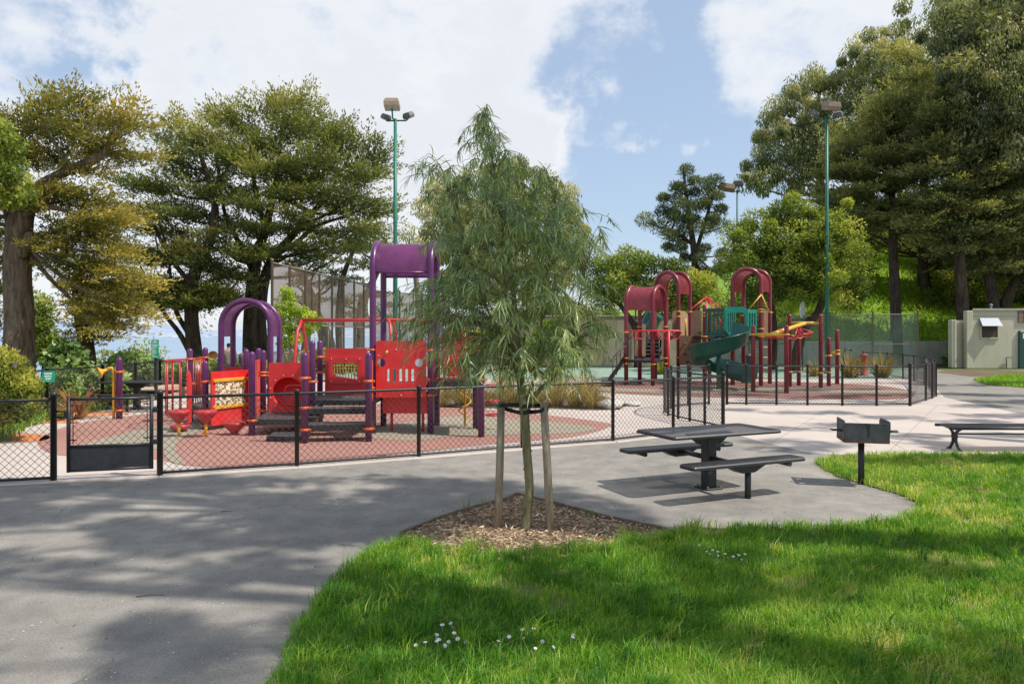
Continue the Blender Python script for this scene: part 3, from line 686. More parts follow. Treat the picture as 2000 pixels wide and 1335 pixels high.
fence('chain_link_fence', fence1[0:2], 'black chain link fence left of the gate, ending at a tall gate post', tall=(1,))
f1 = fence('chain_link_fence', fence1[2:], 'long low black chain link fence running from the gate past the staked tree', tall=(0, 6))
# gate with a solid kick panel
ga, gb = Vector((-6.10, 9.86, 0)), Vector((-5.10, 10.14, 0)); u = (gb - ga).normalized(); gang = math.atan2(u.y, u.x); gl = (gb - ga).length
g = thing('gate', ga, 'black pedestrian gate with chain link above a solid kick panel', 'gate')
P = lambda s_, z_, o_=0.0: ga + u * s_ + Vector((-u.y, u.x, 0)) * o_ + Vector((0, 0, z_))
mb = MB(); mb.tube([P(0, .12), P(0, 1.17)], .026, 10); mb.tube([P(gl, .12), P(gl, 1.17)], .026, 10); mb.tube([P(0, 1.12), P(gl, 1.12)], .021, 8); mb.tube([P(0, .47), P(gl, .47)], .021, 8); mb.tube([P(0, .14), P(gl, .14)], .021, 8)
mb.build('gate_frame', M_blk, g)
c = P(gl / 2, .305); MB().box(c, (gl - .04, .012, .33), gang, .003).build('kick_panel', M_blkmetal, g)
mb = MB(); chain(mb, P(.03, 0)[:2], P(gl - .03, 0)[:2], .49, 1.11, .1, .0032); mb.build('chain_link_mesh', M_wire, g)
for s_ in (.055, gl - .055):
    mb = MB(); mb.tube([P(s_, .5), P(s_, 1.1)], .006, 6)
    for z_ in (.56, .8, 1.04): mb.tube([P(s_ - .05, z_), P(s_ + .05, z_)], .009, 6)
    mb.build('tension_bar', M_blk, g)
for z_ in (.5, .95): MB().box(P(gl + .05, z_), (.09, .05, .07), gang, .01).build('hinge', M_blk, g)
mb = MB(); mb.tube([P(-.15, .96), P(0, .96)], .012, 6); mb.tube([P(-.14, .88), P(.0, .88)], .014, 6); mb.box(P(-.02, .92, -.03), (.05, .04, .09), gang, .008); mb.build('latch', M_blk, g)
# curved fence round the second playground
cf = [(4.54, 15.42), (4.33, 16.1), (4.14, 16.7), (4.0, 17.25), (3.90, 17.9), (3.98, 18.7), (4.35, 19.6), (5.0, 20.35), (5.7, 20.75)]
cfs = [(v_.x, v_.y) for v_ in smooth_path([(a, b, 0) for a, b in cf], 3)]
fence('chain_link_fence', cfs, 'black chain link fence bent in a tight U behind the picnic table', posts=cf[1:], pitch=.09)
sf = [(6.22, 20.75), (6.75, 20.65), (7.6, 20.6), (8.45, 20.5), (9.4, 20.4), (10.35, 20.35), (11.3, 20.35)]
fence('chain_link_fence', sf, 'straight black chain link fence in front of the maroon play tower', pitch=.1, tall=(0, 6))
rf = [(11.42, 20.5), (12.0, 21.2), (12.7, 22.0), (13.3, 22.7), (13.9, 23.5), (14.4, 24.4), (15.0, 25.6), (15.9, 27.3), (16.8, 29.2), (17.5, 31.2), (18.0, 33), (18.6, 35.5), (18.6, 38)]
fence('chain_link_fence', rf, 'black chain link fence curving away along the service road', pitch=.1, posts=rf[2:])
lf = [(-11.6, 13.6), (-11.4, 15.4), (-11.3, 17.4), (-11.2, 19.6), (-11.35, 21.6), (-11.6, 23.6), (-11.75, 26), (-11.8, 29), (-11.9, 33), (-12, 38)]
fence('chain_link_fence', lf, 'dark chain link fence at the top of the bay slope, left', hgt=1.16, post_r=.045, pitch=.09, wire=.004)

# ---------------------------------------------------------------- tall court fences and walls
M_rust = paint('weathered_galvanised', (.23, .19, .15), .6, .3, 10, .4, .2)
def screen_mat(name, c, alpha, vscale):
    m, nt = nm(name); p = coords(nt)
    n1 = noise(nt, vscale, 4, .6, p); n2 = noise(nt, 60, 2, .5, p)
    d = N(nt, 'ShaderNodeBsdfDiffuse'); tl = N(nt, 'ShaderNodeBsdfTranslucent'); tr = N(nt, 'ShaderNodeBsdfTransparent')
    col = ramp(nt, n1, [(.3, tuple(x * .75 for x in c)), (.7, tuple(x * 1.2 for x in c))]); L(nt, col, d.inputs[0]); L(nt, col, tl.inputs[0])
    a = N(nt, 'ShaderNodeMixShader'); a.inputs[0].default_value = .4; L(nt, d.outputs[0], a.inputs[1]); L(nt, tl.outputs[0], a.inputs[2])
    f = N(nt, 'ShaderNodeMapRange'); L(nt, n2, f.inputs[0]); f.inputs[1].default_value = .3; f.inputs[2].default_value = .7; f.inputs[3].default_value = alpha - .1; f.inputs[4].default_value = alpha + .1
    b = N(nt, 'ShaderNodeMixShader'); L(nt, f.outputs[0], b.inputs[0]); L(nt, tr.outputs[0], b.inputs[1]); L(nt, a.outputs[0], b.inputs[2])
    o = N(nt, 'ShaderNodeOutputMaterial'); L(nt, b.outputs[0], o.inputs[0]); return m
M_bscr = screen_mat('brown_mesh_screen', (.20, .15, .115), .70, 2)
M_gscr = screen_mat('green_mesh_screen', (.26, .34, .28), .42, 1.2)
M_fine = screen_mat('thin_chain_link', (.28, .27, .25), .2, 3)
A, B = Vector((-9.4, 28, 0)), Vector((-8.1, 41.5, 0))
t = thing('court_fence', A, 'tall rusty ball court fence with a brown windscreen, behind the purple arch', 'fence')
mb = MB(); mb.add([(A.x, A.y, 2.45), (B.x, B.y, 2.45), (B.x, B.y, 4.85), (A.x, A.y, 4.85)], [(0, 1, 2, 3)]); mb.build('windscreen', M_bscr, t)
mb = MB(); mb.add([(A.x + .04, A.y, .05), (B.x + .04, B.y, .05), (B.x + .04, B.y, 2.45), (A.x + .04, A.y, 2.45)], [(0, 1, 2, 3)]); mb.build('chain_link_mesh', M_fine, t)
for i in range(9):
    p = A.lerp(B, i / 8); mb = MB(); post_mesh(mb, p.x + .03, p.y, 0, 4.95, .055); mb.build('post', M_rust, t)
for z_ in (4.85, 2.45, 1.3): MB().tube([(A.x + .03, A.y, z_), (B.x + .03, B.y, z_)], .03, 8).build('rail', M_rust, t)
A2, B2 = Vector((-8.0, 41.6, 0)), Vector((-4.6, 47.4, 0))
t = thing('court_fence', A2, 'far bay of brown screened court fence, seen behind the purple tower', 'fence')
mb = MB(); mb.add([(A2.x, A2.y, .1), (B2.x, B2.y, .1), (B2.x, B2.y, 4.6), (A2.x, A2.y, 4.6)], [(0, 1, 2, 3)]); mb.build('windscreen', M_bscr, t)
for i in range(4):
    p = A2.lerp(B2, i / 3); mb = MB(); post_mesh(mb, p.x + .05, p.y - .08, 0, 4.7, .055); mb.build('post', M_rust, t)
MB().tube([(A2.x, A2.y - .06, 4.6), (B2.x, B2.y - .06, 4.6)], .03, 8).build('rail', M_rust, t)
def wall_mat(name, lo, hi, stain=.5):
    m, nt = nm(name); p = coords(nt)
    st = noise(nt, 1.0, 5, .65, coords(nt, (2.2, 2.2, .35))); g = noise(nt, 22, 4, .6, p)
    col = ramp(nt, noise(nt, .7, 4, .6, p), [(.3, lo), (.7, hi)])
    k = ramp(nt, st, [(.52, (0, 0, 0)), (.72, (stain, stain, stain))]); col = mixc(nt, k, col, tuple(x * .55 for x in lo))
    sep = N(nt, 'ShaderNodeSeparateXYZ'); L(nt, p, sep.inputs[0])
    br = N(nt, 'ShaderNodeTexBrick'); br.offset = .5; br.inputs['Scale'].default_value = 1; br.inputs['Mortar Size'].default_value = .012; br.inputs['Brick Width'].default_value = .4; br.inputs['Row Height'].default_value = .2
    ad = N(nt, 'ShaderNodeMath', operation='ADD'); L(nt, sep.outputs[0], ad.inputs[0]); L(nt, sep.outputs[1], ad.inputs[1])
    cx = N(nt, 'ShaderNodeCombineXYZ'); L(nt, ad.outputs[0], cx.inputs[0]); L(nt, sep.outputs[2], cx.inputs[1]); L(nt, cx.outputs[0], br.inputs['Vector'])
    br.inputs['Color1'].default_value = br.inputs['Color2'].default_value = (1, 1, 1, 1); br.inputs['Mortar'].default_value = (.88, .88, .88, 1)
    col = mixc(nt, .8, col, br.outputs['Color'], 'MULTIPLY')
    finish(nt, col, .85, g, .25, .01, .2); return m
M_cwall = wall_mat('beige_court_wall', (.40, .345, .25), (.47, .41, .31))
M_bwall = wall_mat('beige_block_wall', (.50, .47, .35), (.56, .53, .41), .25)
M_rwall = wall_mat('grey_retaining_wall', (.42, .41, .36), (.55, .53, .46), .8)
t = thing('court_wall', (-4.4, 48, 0), 'long beige handball court wall behind the two playgrounds', 'wall')
mb = MB(); mb.box((4.1, 48.1, 1.62), (17.2, .25, 3.24), 0, .02); mb.build('wall_panel', M_cwall, t)
mb = MB(); mb.box((4.1, 48.1, 3.30), (17.3, .34, .10), 0, .02); mb.build('coping', M_cwall, t)
for i in range(5):
    mb = MB(); post_mesh(mb, -4.2 + i * 4.15, 47.85, 0, 4.1, .05); mb.build('post', M_rust, t)
MB().tube([(-4.3, 47.85, 4.05), (12.6, 47.85, 4.05)], .03, 6).build('rail', M_rust, t)
# fence along the far side of the court, green screen
A, B = Vector((12.9, 46.6, 0)), Vector((23.6, 41.8, 0))
t = thing('court_fence', A, 'court fence with a translucent green windscreen below the wooded hill', 'fence')
mb = MB(); mb.add([(A.x, A.y, .05), (B.x, B.y, .05), (B.x, B.y, 3.25), (A.x, A.y, 3.25)], [(0, 1, 2, 3)]); mb.build('windscreen', M_gscr, t)
for i in range(6):
    p = A.lerp(B, i / 5); mb = MB(); post_mesh(mb, p.x + .02, p.y - .07, 0, 3.45, .05); mb.build('post', M_rust, t)
for z_ in (3.25, 1.5): MB().tube([(A.x, A.y - .06, z_), (B.x, B.y - .06, z_)], .028, 6).build('rail', M_rust, t)
t = thing('retaining_wall', (13.5, 50, 0), 'low stained concrete retaining wall at the foot of the green hill', 'wall')
mb = MB(); mb.box((25, 50, .8), (24, .3, 1.6), 0, .03); mb.build('wall_panel', M_rwall, t)

# ---------------------------------------------------------------- service building
M_roof = paint('roof_trim', (.42, .40, .30), .7)
M_door = paint('dark_green_door', (.008, .06, .045), .45, .25, 8)
M_wood = paint('brown_boards', (.23, .165, .11), .8, .35, 10)
M_tin = paint('galvanised_hood', (.20, .25, .31), .45, .2, 8, .6, .15)
M_louv = paint('brown_louvre', (.11, .08, .07), .6)
BY = 44.0
bx0, bx1 = xx(1898, BY), 38.0
t = thing('service_building', (bx0, BY, 0), 'pale green-beige block building with a hooded vent and a green door', 'building')
H = zz(606, BY)
mb = MB(); mb.prism([(bx0, BY), (bx1, BY), (bx1 + 4.5, BY + 6), (bx0 + 4.5, BY + 6)], 0, H); mb.build('wall_block', M_bwall, t)
mb = MB(); mb.prism([(bx0 - .02, BY - .12), (bx1, BY - .12), (bx1 + 4.5, BY + 6.1), (bx0 + 4.4, BY + 6.1)], H + .002, H + .12); mb.build('roof', M_roof, t)
mb = MB()
for k in range(3): mb.box((xx(1886, BY) + k * .14, BY - .05 + .03 * k, H / 2 - .02), (.15, .35, H), 0, .03)
mb.build('corner_pier', M_bwall, t)
mb = MB(); mb.box(((bx0 + bx1) / 2, BY - .02, H - .32), (bx1 - bx0, .06, .05), 0, .01); mb.build('string_course', M_bwall, t)
xa, xb = xx(1858, BY), xx(1884, BY); h2 = zz(625, BY)
mb = MB(); mb.prism([(xa + .1, BY + .3), (xb + .1, BY + .3), (xb + 1.6, BY + 2.4), (xa + 1.6, BY + 2.4)], 0, h2)
for k in range(2): mb.box((xa + .06 + k * .13, BY + .12 - .03 * k, h2 / 2 + .02), (.16, .4, h2), 0, .03)
mb.build('annexe', M_bwall, t)
x0, x1 = xx(1916, BY), xx(1947, BY); z0, z1 = zz(659, BY), zz(637, BY)
f_ = MB()
for (cx, cz, sx, sz) in (((x0 + x1) / 2, z0 - .04, x1 - x0 + .16, .08), ((x0 + x1) / 2, z1 + .04, x1 - x0 + .16, .08), (x0 - .04, (z0 + z1) / 2, .08, z1 - z0), (x1 + .04, (z0 + z1) / 2, .08, z1 - z0)): f_.box((cx, BY - .03, cz), (sx, .1, sz), 0, .008)
fr = f_.build('window', M_bwall, t)
mb = MB()
for k in range(9): mb.box(((x0 + x1) / 2, BY - .02, z0 + (k + .5) * (z1 - z0) / 9), (x1 - x0, .05, .05), 0, .004, rx=.6)
mb.build('louvre', M_louv, fr)
mb = MB(); mb.add([(x0, BY - .006, z0), (x1, BY - .006, z0), (x1, BY - .006, z1), (x0, BY - .006, z1)], [(0, 1, 2, 3)]); mb.build('vent_recess', M_louv, fr)
hx0, hx1 = xx(1905, BY), xx(1949, BY); hz0, hz1 = zz(637, BY) + .02, zz(620, BY); d_ = .55
mb = MB(); mb.add([(hx0 + .25, BY - .01, hz1), (hx1, BY - .01, hz1), (hx1 - .05, BY - d_, hz0), (hx0 + .1, BY - d_, hz0), (hx1, BY - .01, hz0), (hx0 + .25, BY - .01, hz0)], [(0, 3, 2, 1), (1, 2, 4), (0, 5, 3)])
mb.build('vent_hood', M_tin, t)
dx0 = xx(1989, BY)
mb = MB(); mb.box((dx0 + .55, BY - .02, 1.12), (.98, .08, 2.2), 0, .01); dr = mb.build('door', M_door, t)
mb = MB(); mb.box((dx0 + .5, BY - .066, zz(656, BY)), (.55, .008, .32), 0, .002); mb.build('notice', M_petal, dr)
mb = MB(); mb.box((dx0 + .03, BY - .05, 1.15), (.09, .14, 2.3), 0, .01); mb.box((dx0 + 1.1, BY - .05, 1.15), (.09, .14, 2.3), 0, .01); mb.build('door_frame', M_door, t)
mb = MB()
for k in range(5): mb.box((dx0 + .1 + k * .3, BY - .045, zz(618, BY)), (.27, .07, .75), 0, .01)
mb.build('transom_boards', M_wood, t)
mb = MB(); px_ = xx(1963, BY); mb.tube([(px_, BY - .12, 0), (px_, BY - .12, .62), (px_ + .08, BY - .12, .70), (px_ + .3, BY - .12, .70), (px_ + .33, BY - .12, .64)], .035, 8); mb.build('standpipe', M_rust, t)
mb = MB(); mb.tube([(xx(1978, BY), BY + 2, H), (xx(1978, BY), BY + 2, H + .35)], .06, 8); mb.lathe((xx(1978, BY), BY + 2, H + .35), [(.1, 0), (.1, .1), (.02, .16)], 10); mb.build('roof_vent', M_tin, t)

# ---------------------------------------------------------------- floodlight poles
M_pole = paint('green_pole', (.012, .155, .105), .4, .2, 4)
M_lamp = paint('tan_lamp_housing', (.27, .20, .13), .5, .25, 6)
M_lampd = paint('grey_lamp_housing', (.15, .15, .15), .5, .25, 6)
M_glass = paint('lamp_glass', (.5, .5, .52), .15, .1, 3, .6, .05)
def lamp(mb, gl_, c, size, rz, tilt):
    c = Vector(c); M = Matrix.Translation(c) @ Matrix.Rotation(rz, 4, 'Z') @ Matrix.Rotation(tilt, 4, 'X')
    w_, d_, h_ = size
    def V(x, y, z): return M @ Vector((x * w_ / 2, y * d_ / 2, z * h_ / 2))
    vs = [V(-1, -1, -1), V(1, -1, -1), V(1, 1, -1), V(-1, 1, -1), V(-1.06, -1.06, .0), V(1.06, -1.06, .0), V(1.06, 1.06, 0), V(-1.06, 1.06, 0), V(-.85, -.8, 1), V(.85, -.8, 1), V(.85, .8, 1), V(-.85, .8, 1)]
    mb.add(vs, [(0, 1, 5, 4), (1, 2, 6, 5), (2, 3, 7, 6), (3, 0, 4, 7), (4, 5, 9, 8), (5, 6, 10, 9), (6, 7, 11, 10), (7, 4, 8, 11), (8, 9, 10, 11), (3, 2, 1, 0)])
    gl_.add([V(-.9, -.9, -1.03), V(.9, -.9, -1.03), V(.9, .9, -1.03), V(-.9, .9, -1.03)], [(3, 2, 1, 0)])
def flood(px, Y, ytop, label, lamps, scale=1.0, r=.11):
    X = xx(px, Y); zt = zz(ytop, Y); base = ground_z(X, Y)
    t = thing('floodlight_pole', (X, Y, base), label, 'light pole', 'green floodlight poles')
    MB().tube([(X, Y, base), (X, Y, base + (zt - base) * .5), (X, Y, zt)], [r, r * .85, r * .62], 12).build('pole', M_pole, t)
    for (dx, dy, dz_, sx, rz, tilt, big) in lamps:
        mb = MB(); gl_ = MB(); c = (X + dx * scale, Y + dy * scale, zt + dz_ * scale); s_ = sx * scale
        lamp(mb, gl_, c, (s_, s_ * .75, s_ * .62), rz, tilt)
        h = mb.build('lamp_head', M_lamp if big else M_lampd, t); gl_.build('lamp_lens', M_glass, h)
        MB().tube([(X, Y, zt - .08 * scale), (X + dx * .8 * scale, Y + dy * .8 * scale, zt - .06 * scale), (X + dx * scale, Y + dy * scale, zt + (dz_ - .15) * scale)], .035 * scale, 8).build('lamp_arm', M_pole, t)
flood(772, 31, 232, 'tall green floodlight pole with a big tan lamp, behind the purple tower', ((-.1, -.25, .55, .62, 0, -.25, True), (-.42, .15, .12, .36, .8, .5, False), (.55, .1, .18, .40, -.6, .5, False)))
flood(1615, 38.2, 228, 'tall green floodlight pole with a tan lamp, rising through the broad green tree', ((.12, -.3, .48, .75, .2, .35, True), (-.62, .1, .2, .42, .7, .5, False), (.62, .1, .15, .45, -.6, .45, False)))
flood(1440, 60, 372, 'distant green floodlight pole with two pale lamps beside the pine', ((-.75, 0, .25, .95, .5, .4, True), (.1, .1, .55, .7, -.4, .4, False)), 1.15, .12)
flood(1339, 70, 476, 'faint thin floodlight pole in front of the pine trunk', ((-.3, 0, .3, .9, .3, .3, True),), 1.0, .10)
# backboards
M_board = paint('white_backboard', (.72, .72, .68), .5, .08, 3)
def backboard(px, py, Y, w_, h_, rz, label):
    c = at(px, py, Y); t = thing('basketball_hoop', (c.x, c.y + .4, 0), label, 'basketball hoop')
    mb = MB(); Mx = Matrix.Translation(c) @ Matrix.Rotation(rz, 4, 'Z')
    out = [(w_ / 2 * math.cos(a), h_ / 2 * math.sin(a) * (1 if math.sin(a) > 0 else .85)) for a in [2 * PI * i / 22 for i in range(22)]]
    v_, f__ = panel(out, [], .04, Mx); mb.add(v_, f__); mb.build('backboard', M_board, t)
    MB().tube([(c.x + .5, c.y + 1.2, 0), (c.x + .5, c.y + 1.2, c.z - .5), (c.x + .3, c.y + .8, c.z), (c.x, c.y + .05, c.z)], .05, 8).build('pole', M_pole, t)
    hoop = [Mx @ Vector((.23 * math.cos(a), -.28 + .23 * math.sin(a), -h_ * .32)) for a in [2 * PI * i / 14 for i in range(14)]]
    MB().tube(hoop, .014, 6, closed=True).build('rim', MATS['orange_rubber'], t)
backboard(1567, 606, 40, .68, 1.02, .75, 'white fan-shaped backboard left of the leaning tree trunk')
backboard(722, 602, 38, .35, 1.1, 1.2, 'white backboard seen edge-on beside the purple tower leg')
# signs
M_sgreen = paint('sign_green', (.0, .34, .19), .4, .12, 10, .4, .06)
M_swhite = paint('sign_white', (.75, .8, .75), .5, .05, 10, .4, .03)
def sign_face(t, c, w_, h_, rz, rows, name='sign_panel'):
    c = Vector(c); Mx = Matrix.Translation(c) @ Matrix.Rotation(rz, 4, 'Z')
    v_, f__ = panel(rrect(-w_ / 2, -h_ / 2, w_ / 2, h_ / 2, .02, 3), [], .008, Mx); pn = MB().add(v_, f__).build(name, M_sgreen, t)
    mb = MB()
    for (cx, cz, lw, lh) in rows:   # lettering too small to read: rows of word-shaped strokes
        x = cx - lw / 2
        while x < cx + lw / 2 - .01:
            k = R.uniform(.45, .9) * lh
            a = Mx @ Vector((x, -.0065, cz - lh * R.uniform(.36, .5))); b = Mx @ Vector((min(x + k, cx + lw / 2), -.0065, cz + lh * R.uniform(.3, .5)))
            mb.add([a, (b.x, b.y, a.z), b, (a.x, a.y, b.z)], [(0, 1, 2, 3)]); x += k + lh * .12
    mb.build('lettering', M_swhite, pn)
c = at(86, 734.5, 17.4)
t = thing('fence_sign', c, 'small square green sign with white lettering wired to the left fence', 'sign')
sign_face(t, (c.x + .17, c.y - .1, c.z), .27, .27, .35, ((0, .07, .17, .045), (0, .01, .16, .045), (0, -.05, .12, .045), (0, -.1, .06, .016)))
c = at(304.5, 681, 22.2)
t = thing('sign_post', (c.x, c.y, 0), 'tall narrow green rules sign on a post in front of the bay', 'sign')
h_ = 36 * 22.2 / F
sign_face(t, (c.x, c.y - .05, c.z), 14 * 22.2 / F, h_, .1, ((0, .24, .09, .03), (0, .20, .15, .03), (0, .13, .18, .022), (0, .10, .18, .022), (-.02, .05, .14, .018), (-.02, .025, .14, .018), (-.06, -.01, .05, .018), (-.03, -.04, .1, .018), (-.02, -.07, .14, .018), (-.03, -.1, .11, .018), (-.02, -.13, .14, .018), (-.05, -.17, .07, .018), (-.02, -.21, .12, .018), (0, -.245, .17, .014)))
MB().box((c.x, c.y, (c.z + h_ / 2) / 2), (.10, .07, c.z + h_ / 2), .1, .01).build('post', M_blkmetal, t)
c = at(1158, 639, 47.6)
t = thing('wall_sign', c, 'small green sign high on the beige court wall', 'sign')
sign_face(t, (c.x, 47.9, c.z), .66, .46, 0, ((0, .13, .4, .07), (0, .03, .42, .07), (0, -.07, .3, .07), (-.26, .0, .05, .07), (.26, .0, .06, .05)))
# ---------------------------------------------------------------- picnic tables
def perforated(mb, L_, W_, t, M, px=.036, py=.022, hole=.62, corner=.06):
    """expanded-metal sheet: every cell is a diamond hole framed by metal; rolled solid edge"""
    e = .035; nx_, ny_ = int((L_ - 2 * e) / px), int((W_ - 2 * e) / py); sx, sy = (L_ - 2 * e) / nx_, (W_ - 2 * e) / ny_
    vs, fs = [], []
    for j in range(ny_):
        for i in range(nx_):
            cx, cy = -L_ / 2 + e + (i + .5) * sx, -W_ / 2 + e + (j + .5) * sy; b = len(vs); hx, hy = sx / 2, sy / 2
            o_ = [(-hx, -hy), (0, -hy), (hx, -hy), (hx, 0), (hx, hy), (0, hy), (-hx, hy), (-hx, 0)]
            k = hole; i_ = [(-hx * k * .5, -hy * k * .6), (0, -hy * k), (hx * k * .5, -hy * k * .6), (hx * k, 0), (hx * k * .5, hy * k * .6), (0, hy * k), (-hx * k * .5, hy * k * .6), (-hx * k, 0)]
            vs += [M @ Vector((cx + a, cy + c, 0)) for a, c in o_] + [M @ Vector((cx + a, cy + c, -.001)) for a, c in i_]
            for q in range(8): fs.append((b + q, b + (q + 1) % 8, b + 8 + (q + 1) % 8, b + 8 + q))
    mb.add(vs, fs)
    # rounded rim: outline swept
    out = rrect(-L_ / 2 + .015, -W_ / 2 + .015, L_ / 2 - .015, W_ / 2 - .015, corner, 5); n = len(out)
    inn = rrect(-L_ / 2 + e, -W_ / 2 + e, L_ / 2 - e, W_ / 2 - e, corner * .3, 5)
    ring = []
    for (P_, z_) in ((inn, 0.002), (out, .003), ([(x * (1 + .012 / L_ * 2), y * (1 + .012 / W_ * 2)) for x, y in out], -.012), ([(x * (1 + .012 / L_ * 2), y * (1 + .012 / W_ * 2)) for x, y in out], -t), (out, -t - .004)):
        ring.append([M @ Vector((x, y, z_)) for x, y in P_])
    vs = sum(ring, []); fs = [(r * n + i, r * n + (i + 1) % n, (r + 1) * n + (i + 1) % n, (r + 1) * n + i) for r in range(4) for i in range(n)]
    mb.add(vs, fs)
def wedge(mb, M, l0, l1, w_, z0, z1):
    vs = [M @ Vector((x, y, z)) for (x, z) in ((-l1, z1), (l1, z1), (l0, z0), (-l0, z0)) for y in (-w_, w_)]
    mb.add(vs, [(0, 2, 3, 1), (2, 4, 5, 3), (4, 6, 7, 5), (6, 0, 1, 7), (0, 6, 4, 2), (1, 3, 5, 7)])
def picnic(name, c, ang, label, detail=True, group=None):
    t = thing(name, (c[0], c[1], 0), label, 'picnic table', group)
    B = Matrix.Translation((c[0], c[1], 0)) @ Matrix.Rotation(ang, 4, 'Z')
    mb = MB(); perforated(mb, 1.75, .84, .035, B @ Matrix.Translation((0, 0, .765)), *((.036, .022) if detail else (.12, .08)), hole=.52 if detail else .3); top = mb.build('table_top', M_blkmetal, t)
    mb = MB(); wedge(mb, B, .14, .34, .06, .58, .725); mb.build('top_bracket', M_blkmetal, t)
    mb = MB(); mb.box(B @ Vector((0, 0, .36)), (.15, .15, .72), ang, .012); mb.box(B @ Vector((0, 0, .012)), (.26, .26, .02), ang, .004); ped = mb.build('pedestal', M_blkmetal, t)
    mb = MB()
    for sx in (-.1, .1):
        for sy in (-.1, .1): mb.lathe(B @ Vector((sx, sy, .02)), [(.016, 0), (.016, .02), (.008, .03)], 6)
    mb.build('bolts', M_rust, ped)
    for sy in (-1, 1):
        mb = MB(); MBk = B @ Matrix.Translation((0, sy * .66, .465)); perforated(mb, 1.78, .29, .04, MBk, *((.036, .022) if detail else (.12, .08)), hole=.52 if detail else .3, corner=.05); s_ = mb.build('seat', M_blkmetal, t)
        mb = MB(); wedge(mb, B @ Matrix.Translation((0, sy * .66, 0)), .10, .30, .08, .33, .425)
        for x in (-.62, .62): mb.tube([B @ Vector((x, sy * .66 - .13, .40)), B @ Vector((x, sy * .66 + .13, .40))], .03, 8)
        mb.build('seat_bracket', M_blkmetal, s_)
        MB().tube([B @ Vector((0, sy * .05, .40)), B @ Vector((0, sy * .62, .40))], .035, 8).build('seat_arm', M_blkmetal, t)
        if sy < 0:
            MB().tube([B @ Vector((.06, -.66, 0)), B @ Vector((.06, -.66, .36))], .038, 10).build('leg', M_blkmetal, t)
    return t
picnic('picnic_table', (2.58, 9.40), rad(24), 'black perforated metal picnic table on the sunlit pad in front')
picnic('picnic_table', (-10.15, 19.4), rad(2), 'black picnic table beyond the gate, left of the climbing bars', False)
picnic('picnic_table', (-10.6, 24.2), rad(-6), 'black picnic table half hidden behind the red climbing bars', False)
# ---------------------------------------------------------------- barbecue grill
M_gal = paint('grill_steel', (.085, .09, .095), .55, .4, 9, .4, .5)
M_rustred = paint('rusted_steel', (.17, .075, .04), .8, .4, 18)
g0 = gp(1682, 945); ga_ = rad(-14)
t = thing('barbecue_grill', g0, 'steel park barbecue grill on a post at the lawn edge', 'grill')
Bq = Matrix.Translation(g0) @ Matrix.Rotation(ga_, 4, 'Z') @ Matrix.Translation((.02, .02, 0))
MB().lathe(g0, [(.040, 0), (.040, .60)], 12).build('post', M_blkmetal, t)
zb, zt = .585, .845; wx, wy = .27, .25
def V3(x, y, z): return Bq @ Vector((x, y, z))
mb = MB()
for (a, b) in (((-wx, -wy), (wx, -wy)), ((wx, -wy), (wx, wy))):
    n_ = Vector((b[1] - a[1], a[0] - b[0])).normalized() * .006
    mb.add([V3(a[0] + s_ * n_.x, a[1] + s_ * n_.y, z) for z in (zb, zt) for s_ in (1, -1)] + [V3(b[0] + s_ * n_.x, b[1] + s_ * n_.y, z) for z in (zb, zt) for s_ in (1, -1)],
           [(0, 4, 6, 2), (5, 1, 3, 7), (2, 6, 7, 3), (0, 1, 5, 4), (0, 2, 3, 1), (4, 5, 7, 6)])
mb.add([V3(-wx, -wy, zb), V3(wx, -wy, zb), V3(wx, wy, zb), V3(-wx, wy, zb)], [(0, 1, 2, 3)])
box_ = mb.build('fire_box', M_gal, t)
# left side plate with keyhole slots, taller than the front
sl = [rrect(-.19, .10, -.14, .22, .02, 3), rrect(.12, .10, .17, .22, .02, 3)]
v_, f__ = panel(rrect(-wy, 0, wy, zt - zb + .03, .03, 3), sl, .012, Bq @ Matrix.Translation((-wx, 0, zb)) @ Matrix.Rotation(PI / 2, 4, 'Z')); MB().add(v_, f__).build('side_plate', M_gal, t)
v_, f__ = panel(rrect(-wy, .12, wy, zt - zb + .03, .03, 3), [rrect(-.19, .16, -.14, .24, .02, 3)], .012, Bq @ Matrix.Translation((wx + .009, 0, zb)) @ Matrix.Rotation(PI / 2, 4, 'Z')); MB().add(v_, f__).build('side_plate', M_gal, t)
mb = MB()
for k in range(13): mb.tube([V3(-wx + .02, -wy + .03 + k * .036, zb + .14), V3(wx - .02, -wy + .03 + k * .036, zb + .14)], .006, 6)
gr = mb.build('grate', M_rustred, t)
mb = MB()
for sx in (-1, 1): mb.tube([V3(sx * (wx - .03), -.12, zb + .14), V3(sx * (wx + .13), -.14, zb + .15), V3(sx * (wx + .14), -.05, zb + .15), V3(sx * (wx - .03), -.06, zb + .14)], .011, 8)
mb.build('handle', M_blkmetal, gr)
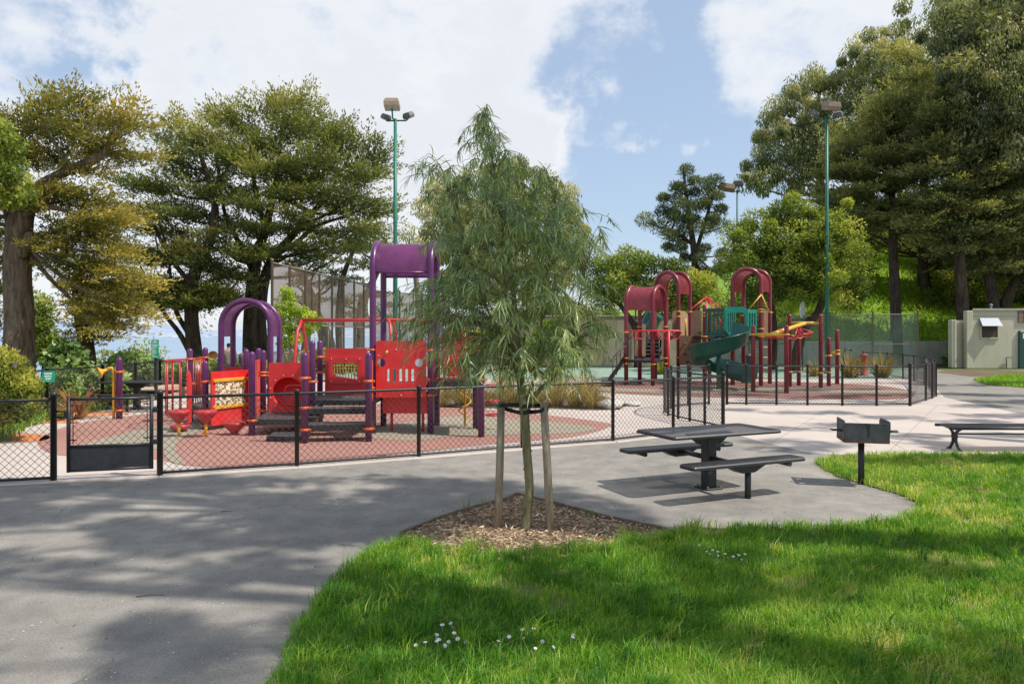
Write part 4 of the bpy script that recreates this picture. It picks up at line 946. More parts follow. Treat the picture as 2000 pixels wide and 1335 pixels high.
# rust creeping up the front and side foot, and the burn streak
mb = MB(); prev = 0
for k in range(24):
    x0_, x1_ = -wx + k * 2 * wx / 24, -wx + (k + 1) * 2 * wx / 24; h0 = .028 + .014 * math.sin(k * .9) + .008 * math.sin(k * 2.3); h1 = .028 + .014 * math.sin((k + 1) * .9) + .008 * math.sin((k + 1) * 2.3)
    mb.add([V3(x0_, -wy - .0085, zb), V3(x1_, -wy - .0085, zb), V3(x1_, -wy - .0085, zb + h1), V3(x0_, -wy - .0085, zb + h0)], [(0, 1, 2, 3)])
    mb.add([V3(-wx - .0085, x1_ * .9, zb), V3(-wx - .0085, x0_ * .9, zb), V3(-wx - .0085, x0_ * .9, zb + h0 * 1.6), V3(-wx - .0085, x1_ * .9, zb + h1 * 1.6)], [(0, 1, 2, 3)])
mb.build('rust_band', M_rustred, box_)
mb = MB(); mb.add([V3(-.03, -wy - .009, zt), V3(.045, -wy - .009, zt), V3(.035, -wy - .009, zt - .07), V3(.03, -wy - .009, zt - .16), V3(.01, -wy - .009, zt - .21), V3(.005, -wy - .009, zt - .12)], [(0, 5, 4, 3, 2, 1)]); mb.build('burn_streak', M_blkmetal, box_)
# ---------------------------------------------------------------- slatted park bench
Yb = 12.55; bx = xx(1862, Yb)
t = thing('park_bench', (bx, Yb, 0), 'black backless bench of curved steel straps at the right edge', 'bench')
Lb = 2.1
prof = [(-.27, .40), (-.262, .425), (-.235, .435), (-.2, .425), (-.12, .405), (0, .40), (.1, .405), (.2, .42), (.235, .435), (.262, .428), (.27, .40)]
mb = MB(); nst = 44
for k in range(nst):
    x0_ = bx - .12 + k * Lb / nst; w_ = Lb / nst * .62
    vs = [(x0_ + s_, Yb + y, z - q) for (y, z) in prof for s_ in (0, w_) for q in (0, .008)]
    fs = []
    for i in range(len(prof) - 1):
        a = i * 4; fs += [(a, a + 2, a + 6, a + 4), (a + 1, a + 5, a + 7, a + 3), (a, a + 4, a + 5, a + 1), (a + 2, a + 3, a + 7, a + 6)]
    mb.add(vs, fs)
st = mb.build('seat', M_blkmetal, t)
mb = MB()
for y in (-.262, .262): mb.tube([(bx - .16, Yb + y, .408), (bx + Lb - .1, Yb + y, .408)], .027, 10)
for y in (-.05, .05): mb.tube([(bx - .1, Yb + y, .39), (bx + Lb - .1, Yb + y, .39)], .012, 8)
mb.build('seat_rails', M_blkmetal, t)
for dx in (.02, Lb - .35):
    mb = MB(); x = bx + dx
    for sy in (-1, 1):
        mb.tube(smooth_path([(x, Yb + sy * .15, .0), (x, Yb + sy * .11, .05), (x, Yb + sy * .05, .13), (x, Yb + sy * .035, .24), (x, Yb + sy * .07, .33), (x, Yb + sy * .20, .39)], 3), lerp_list([.03, .024, .026, .03, .026, .022], 16), 8)
        mb.lathe((x, Yb + sy * .16, 0), [(.05, 0), (.045, .015), (.02, .03)], 10)
    mb.tube([(x, Yb - .07, .24), (x, Yb + .07, .24)], .024, 8)
    mb.build('leg', M_blkmetal, t)
MB().tube([(bx + .02, Yb, .28), (bx + Lb - .35, Yb, .28)], .014, 8).build('stretcher', M_blkmetal, t)
# low seat wall on the left, bin, boulder, hydrant
M_tan = ground_mat('tan_render', (.36, .255, .185), (.44, .33, .25), 25, .8, None, .2, .003)
mb = MB(); P = [at(200, 768, 20.5), at(300, 763, 22.4), at(410, 757, 25.6)]
for a, b in zip(P[:-1], P[1:]):
    c = (a + b) / 2; mb.box((c.x, c.y, .2), (math.hypot(b.x - a.x, b.y - a.y) + .12, .4, .42), math.atan2(b.y - a.y, b.x - a.x), .03)
tag(mb.build('seat_wall', M_tan, origin=(P[0].x, P[0].y, 0)), 'low tan seat wall behind the left picnic table', 'low wall')
M_rock = ground_mat('pale_rock', (.42, .40, .36), (.62, .60, .55), 8, 1.2, ((.25, .23, .2), .5), .8, .02)
def boulder(px, py, Y, s, label):
    c = at(px, py, Y); mb = MB(); vs, fs = [], []; n1_, n2_ = 9, 14
    for i in range(n1_ + 1):
        for k in range(n2_):
            a, b = PI * i / n1_, 2 * PI * k / n2_; q = 1 + .22 * math.sin(3 * b + i) * math.sin(a) + R.uniform(-.07, .07)
            vs.append((c.x + s[0] * q * math.sin(a) * math.cos(b), c.y + s[1] * q * math.sin(a) * math.sin(b), s[2] * .75 + s[2] * q * math.cos(a)))
    for i in range(n1_):
        for k in range(n2_): fs.append((i * n2_ + k, i * n2_ + (k + 1) % n2_, (i + 1) * n2_ + (k + 1) % n2_, (i + 1) * n2_ + k))
    tag(mb.add(vs, fs, True).build('boulder', M_rock, origin=(c.x, c.y, 0)), label, 'boulder')
boulder(1192, 775, 19.6, (.36, .32, .15), 'pale boulder at the right end of the dry grass bed')
boulder(1232, 783, 20.4, (.3, .28, .08), 'low flat boulder beyond the pale one, right of the dry grass bed')
M_hyd = paint('hydrant_red', (.36, .03, .03), .45, .25, 10)
c = gp(1687, 722); s_ = 2.0
t = thing('fire_hydrant', (xx(1687, 35.6), 35.6, 0), 'stout red standpipe inside the fence between the two dry tussocks', 'hydrant')
hx, hy = xx(1687, 35.6), 35.6
MB().lathe((hx, hy, 0), [(.21, 0), (.21, .06), (.165, .09), (.165, .98), (.18, 1.0), (.18, 1.05), (.15, 1.08), (.05, 1.10)], 18).build('barrel', M_hyd, t)
mb = MB(); mb.tube([(hx - .14, hy - .03, .72), (hx - .30, hy - .06, .72)], .06, 12); mb.tube([(hx - .26, hy - .06, .72), (hx - .33, hy - .06, .72)], .09, 12); mb.build('outlet', M_hyd, t)
M_binm = paint('bin_black', (.02, .02, .022), .5)
c = (xx(1460, 38), 38.0)
t = thing('litter_bin', (c[0], c[1], 0), 'dark litter bin beside the green slide, by the court', 'bin')
MB().lathe((c[0], c[1], 0), [(.27, 0), (.3, .04), (.33, .85), (.35, .88), (.33, .9)], 16).build('bin_body', M_binm, t)
MB().lathe((c[0], c[1], .9), [(.35, 0), (.33, .06), (.2, .16), (.05, .2)], 16).build('lid', M_binm, t)
# drinking fountain like standpipe by the far fence
mb = MB(); q = (xx(1648, 37), 37.0); mb.tube([(q[0], q[1], 0), (q[0], q[1], 1.15), (q[0] + .1, q[1], 1.3), (q[0] + .35, q[1], 1.3), (q[0] + .38, q[1], 1.2)], .05, 8)
tag(mb.build('tap_standpipe', M_blkmetal, origin=(q[0], q[1], 0)), 'thin black tap standpipe behind the far fence, left of the red standpipe', 'standpipe')
# litter on the path and lawn
M_twig = paint('twig_brown', (.05, .035, .025), .9); M_leafd = paint('dead_leaf_brown', (.12, .06, .025), .85)
for k, (px, py, ln_, a_, lb) in enumerate(((293, 1164, .2, .2, 'longest dark twig on the asphalt, in the sun patch at left'), (442, 999, .12, .1, 'short dark twig on the shaded asphalt beyond'), (724, 1070, .11, .9, 'twig at the path edge near the mulch'))):
    p = gp(px, py); u_ = Vector((math.cos(a_), math.sin(a_), 0)) * ln_ / 2
    tag(MB().tube([p - u_ + Vector((0, 0, .006)), p + Vector((0, .008, .01)), p + u_ + Vector((0, 0, .005))], [.0032, .003, .0018], 5).build('twig', M_twig, origin=p), lb, 'twig', 'twigs on the path')
mb = MB(); p = gp(1908, 963)
for k in range(7):
    d = unit(NR.normal(size=3) * np.array([1, 1, .4])); b = p + Vector((R.uniform(-.06, .06), R.uniform(-.04, .04), .06)); d = Vector(d) * .07; w_ = Vector((-d.y, d.x, .01)) * .45
    mb.add([b, b + d * .5 + w_ * .5, b + d, b + d * .5 - w_ * .5], [(0, 1, 2, 3)])
tag(mb.build('dead_leaf_clump', M_leafd, origin=p), 'curled brown dead leaf lying in the grass right of the grill', 'dead leaf')
M_pale = paint('pale_litter', (.6, .6, .57), .7)
pts = NR.uniform(0, 1, (260, 2)); mb = MB()
for a, b in pts:
    p = gp(a * 1900, 930 + b * 400)
    if in_poly(np.array([p.x]), np.array([p.y]), lawn_w)[0] or in_poly(np.array([p.x]), np.array([p.y]), mulch_w)[0] or p.y > 11.2 - .0: continue
    if in_poly(np.array([p.x]), np.array([p.y]), conc)[0]: continue
    s_ = R.uniform(.004, .013); th = R.uniform(0, 6.3); u_ = Vector((math.cos(th), math.sin(th), 0)) * s_; v__ = Vector((-u_.y, u_.x, 0)) * R.uniform(.3, .8); b_ = Vector((p.x, p.y, .003))
    mb.add([b_ - u_, b_ - v__ + Vector((0, 0, .002)), b_ + u_, b_ + v__ + Vector((0, 0, .002))], [(0, 1, 2, 3)])
o = mb.build('petal_debris', M_pale); tag(o, 'pale specks of petals and grit strewn over the asphalt', kind='stuff')
# ---------------------------------------------------------------- first playground: purple and red
M_pur = paint('purple_post', (.105, .016, .105), .28, .18, 5, .55, .06)
M_red = paint('red_panel', (.70, .024, .026), .38, .12, 4, .5, .08)
M_redm = paint('red_metal', (.52, .03, .035), .32, .15, 6, .5, .08)
M_orc = paint('orange_clamp', (.72, .135, .018), .4, .15, 8, .5, .08)
M_yel = paint('yellow_metal', (.72, .36, .02), .38, .15, 8, .5, .1)
M_tanh = paint('tan_horn', (.55, .33, .10), .45, .15, 8)
M_deck, nt = nm('dark_deck'); p = coords(nt)
v = N(nt, 'ShaderNodeTexVoronoi'); v.inputs['Scale'].default_value = 22; v.inputs['Randomness'].default_value = .05; L(nt, p, v.inputs['Vector'])
hol = ramp(nt, v.outputs['Distance'], [(.28, (0, 0, 0)), (.36, (1, 1, 1))])
finish(nt, mixc(nt, hol, (.012, .011, .012), ramp(nt, noise(nt, 9, 4, .6, p), [(.3, (.045, .040, .041)), (.7, (.095, .085, .082))])), .6, hol, .4, .004, .35)
M_decke = paint('deck_edge', (.020, .018, .019), .5, .3, 9)
M_bolt = paint('pale_bolt', (.62, .60, .55), .3, .1, 20)
def tinted(name, c, gloss=.18, a=.6):
    """tinted translucent plastic canopy"""
    m, nt = nm(name); p = coords(nt)
    col = ramp(nt, noise(nt, 3, 4, .6, p), [(.3, tuple(x * .8 for x in c)), (.7, tuple(min(1, x * 1.25) for x in c))])
    b = N(nt, 'ShaderNodeBsdfPrincipled'); L(nt, col, b.inputs['Base Color']); b.inputs['Roughness'].default_value = gloss; b.inputs['Specular IOR Level'].default_value = .6
    t = N(nt, 'ShaderNodeBsdfTranslucent'); L(nt, col, t.inputs[0]); tr = N(nt, 'ShaderNodeBsdfTransparent'); L(nt, col, tr.inputs[0])
    m1 = N(nt, 'ShaderNodeMixShader'); m1.inputs[0].default_value = .45; L(nt, b.outputs[0], m1.inputs[1]); L(nt, t.outputs[0], m1.inputs[2])
    m2 = N(nt, 'ShaderNodeMixShader'); m2.inputs[0].default_value = a; L(nt, tr.outputs[0], m2.inputs[1]); L(nt, m1.outputs[0], m2.inputs[2])
    o = N(nt, 'ShaderNodeOutputMaterial'); L(nt, m2.outputs[0], o.inputs[0]); return m
M_pcan = tinted('purple_canopy', (.25, .075, .22), .2, .82)
PR = .064
def dome_post(parent, x, y, ztop, mat, r=PR, clamps=(), z0=0.0, cm=None):
    p = MB().lathe((x, y, z0), [(r, 0)] + [(r, ztop - z0 - r)] + [(r * math.cos(a), ztop - z0 - r + r * math.sin(a)) for a in (.35, .7, 1.05, 1.35)] + [(.0005, ztop - z0)], 18).build('post', mat, parent)
    for cz in clamps: clamp(p, x, y, cz, r, cm or M_orc)
    return p
def clamp(p, x, y, cz, r=PR, mat=None, ear=0.0):
    mb = MB(); mb.lathe((x, y, cz - .025), [(r + .002, 0), (r + .014, .004), (r + .014, .046), (r + .002, .05)], 18)
    mb.box((x + (r + .028) * math.cos(ear), y + (r + .028) * math.sin(ear), cz), (.05, .035, .04), ear, .006)
    mb.box((x - (r + .024) * math.cos(ear), y - (r + .024) * math.sin(ear), cz), (.04, .03, .038), ear, .006)
    mb.build('clamp', mat or M_orc, p)
def arch_tube(p0, p1, zs, r, n=14):
    """hairpin arch standing on p0 and p1 (xy), springing at zs"""
    p0, p1 = Vector((p0[0], p0[1], 0)), Vector((p1[0], p1[1], 0)); c = (p0 + p1) / 2; u = (p1 - p0).normalized(); R_ = (p1 - p0).length / 2
    return [p0, p0 + Vector((0, 0, zs * .5)), p0 + Vector((0, 0, zs))] + [c + Vector((0, 0, zs)) - u * (R_ * math.cos(a)) + Vector((0, 0, R_ * math.sin(a))) for a in [PI * i / n for i in range(1, n)]] + [p1 + Vector((0, 0, zs)), p1 + Vector((0, 0, zs * .5)), p1]
def canopy(parent, a0, a1, b0, b1, zs, drop, mat, n=16):
    """barrel sheet from arch a0-a1 to arch b0-b1, reaching drop below the springing"""
    A0, A1, B0, B1 = (Vector((q[0], q[1], 0)) for q in (a0, a1, b0, b1)); vs = []
    prof = [(-1, -drop)] + [(-math.cos(PI * i / n), math.sin(PI * i / n)) for i in range(n + 1)] + [(1, -drop)]
    for (p0, p1) in ((A0, A1), (A0.lerp(B0, .33), A1.lerp(B1, .33)), (A0.lerp(B0, .66), A1.lerp(B1, .66)), (B0, B1)):
        c = (p0 + p1) / 2; u = (p1 - p0) / 2; R_ = u.length
        for (x, z) in prof: vs.append(c + u * x * .99 + Vector((0, 0, zs + (z * R_ * .985 if z > 0 else z))))
    m_ = len(prof); fs = [(j * m_ + i, j * m_ + i + 1, (j + 1) * m_ + i + 1, (j + 1) * m_ + i) for j in range(3) for i in range(m_ - 1)]
    return MB().add(vs, fs, True).build('canopy', mat, parent)
def deck(parent, poly, z, th=.07, name='deck'):
    """perforated coated deck with a skirt"""
    mb = MB(); mb.prism(poly, z - th, z); d = mb.build(name, M_deck, parent)
    cx = sum(p[0] for p in poly) / len(poly); cy = sum(p[1] for p in poly) / len(poly); mb = MB()
    mb = MB()
    for a, b in zip(poly, poly[1:] + poly[:1]):
        m_ = ((a[0] + b[0]) / 2, (a[1] + b[1]) / 2, z - .055); mb.box(m_, (math.hypot(b[0] - a[0], b[1] - a[1]) + .012, .014, .11), math.atan2(b[1] - a[1], b[0] - a[0]), .003)
    mb.build('deck_skirt', M_decke, d); return d
def bolts(parent, Mx, pts, r=.014, side=-1):
    mb = MB()
    for (x, z) in pts: mb.lathe(Mx @ Vector((x, side * .016, z)), [(r, 0), (r * .8, .010), (r * .3, .014)], 8, Matrix.Rotation(0, 3, 'Z') @ (Mx.to_3x3() @ Matrix.Rotation(PI / 2 if side < 0 else -PI / 2, 3, 'X')))
    mb.build('bolts', M_bolt, parent)

ps = thing('play_structure', (-4.4, 15.2, 0), 'low purple and red toddler play structure with ramps, panels and a tall canopy tower', 'play structure')
X1 = lambda px, Y: (xx(px, Y), Y)
def pp(px, ytop, Y, cl=()):
    x, y = X1(px, Y); dome_post(ps, x, y, zz(ytop, Y), M_pur, clamps=[zz(c, Y) for c in cl])
    return (x, y)
P2 = pp(371, 680, 16.6, (701, 749, 806)); P3 = pp(401, 678, 17.6, (698,)); P4 = pp(401, 704, 15.2, (745, 831))
P5 = pp(492, 686, 14.3, (821,)); P6 = pp(481, 681, 16.2, (739, 806)); P7 = pp(514, 683, 16.0, (727, 733, 802)); P8 = pp(505, 679, 17.3, ())
P9 = pp(595, 688, 13.3, (738, 796, 839)); P10 = pp(610, 665, 14.9, (745, 804, 821)); P11 = pp(625, 664, 16.3, (697, 727, 779)); P12 = pp(720, 688, 13.5, (744, 837))
P14 = pp(940, 692, 14.1, (741,)); P15 = pp(929, 694, 15.4, (741,))
# rear arch with canopy
a0, a1, b0, b1 = X1(432, 17.6), X1(528, 17.6), X1(455, 19.1), X1(546, 19.1)
zs = zz(583, 17.6) - (a1[0] - a0[0]) / 2 - .0
for (q0, q1) in ((a0, a1), (b0, b1)): MB().tube(arch_tube(q0, q1, zs - .05, .072), .072, 12).build('arch', M_pur, ps)
canopy(ps, a0, a1, b0, b1, zs - .05, .28, M_pcan)
deck(ps, [(a0[0], 17.6), (a1[0], 17.6), (b1[0], 19.1), (b0[0], 19.1)], .6)
# tower with the tall canopy
ta0, ta1, tb0, tb1 = (-2.84, 14.62), (-2.84, 15.84), (-1.66, 14.62), (-1.66, 15.84)
zt = zz(473, 15.0) - .61
for (q0, q1) in ((ta0, ta1), (tb0, tb1)):
    o = MB().tube(arch_tube(q0, q1, zt, .066), .066, 14).build('arch', M_pur, ps)
    for cz in ((741, 684, 771) if q0 == tb0 else (683, 757)): clamp(o, q0[0], q0[1], zz(cz, 14.62), .066)
canopy(ps, ta0, ta1, tb0, tb1, zt, .05, M_pcan)
MB().tube([(-2.84, 14.62, zt - .05), (-1.66, 14.62, zt - .05)], .02, 8).build('canopy_rail', M_pur, ps)
MB().tube([(-2.84, 15.84, zt - .05), (-1.66, 15.84, zt - .05)], .02, 8).build('canopy_rail', M_pur, ps)
deck(ps, [(-2.84, 14.62), (-1.66, 14.62), (-1.66, 15.84), (-2.84, 15.84)], 1.0)
Mx = Matrix.Translation((-2.25, 14.56, 0)); z0, z1 = zz(776, 14.56), zz(665, 14.56)
hl = [circ(-.40, zz(717, 14.56), .085)] + [rrect(-.255 + .122 * k - .028, zz(748, 14.56), -.255 + .122 * k + .028, zz(720, 14.56), .027, 4) for k in range(5)]
hl += [circ(.36, zz(708, 14.56), .085)]; hl[0] = circ(-.40, zz(708, 14.56), .085)
v_, f_ = panel(rrect(-.51, z0, .51, z1, .045), hl, .032, Mx); pn = MB().add(v_, f_).build('front_panel', M_red, ps)
MB().lathe(Mx @ Vector((.36, -.018, zz(708, 14.56))), [(.0005, 0), (.08, .001)], 18, Matrix.Rotation(PI / 2, 3, 'X')).build('bubble_mirror', M_glass, pn)
bolts(pn, Mx, [(-.1, z1 - .18), (.05, z1 - .18), (-.42, z0 + .05), (0, z0 + .05), (.42, z0 + .05), (-.46, z1 - .3)])
MB().tube([Mx @ Vector((-.28, -.02, z1 - .21)), Mx @ Vector((-.29, -.1, z1 - .26))], [.022, .03], 8).build('toy_knob', M_tanh, pn)
# curved tray slung under the tower
mb = MB(); vs = []
for i in range(9):
    a = -PI * .5 + PI * .5 * i / 8
    for x in (-2.66, -2.5, -1.9, -1.74): vs.append((x, 14.75 + .5 * (1 - math.cos(a + PI / 2)) * .8, (zz(806, 14.75) + .0) + (.42 if i == 8 else .42 * (1 + math.sin(a)))))
mb.add(vs, [(j * 4 + i, j * 4 + i + 1, j * 4 + 5 + i, j * 4 + 4 + i) for j in range(8) for i in range(3)], True)
mb.add([(-2.66, 14.74, .40), (-1.74, 14.74, .40), (-1.74, 14.74, .78), (-2.66, 14.74, .78)], [(0, 1, 2, 3)]); tr_ = mb.build('storage_tray', M_red, ps)
for x in (-2.5, -1.85): MB().tube([(x, 14.9, 0), (x, 14.9, .42)], .03, 8).build('leg', M_redm, tr_)
# orange guard beside the tower steps
mb = MB(); Mg = place((-2.76, 13.62, 0), (-2.84, 14.55)); v_, f_ = panel([(0, .25), (.12, .25), (.22, .5), (.9, .72), (.9, 1.5), (.72, 1.5), (.62, 1.2), (.3, 1.12), (.05, .95), (0, .6)], [], .04, Mg); mb.add(v_, f_); mb.build('orange_guard', M_orc, ps)
# stair treads, decks
deck(ps, [(-3.86, 13.36), (-2.68, 13.52), (-2.70, 14.0), (-3.9, 13.86)], .33, name='stair_tread')
deck(ps, [(-4.12, 14.12), (-2.86, 14.18), (-2.86, 14.6), (-4.12, 14.6)], .56, name='stair_tread')
deck(ps, [(-4.4, 14.9), (-2.92, 14.9), (-2.92, 16.3), (-4.5, 16.3)], .66)
deck(ps, [(P5[0] + .02, 14.3), (-4.0, 14.3), (-4.1, 15.6), (-5.35, 15.6)], .33)
deck(ps, [(-4.62, 13.5), (-3.96, 13.5), (-3.98, 14.15), (-4.7, 14.15)], .10, .05, 'stair_tread')
deck(ps, [(P4[0], 15.3), (P6[0], 16.2), (P3[0] + .1, 17.6), (P2[0] - .02, 16.6)], .42)
# window panel behind the decks
Yw = 16.35; Mx = Matrix.Translation((xx(676.5, Yw), Yw, 0)); hw = (718 - 635) / 2 * Yw / F
z0, z1 = zz(781, Yw), zz(680, Yw); wz0, wz1 = zz(738, Yw), zz(708, Yw)
v_, f_ = panel(rrect(-hw, z0, hw, z1, .05), [[(-.30, wz0 + .06), (.27, wz0 - .03), (.27, wz1), (-.30, wz1)]], .03, Mx); pn = MB().add(v_, f_).build('window_panel', M_red, ps)
v_, f_ = panel(rrect(-.40, wz0 - .13, .37, wz1 + .13, .07), [[(-.30, wz0 + .06), (.27, wz0 - .03), (.27, wz1), (-.30, wz1)]], .03, Mx @ Matrix.Translation((0, -.032, 0))); fr = MB().add(v_, f_).build('raised_frame', M_red, pn)
mb = MB()
for k in range(9): x = -.27 + k * .065; mb.tube([Mx @ Vector((x, -.02, wz0 - .02)), Mx @ Vector((x, -.02, wz1))], .011, 6); mb.lathe(Mx @ Vector((x, -.02, wz1 - .1)), [(.018, 0), (.024, .03), (.018, .06)], 8)
mb.tube([Mx @ Vector((-.3, -.02, wz1 - .14)), Mx @ Vector((.27, -.02, wz1 - .14))], .01, 6); mb.build('abacus', M_tanh, pn)
bolts(fr, Mx @ Matrix.Translation((0, -.034, 0)), [(-.33, wz1 + .09), (0, wz1 + .09), (.31, wz1 + .09), (-.33, wz0 - .07), (0, wz0 - .07), (.31, wz0 - .07)])
# bubble panel
Yb_ = 15.7; cx_ = xx(563, Yb_); Mx = Matrix.Translation((cx_, Yb_, 0)); z0, z1 = zz(808, Yb_), zz(708, Yb_); cz = zz(767, Yb_); Rb = .345
v_, f_ = panel(rrect(xx(525, Yb_) - cx_, z0, xx(608, Yb_) - cx_, z1, .03), [circ(0, cz, Rb, 28)], .03, Mx); pn = MB().add(v_, f_).build('bubble_panel', M_red, ps)
prof = [(Rb + .02, 0), (Rb, -.012)] + [(Rb * math.cos(a), -.02 - .30 * math.sin(a)) for a in (.15, .4, .7, 1.0, 1.3, 1.5)] + [(.001, -.32)]
MB().lathe(Mx @ Vector((0, -.01, cz)), prof, 28, Matrix.Rotation(PI / 2, 3, 'X'), caps=False).build('bubble_bowl', M_red, pn)
bolts(pn, Mx, [((Rb + .05) * math.cos(a), cz + (Rb + .05) * math.sin(a)) for a in [2 * PI * (i + .5) / 12 for i in range(12)]], .012)
lp = rrect(-.02, cz - .26, .40, cz + .17, .1, 5); MB().tube([Mx @ Vector((x, -.12, z)) for x, z in lp], .022, 8, closed=True).build('grab_loop', M_redm, pn)
# bead wall (rolling blocks) on the ramp
B0, B1 = Vector((xx(412, 15.05), 15.05, 0)), Vector((xx(485, 16.05), 16.05, 0)); Lb_ = (B1 - B0).length; Mx = place(B0, B1); z0, z1 = .10, 1.24
v_, f_ = panel(rrect(0, z0, Lb_, z1, .05), [[(.10, .50), (Lb_ - .10, .50), (Lb_ - .10, 1.02), (.10, 1.02)]], .03, Mx); pn = MB().add(v_, f_).build('bead_panel', M_red, ps)
for z_ in (1.045, .475): MB().box(Mx @ Vector((Lb_ / 2, -.03, z_)), (Lb_ - .08, .05, .075), math.atan2(B1.y - B0.y, B1.x - B0.x), .012).build('bead_rail', M_yel, pn)
M_bead, nt = nm('wooden_blocks'); a_ = N(nt, 'ShaderNodeAttribute', attribute_name='tone')
finish(nt, ramp(nt, a_.outputs['Fac'], [(0, (.78, .74, .62)), (.45, (.76, .70, .55)), (.5, (.30, .15, .05)), (.75, (.40, .22, .08)), (.8, (.66, .48, .22)), (1, (.7, .55, .3))]), .5, spec=.3)
mb = MB(); mb.tone = True; ncol = 15
for i in range(ncol):
    x = .13 + i * (Lb_ - .26) / (ncol - 1); z_ = .515; tw = R.uniform(-.8, .8)
    while z_ < 1.0:
        h_ = R.choice((.028, .04, .055)); h_ = min(h_, 1.005 - z_)
        mb.box(Mx @ Vector((x, -.01 + R.uniform(-.012, .012), z_ + h_ / 2)), ((Lb_ - .26) / (ncol - 1) * .9, .034, h_ * .96), math.atan2(B1.y - B0.y, B1.x - B0.x) + tw, .004, tone=R.random()); z_ += h_
mb.build('rolling_blocks', M_bead, pn)
# ramp guard and panels behind
for (a, b, z0_, z1_) in (((xx(437, 18.1), 18.1), (xx(480, 17.9), 17.9), .7, zz(716, 18)), ((xx(497, 15.75), 15.75), (xx(508, 17.0), 17.0), .15, zz(704, 15.9))):
    M_ = place((*a, 0), (*b, 0)); l_ = math.hypot(b[0] - a[0], b[1] - a[1]); v_, f_ = panel(rrect(0, z0_, l_, z1_, .06), [], .03, M_); MB().add(v_, f_).build('side_panel', M_red, ps)
# bowed climbing bars
zc0, zc1 = zz(803, 16), zz(702, 16.2); cc = Vector((xx(384, 16.7), 16.7, 0)); ring = [Vector((xx(371, 16.6), 16.6, 0)), Vector((xx(350, 16.3), 16.15, 0)), Vector((xx(337, 15.9), 15.6, 0)), Vector((xx(343, 15.4), 15.1, 0)), Vector((xx(368, 15.1), 14.9, 0))]
rp_ = smooth_path(ring, 4); cg = None
mb = MB()
for z_ in (zc0, zc1): mb.tube([q + Vector((0, 0, z_)) for q in rp_], .019, 8)
cg = mb.build('barrier_rails', M_redm, ps)
mb = MB()
for q in rp_[1::2]: mb.tube([q + Vector((0, 0, zc0)), q + Vector((0, 0, zc1))], .013, 6)
for k in range(7):
    q = Vector((*P2, 0)).lerp(Vector((*P3, 0)), (k + .5) / 7); mb.tube([q + Vector((0, 0, zc0 + .05)), q + Vector((0, 0, zc1))], .013, 6)
for z_ in (zc0 + .05, zc1): mb.tube([Vector((*P2, z_)), Vector((*P3, z_))], .018, 8)
mb.build('barrier_bars', M_redm, cg)
M_ = place((xx(366, 14.95), 14.95, 0), (xx(378, 15.25), 15.25, 0)); v_, f_ = panel([(0, .18), (.17, .18), (.19, 1.0), (.12, 1.22), (.03, 1.28), (0, 1.2)], [], .035, M_); MB().add(v_, f_).build('blade_panel', M_red, ps)
# horn on the rear post
hc = at(413, 690, 17.6); d_ = (at(421, 697, 17.4) - hc).normalized()
def horn(parent, c, d, mat, s_=1.0):
    q = d.to_track_quat('Z', 'Y').to_matrix()
    MB().lathe(c, [(.035 * s_, -.10 * s_), (.04 * s_, .0), (.06 * s_, .06 * s_), (.11 * s_, .12 * s_), (.165 * s_, .16 * s_), (.17 * s_, .175 * s_), (.15 * s_, .16 * s_), (.09 * s_, .11 * s_), (.03 * s_, .04 * s_), (.001, .02 * s_)], 20, q).build('horn', mat, parent)
horn(ps, hc, Vector((.55, -.75, -.38)).normalized(), M_tanh, .72)
# bridge to the right with bar barriers
deck(ps, [(-1.6, 14.3), (-.62, 14.15), (-.72, 15.4), (-1.62, 15.6)], 1.10)
mb = MB(); mb.tube([(-1.66, 14.5, 1.12), (P14[0], P14[1], 1.12)], .025, 8); mb.tube([(-1.66, 14.5, 1.95), (P14[0], P14[1], 1.95)], .02, 8)
for k in range(10):
    q = Vector((-1.62, 14.5, 0)).lerp(Vector((P14[0], P14[1], 0)), (k + .5) / 10); mb.tube([q + Vector((0, 0, 1.12)), q + Vector((0, 0, 1.95))], .014, 6)
mb.build('bar_barrier', M_redm, ps); mb = MB()
for k in range(9):
    q = Vector((-1.62, 15.6, 0)).lerp(Vector((P15[0], P15[1], 0)), (k + .5) / 9); mb.tube([q + Vector((0, 0, 1.12)), q + Vector((0, 0, 1.95))], .014, 6)
mb.tube([(-1.66, 15.6, 1.95), (P15[0], P15[1], 1.95)], .02, 8); mb.build('bar_barrier', M_redm, ps)
M_ = Matrix.Translation((-1.28, 14.9, 0)); v_, f_ = panel(rrect(-.16, 1.15, .16, 2.15, .1), [], .03, M_); MB().add(v_, f_).build('side_panel', M_red, ps)
# corkscrew climber and loop ladder
qx, qy = xx(908, 15.7), 15.7
mb = MB(); mb.tube([(qx, qy, 0), (qx, qy, 2.3)], .026, 10); mb.tube([(qx + .13 * math.cos(a), qy + .13 * math.sin(a), .15 + .95 * a / (2 * PI) / 2.4 * 1.05) for a in [2 * PI * i / 18 for i in range(84)]], .017, 7); mb.build('corkscrew_climber', M_yel, ps)
lx, ly = xx(977, 15.2), 15.2
mb = MB(); mb.tube([(lx, ly, .0), (lx, ly, 2.0), (lx - .12, ly, 2.2), (lx - .35, ly + .1, 2.25)], .026, 10)
for z_ in (.32, .62, .95, 1.28): mb.tube([(lx, ly, z_)] + [(lx - .16 + .14 * math.cos(a) * 1.0, ly + .15 * math.sin(a), z_) for a in [.5 + (2 * PI - 1.0) * i / 14 for i in range(15)]] + [(lx, ly, z_)], .017, 7)
mb.build('loop_ladder', M_redm, ps)
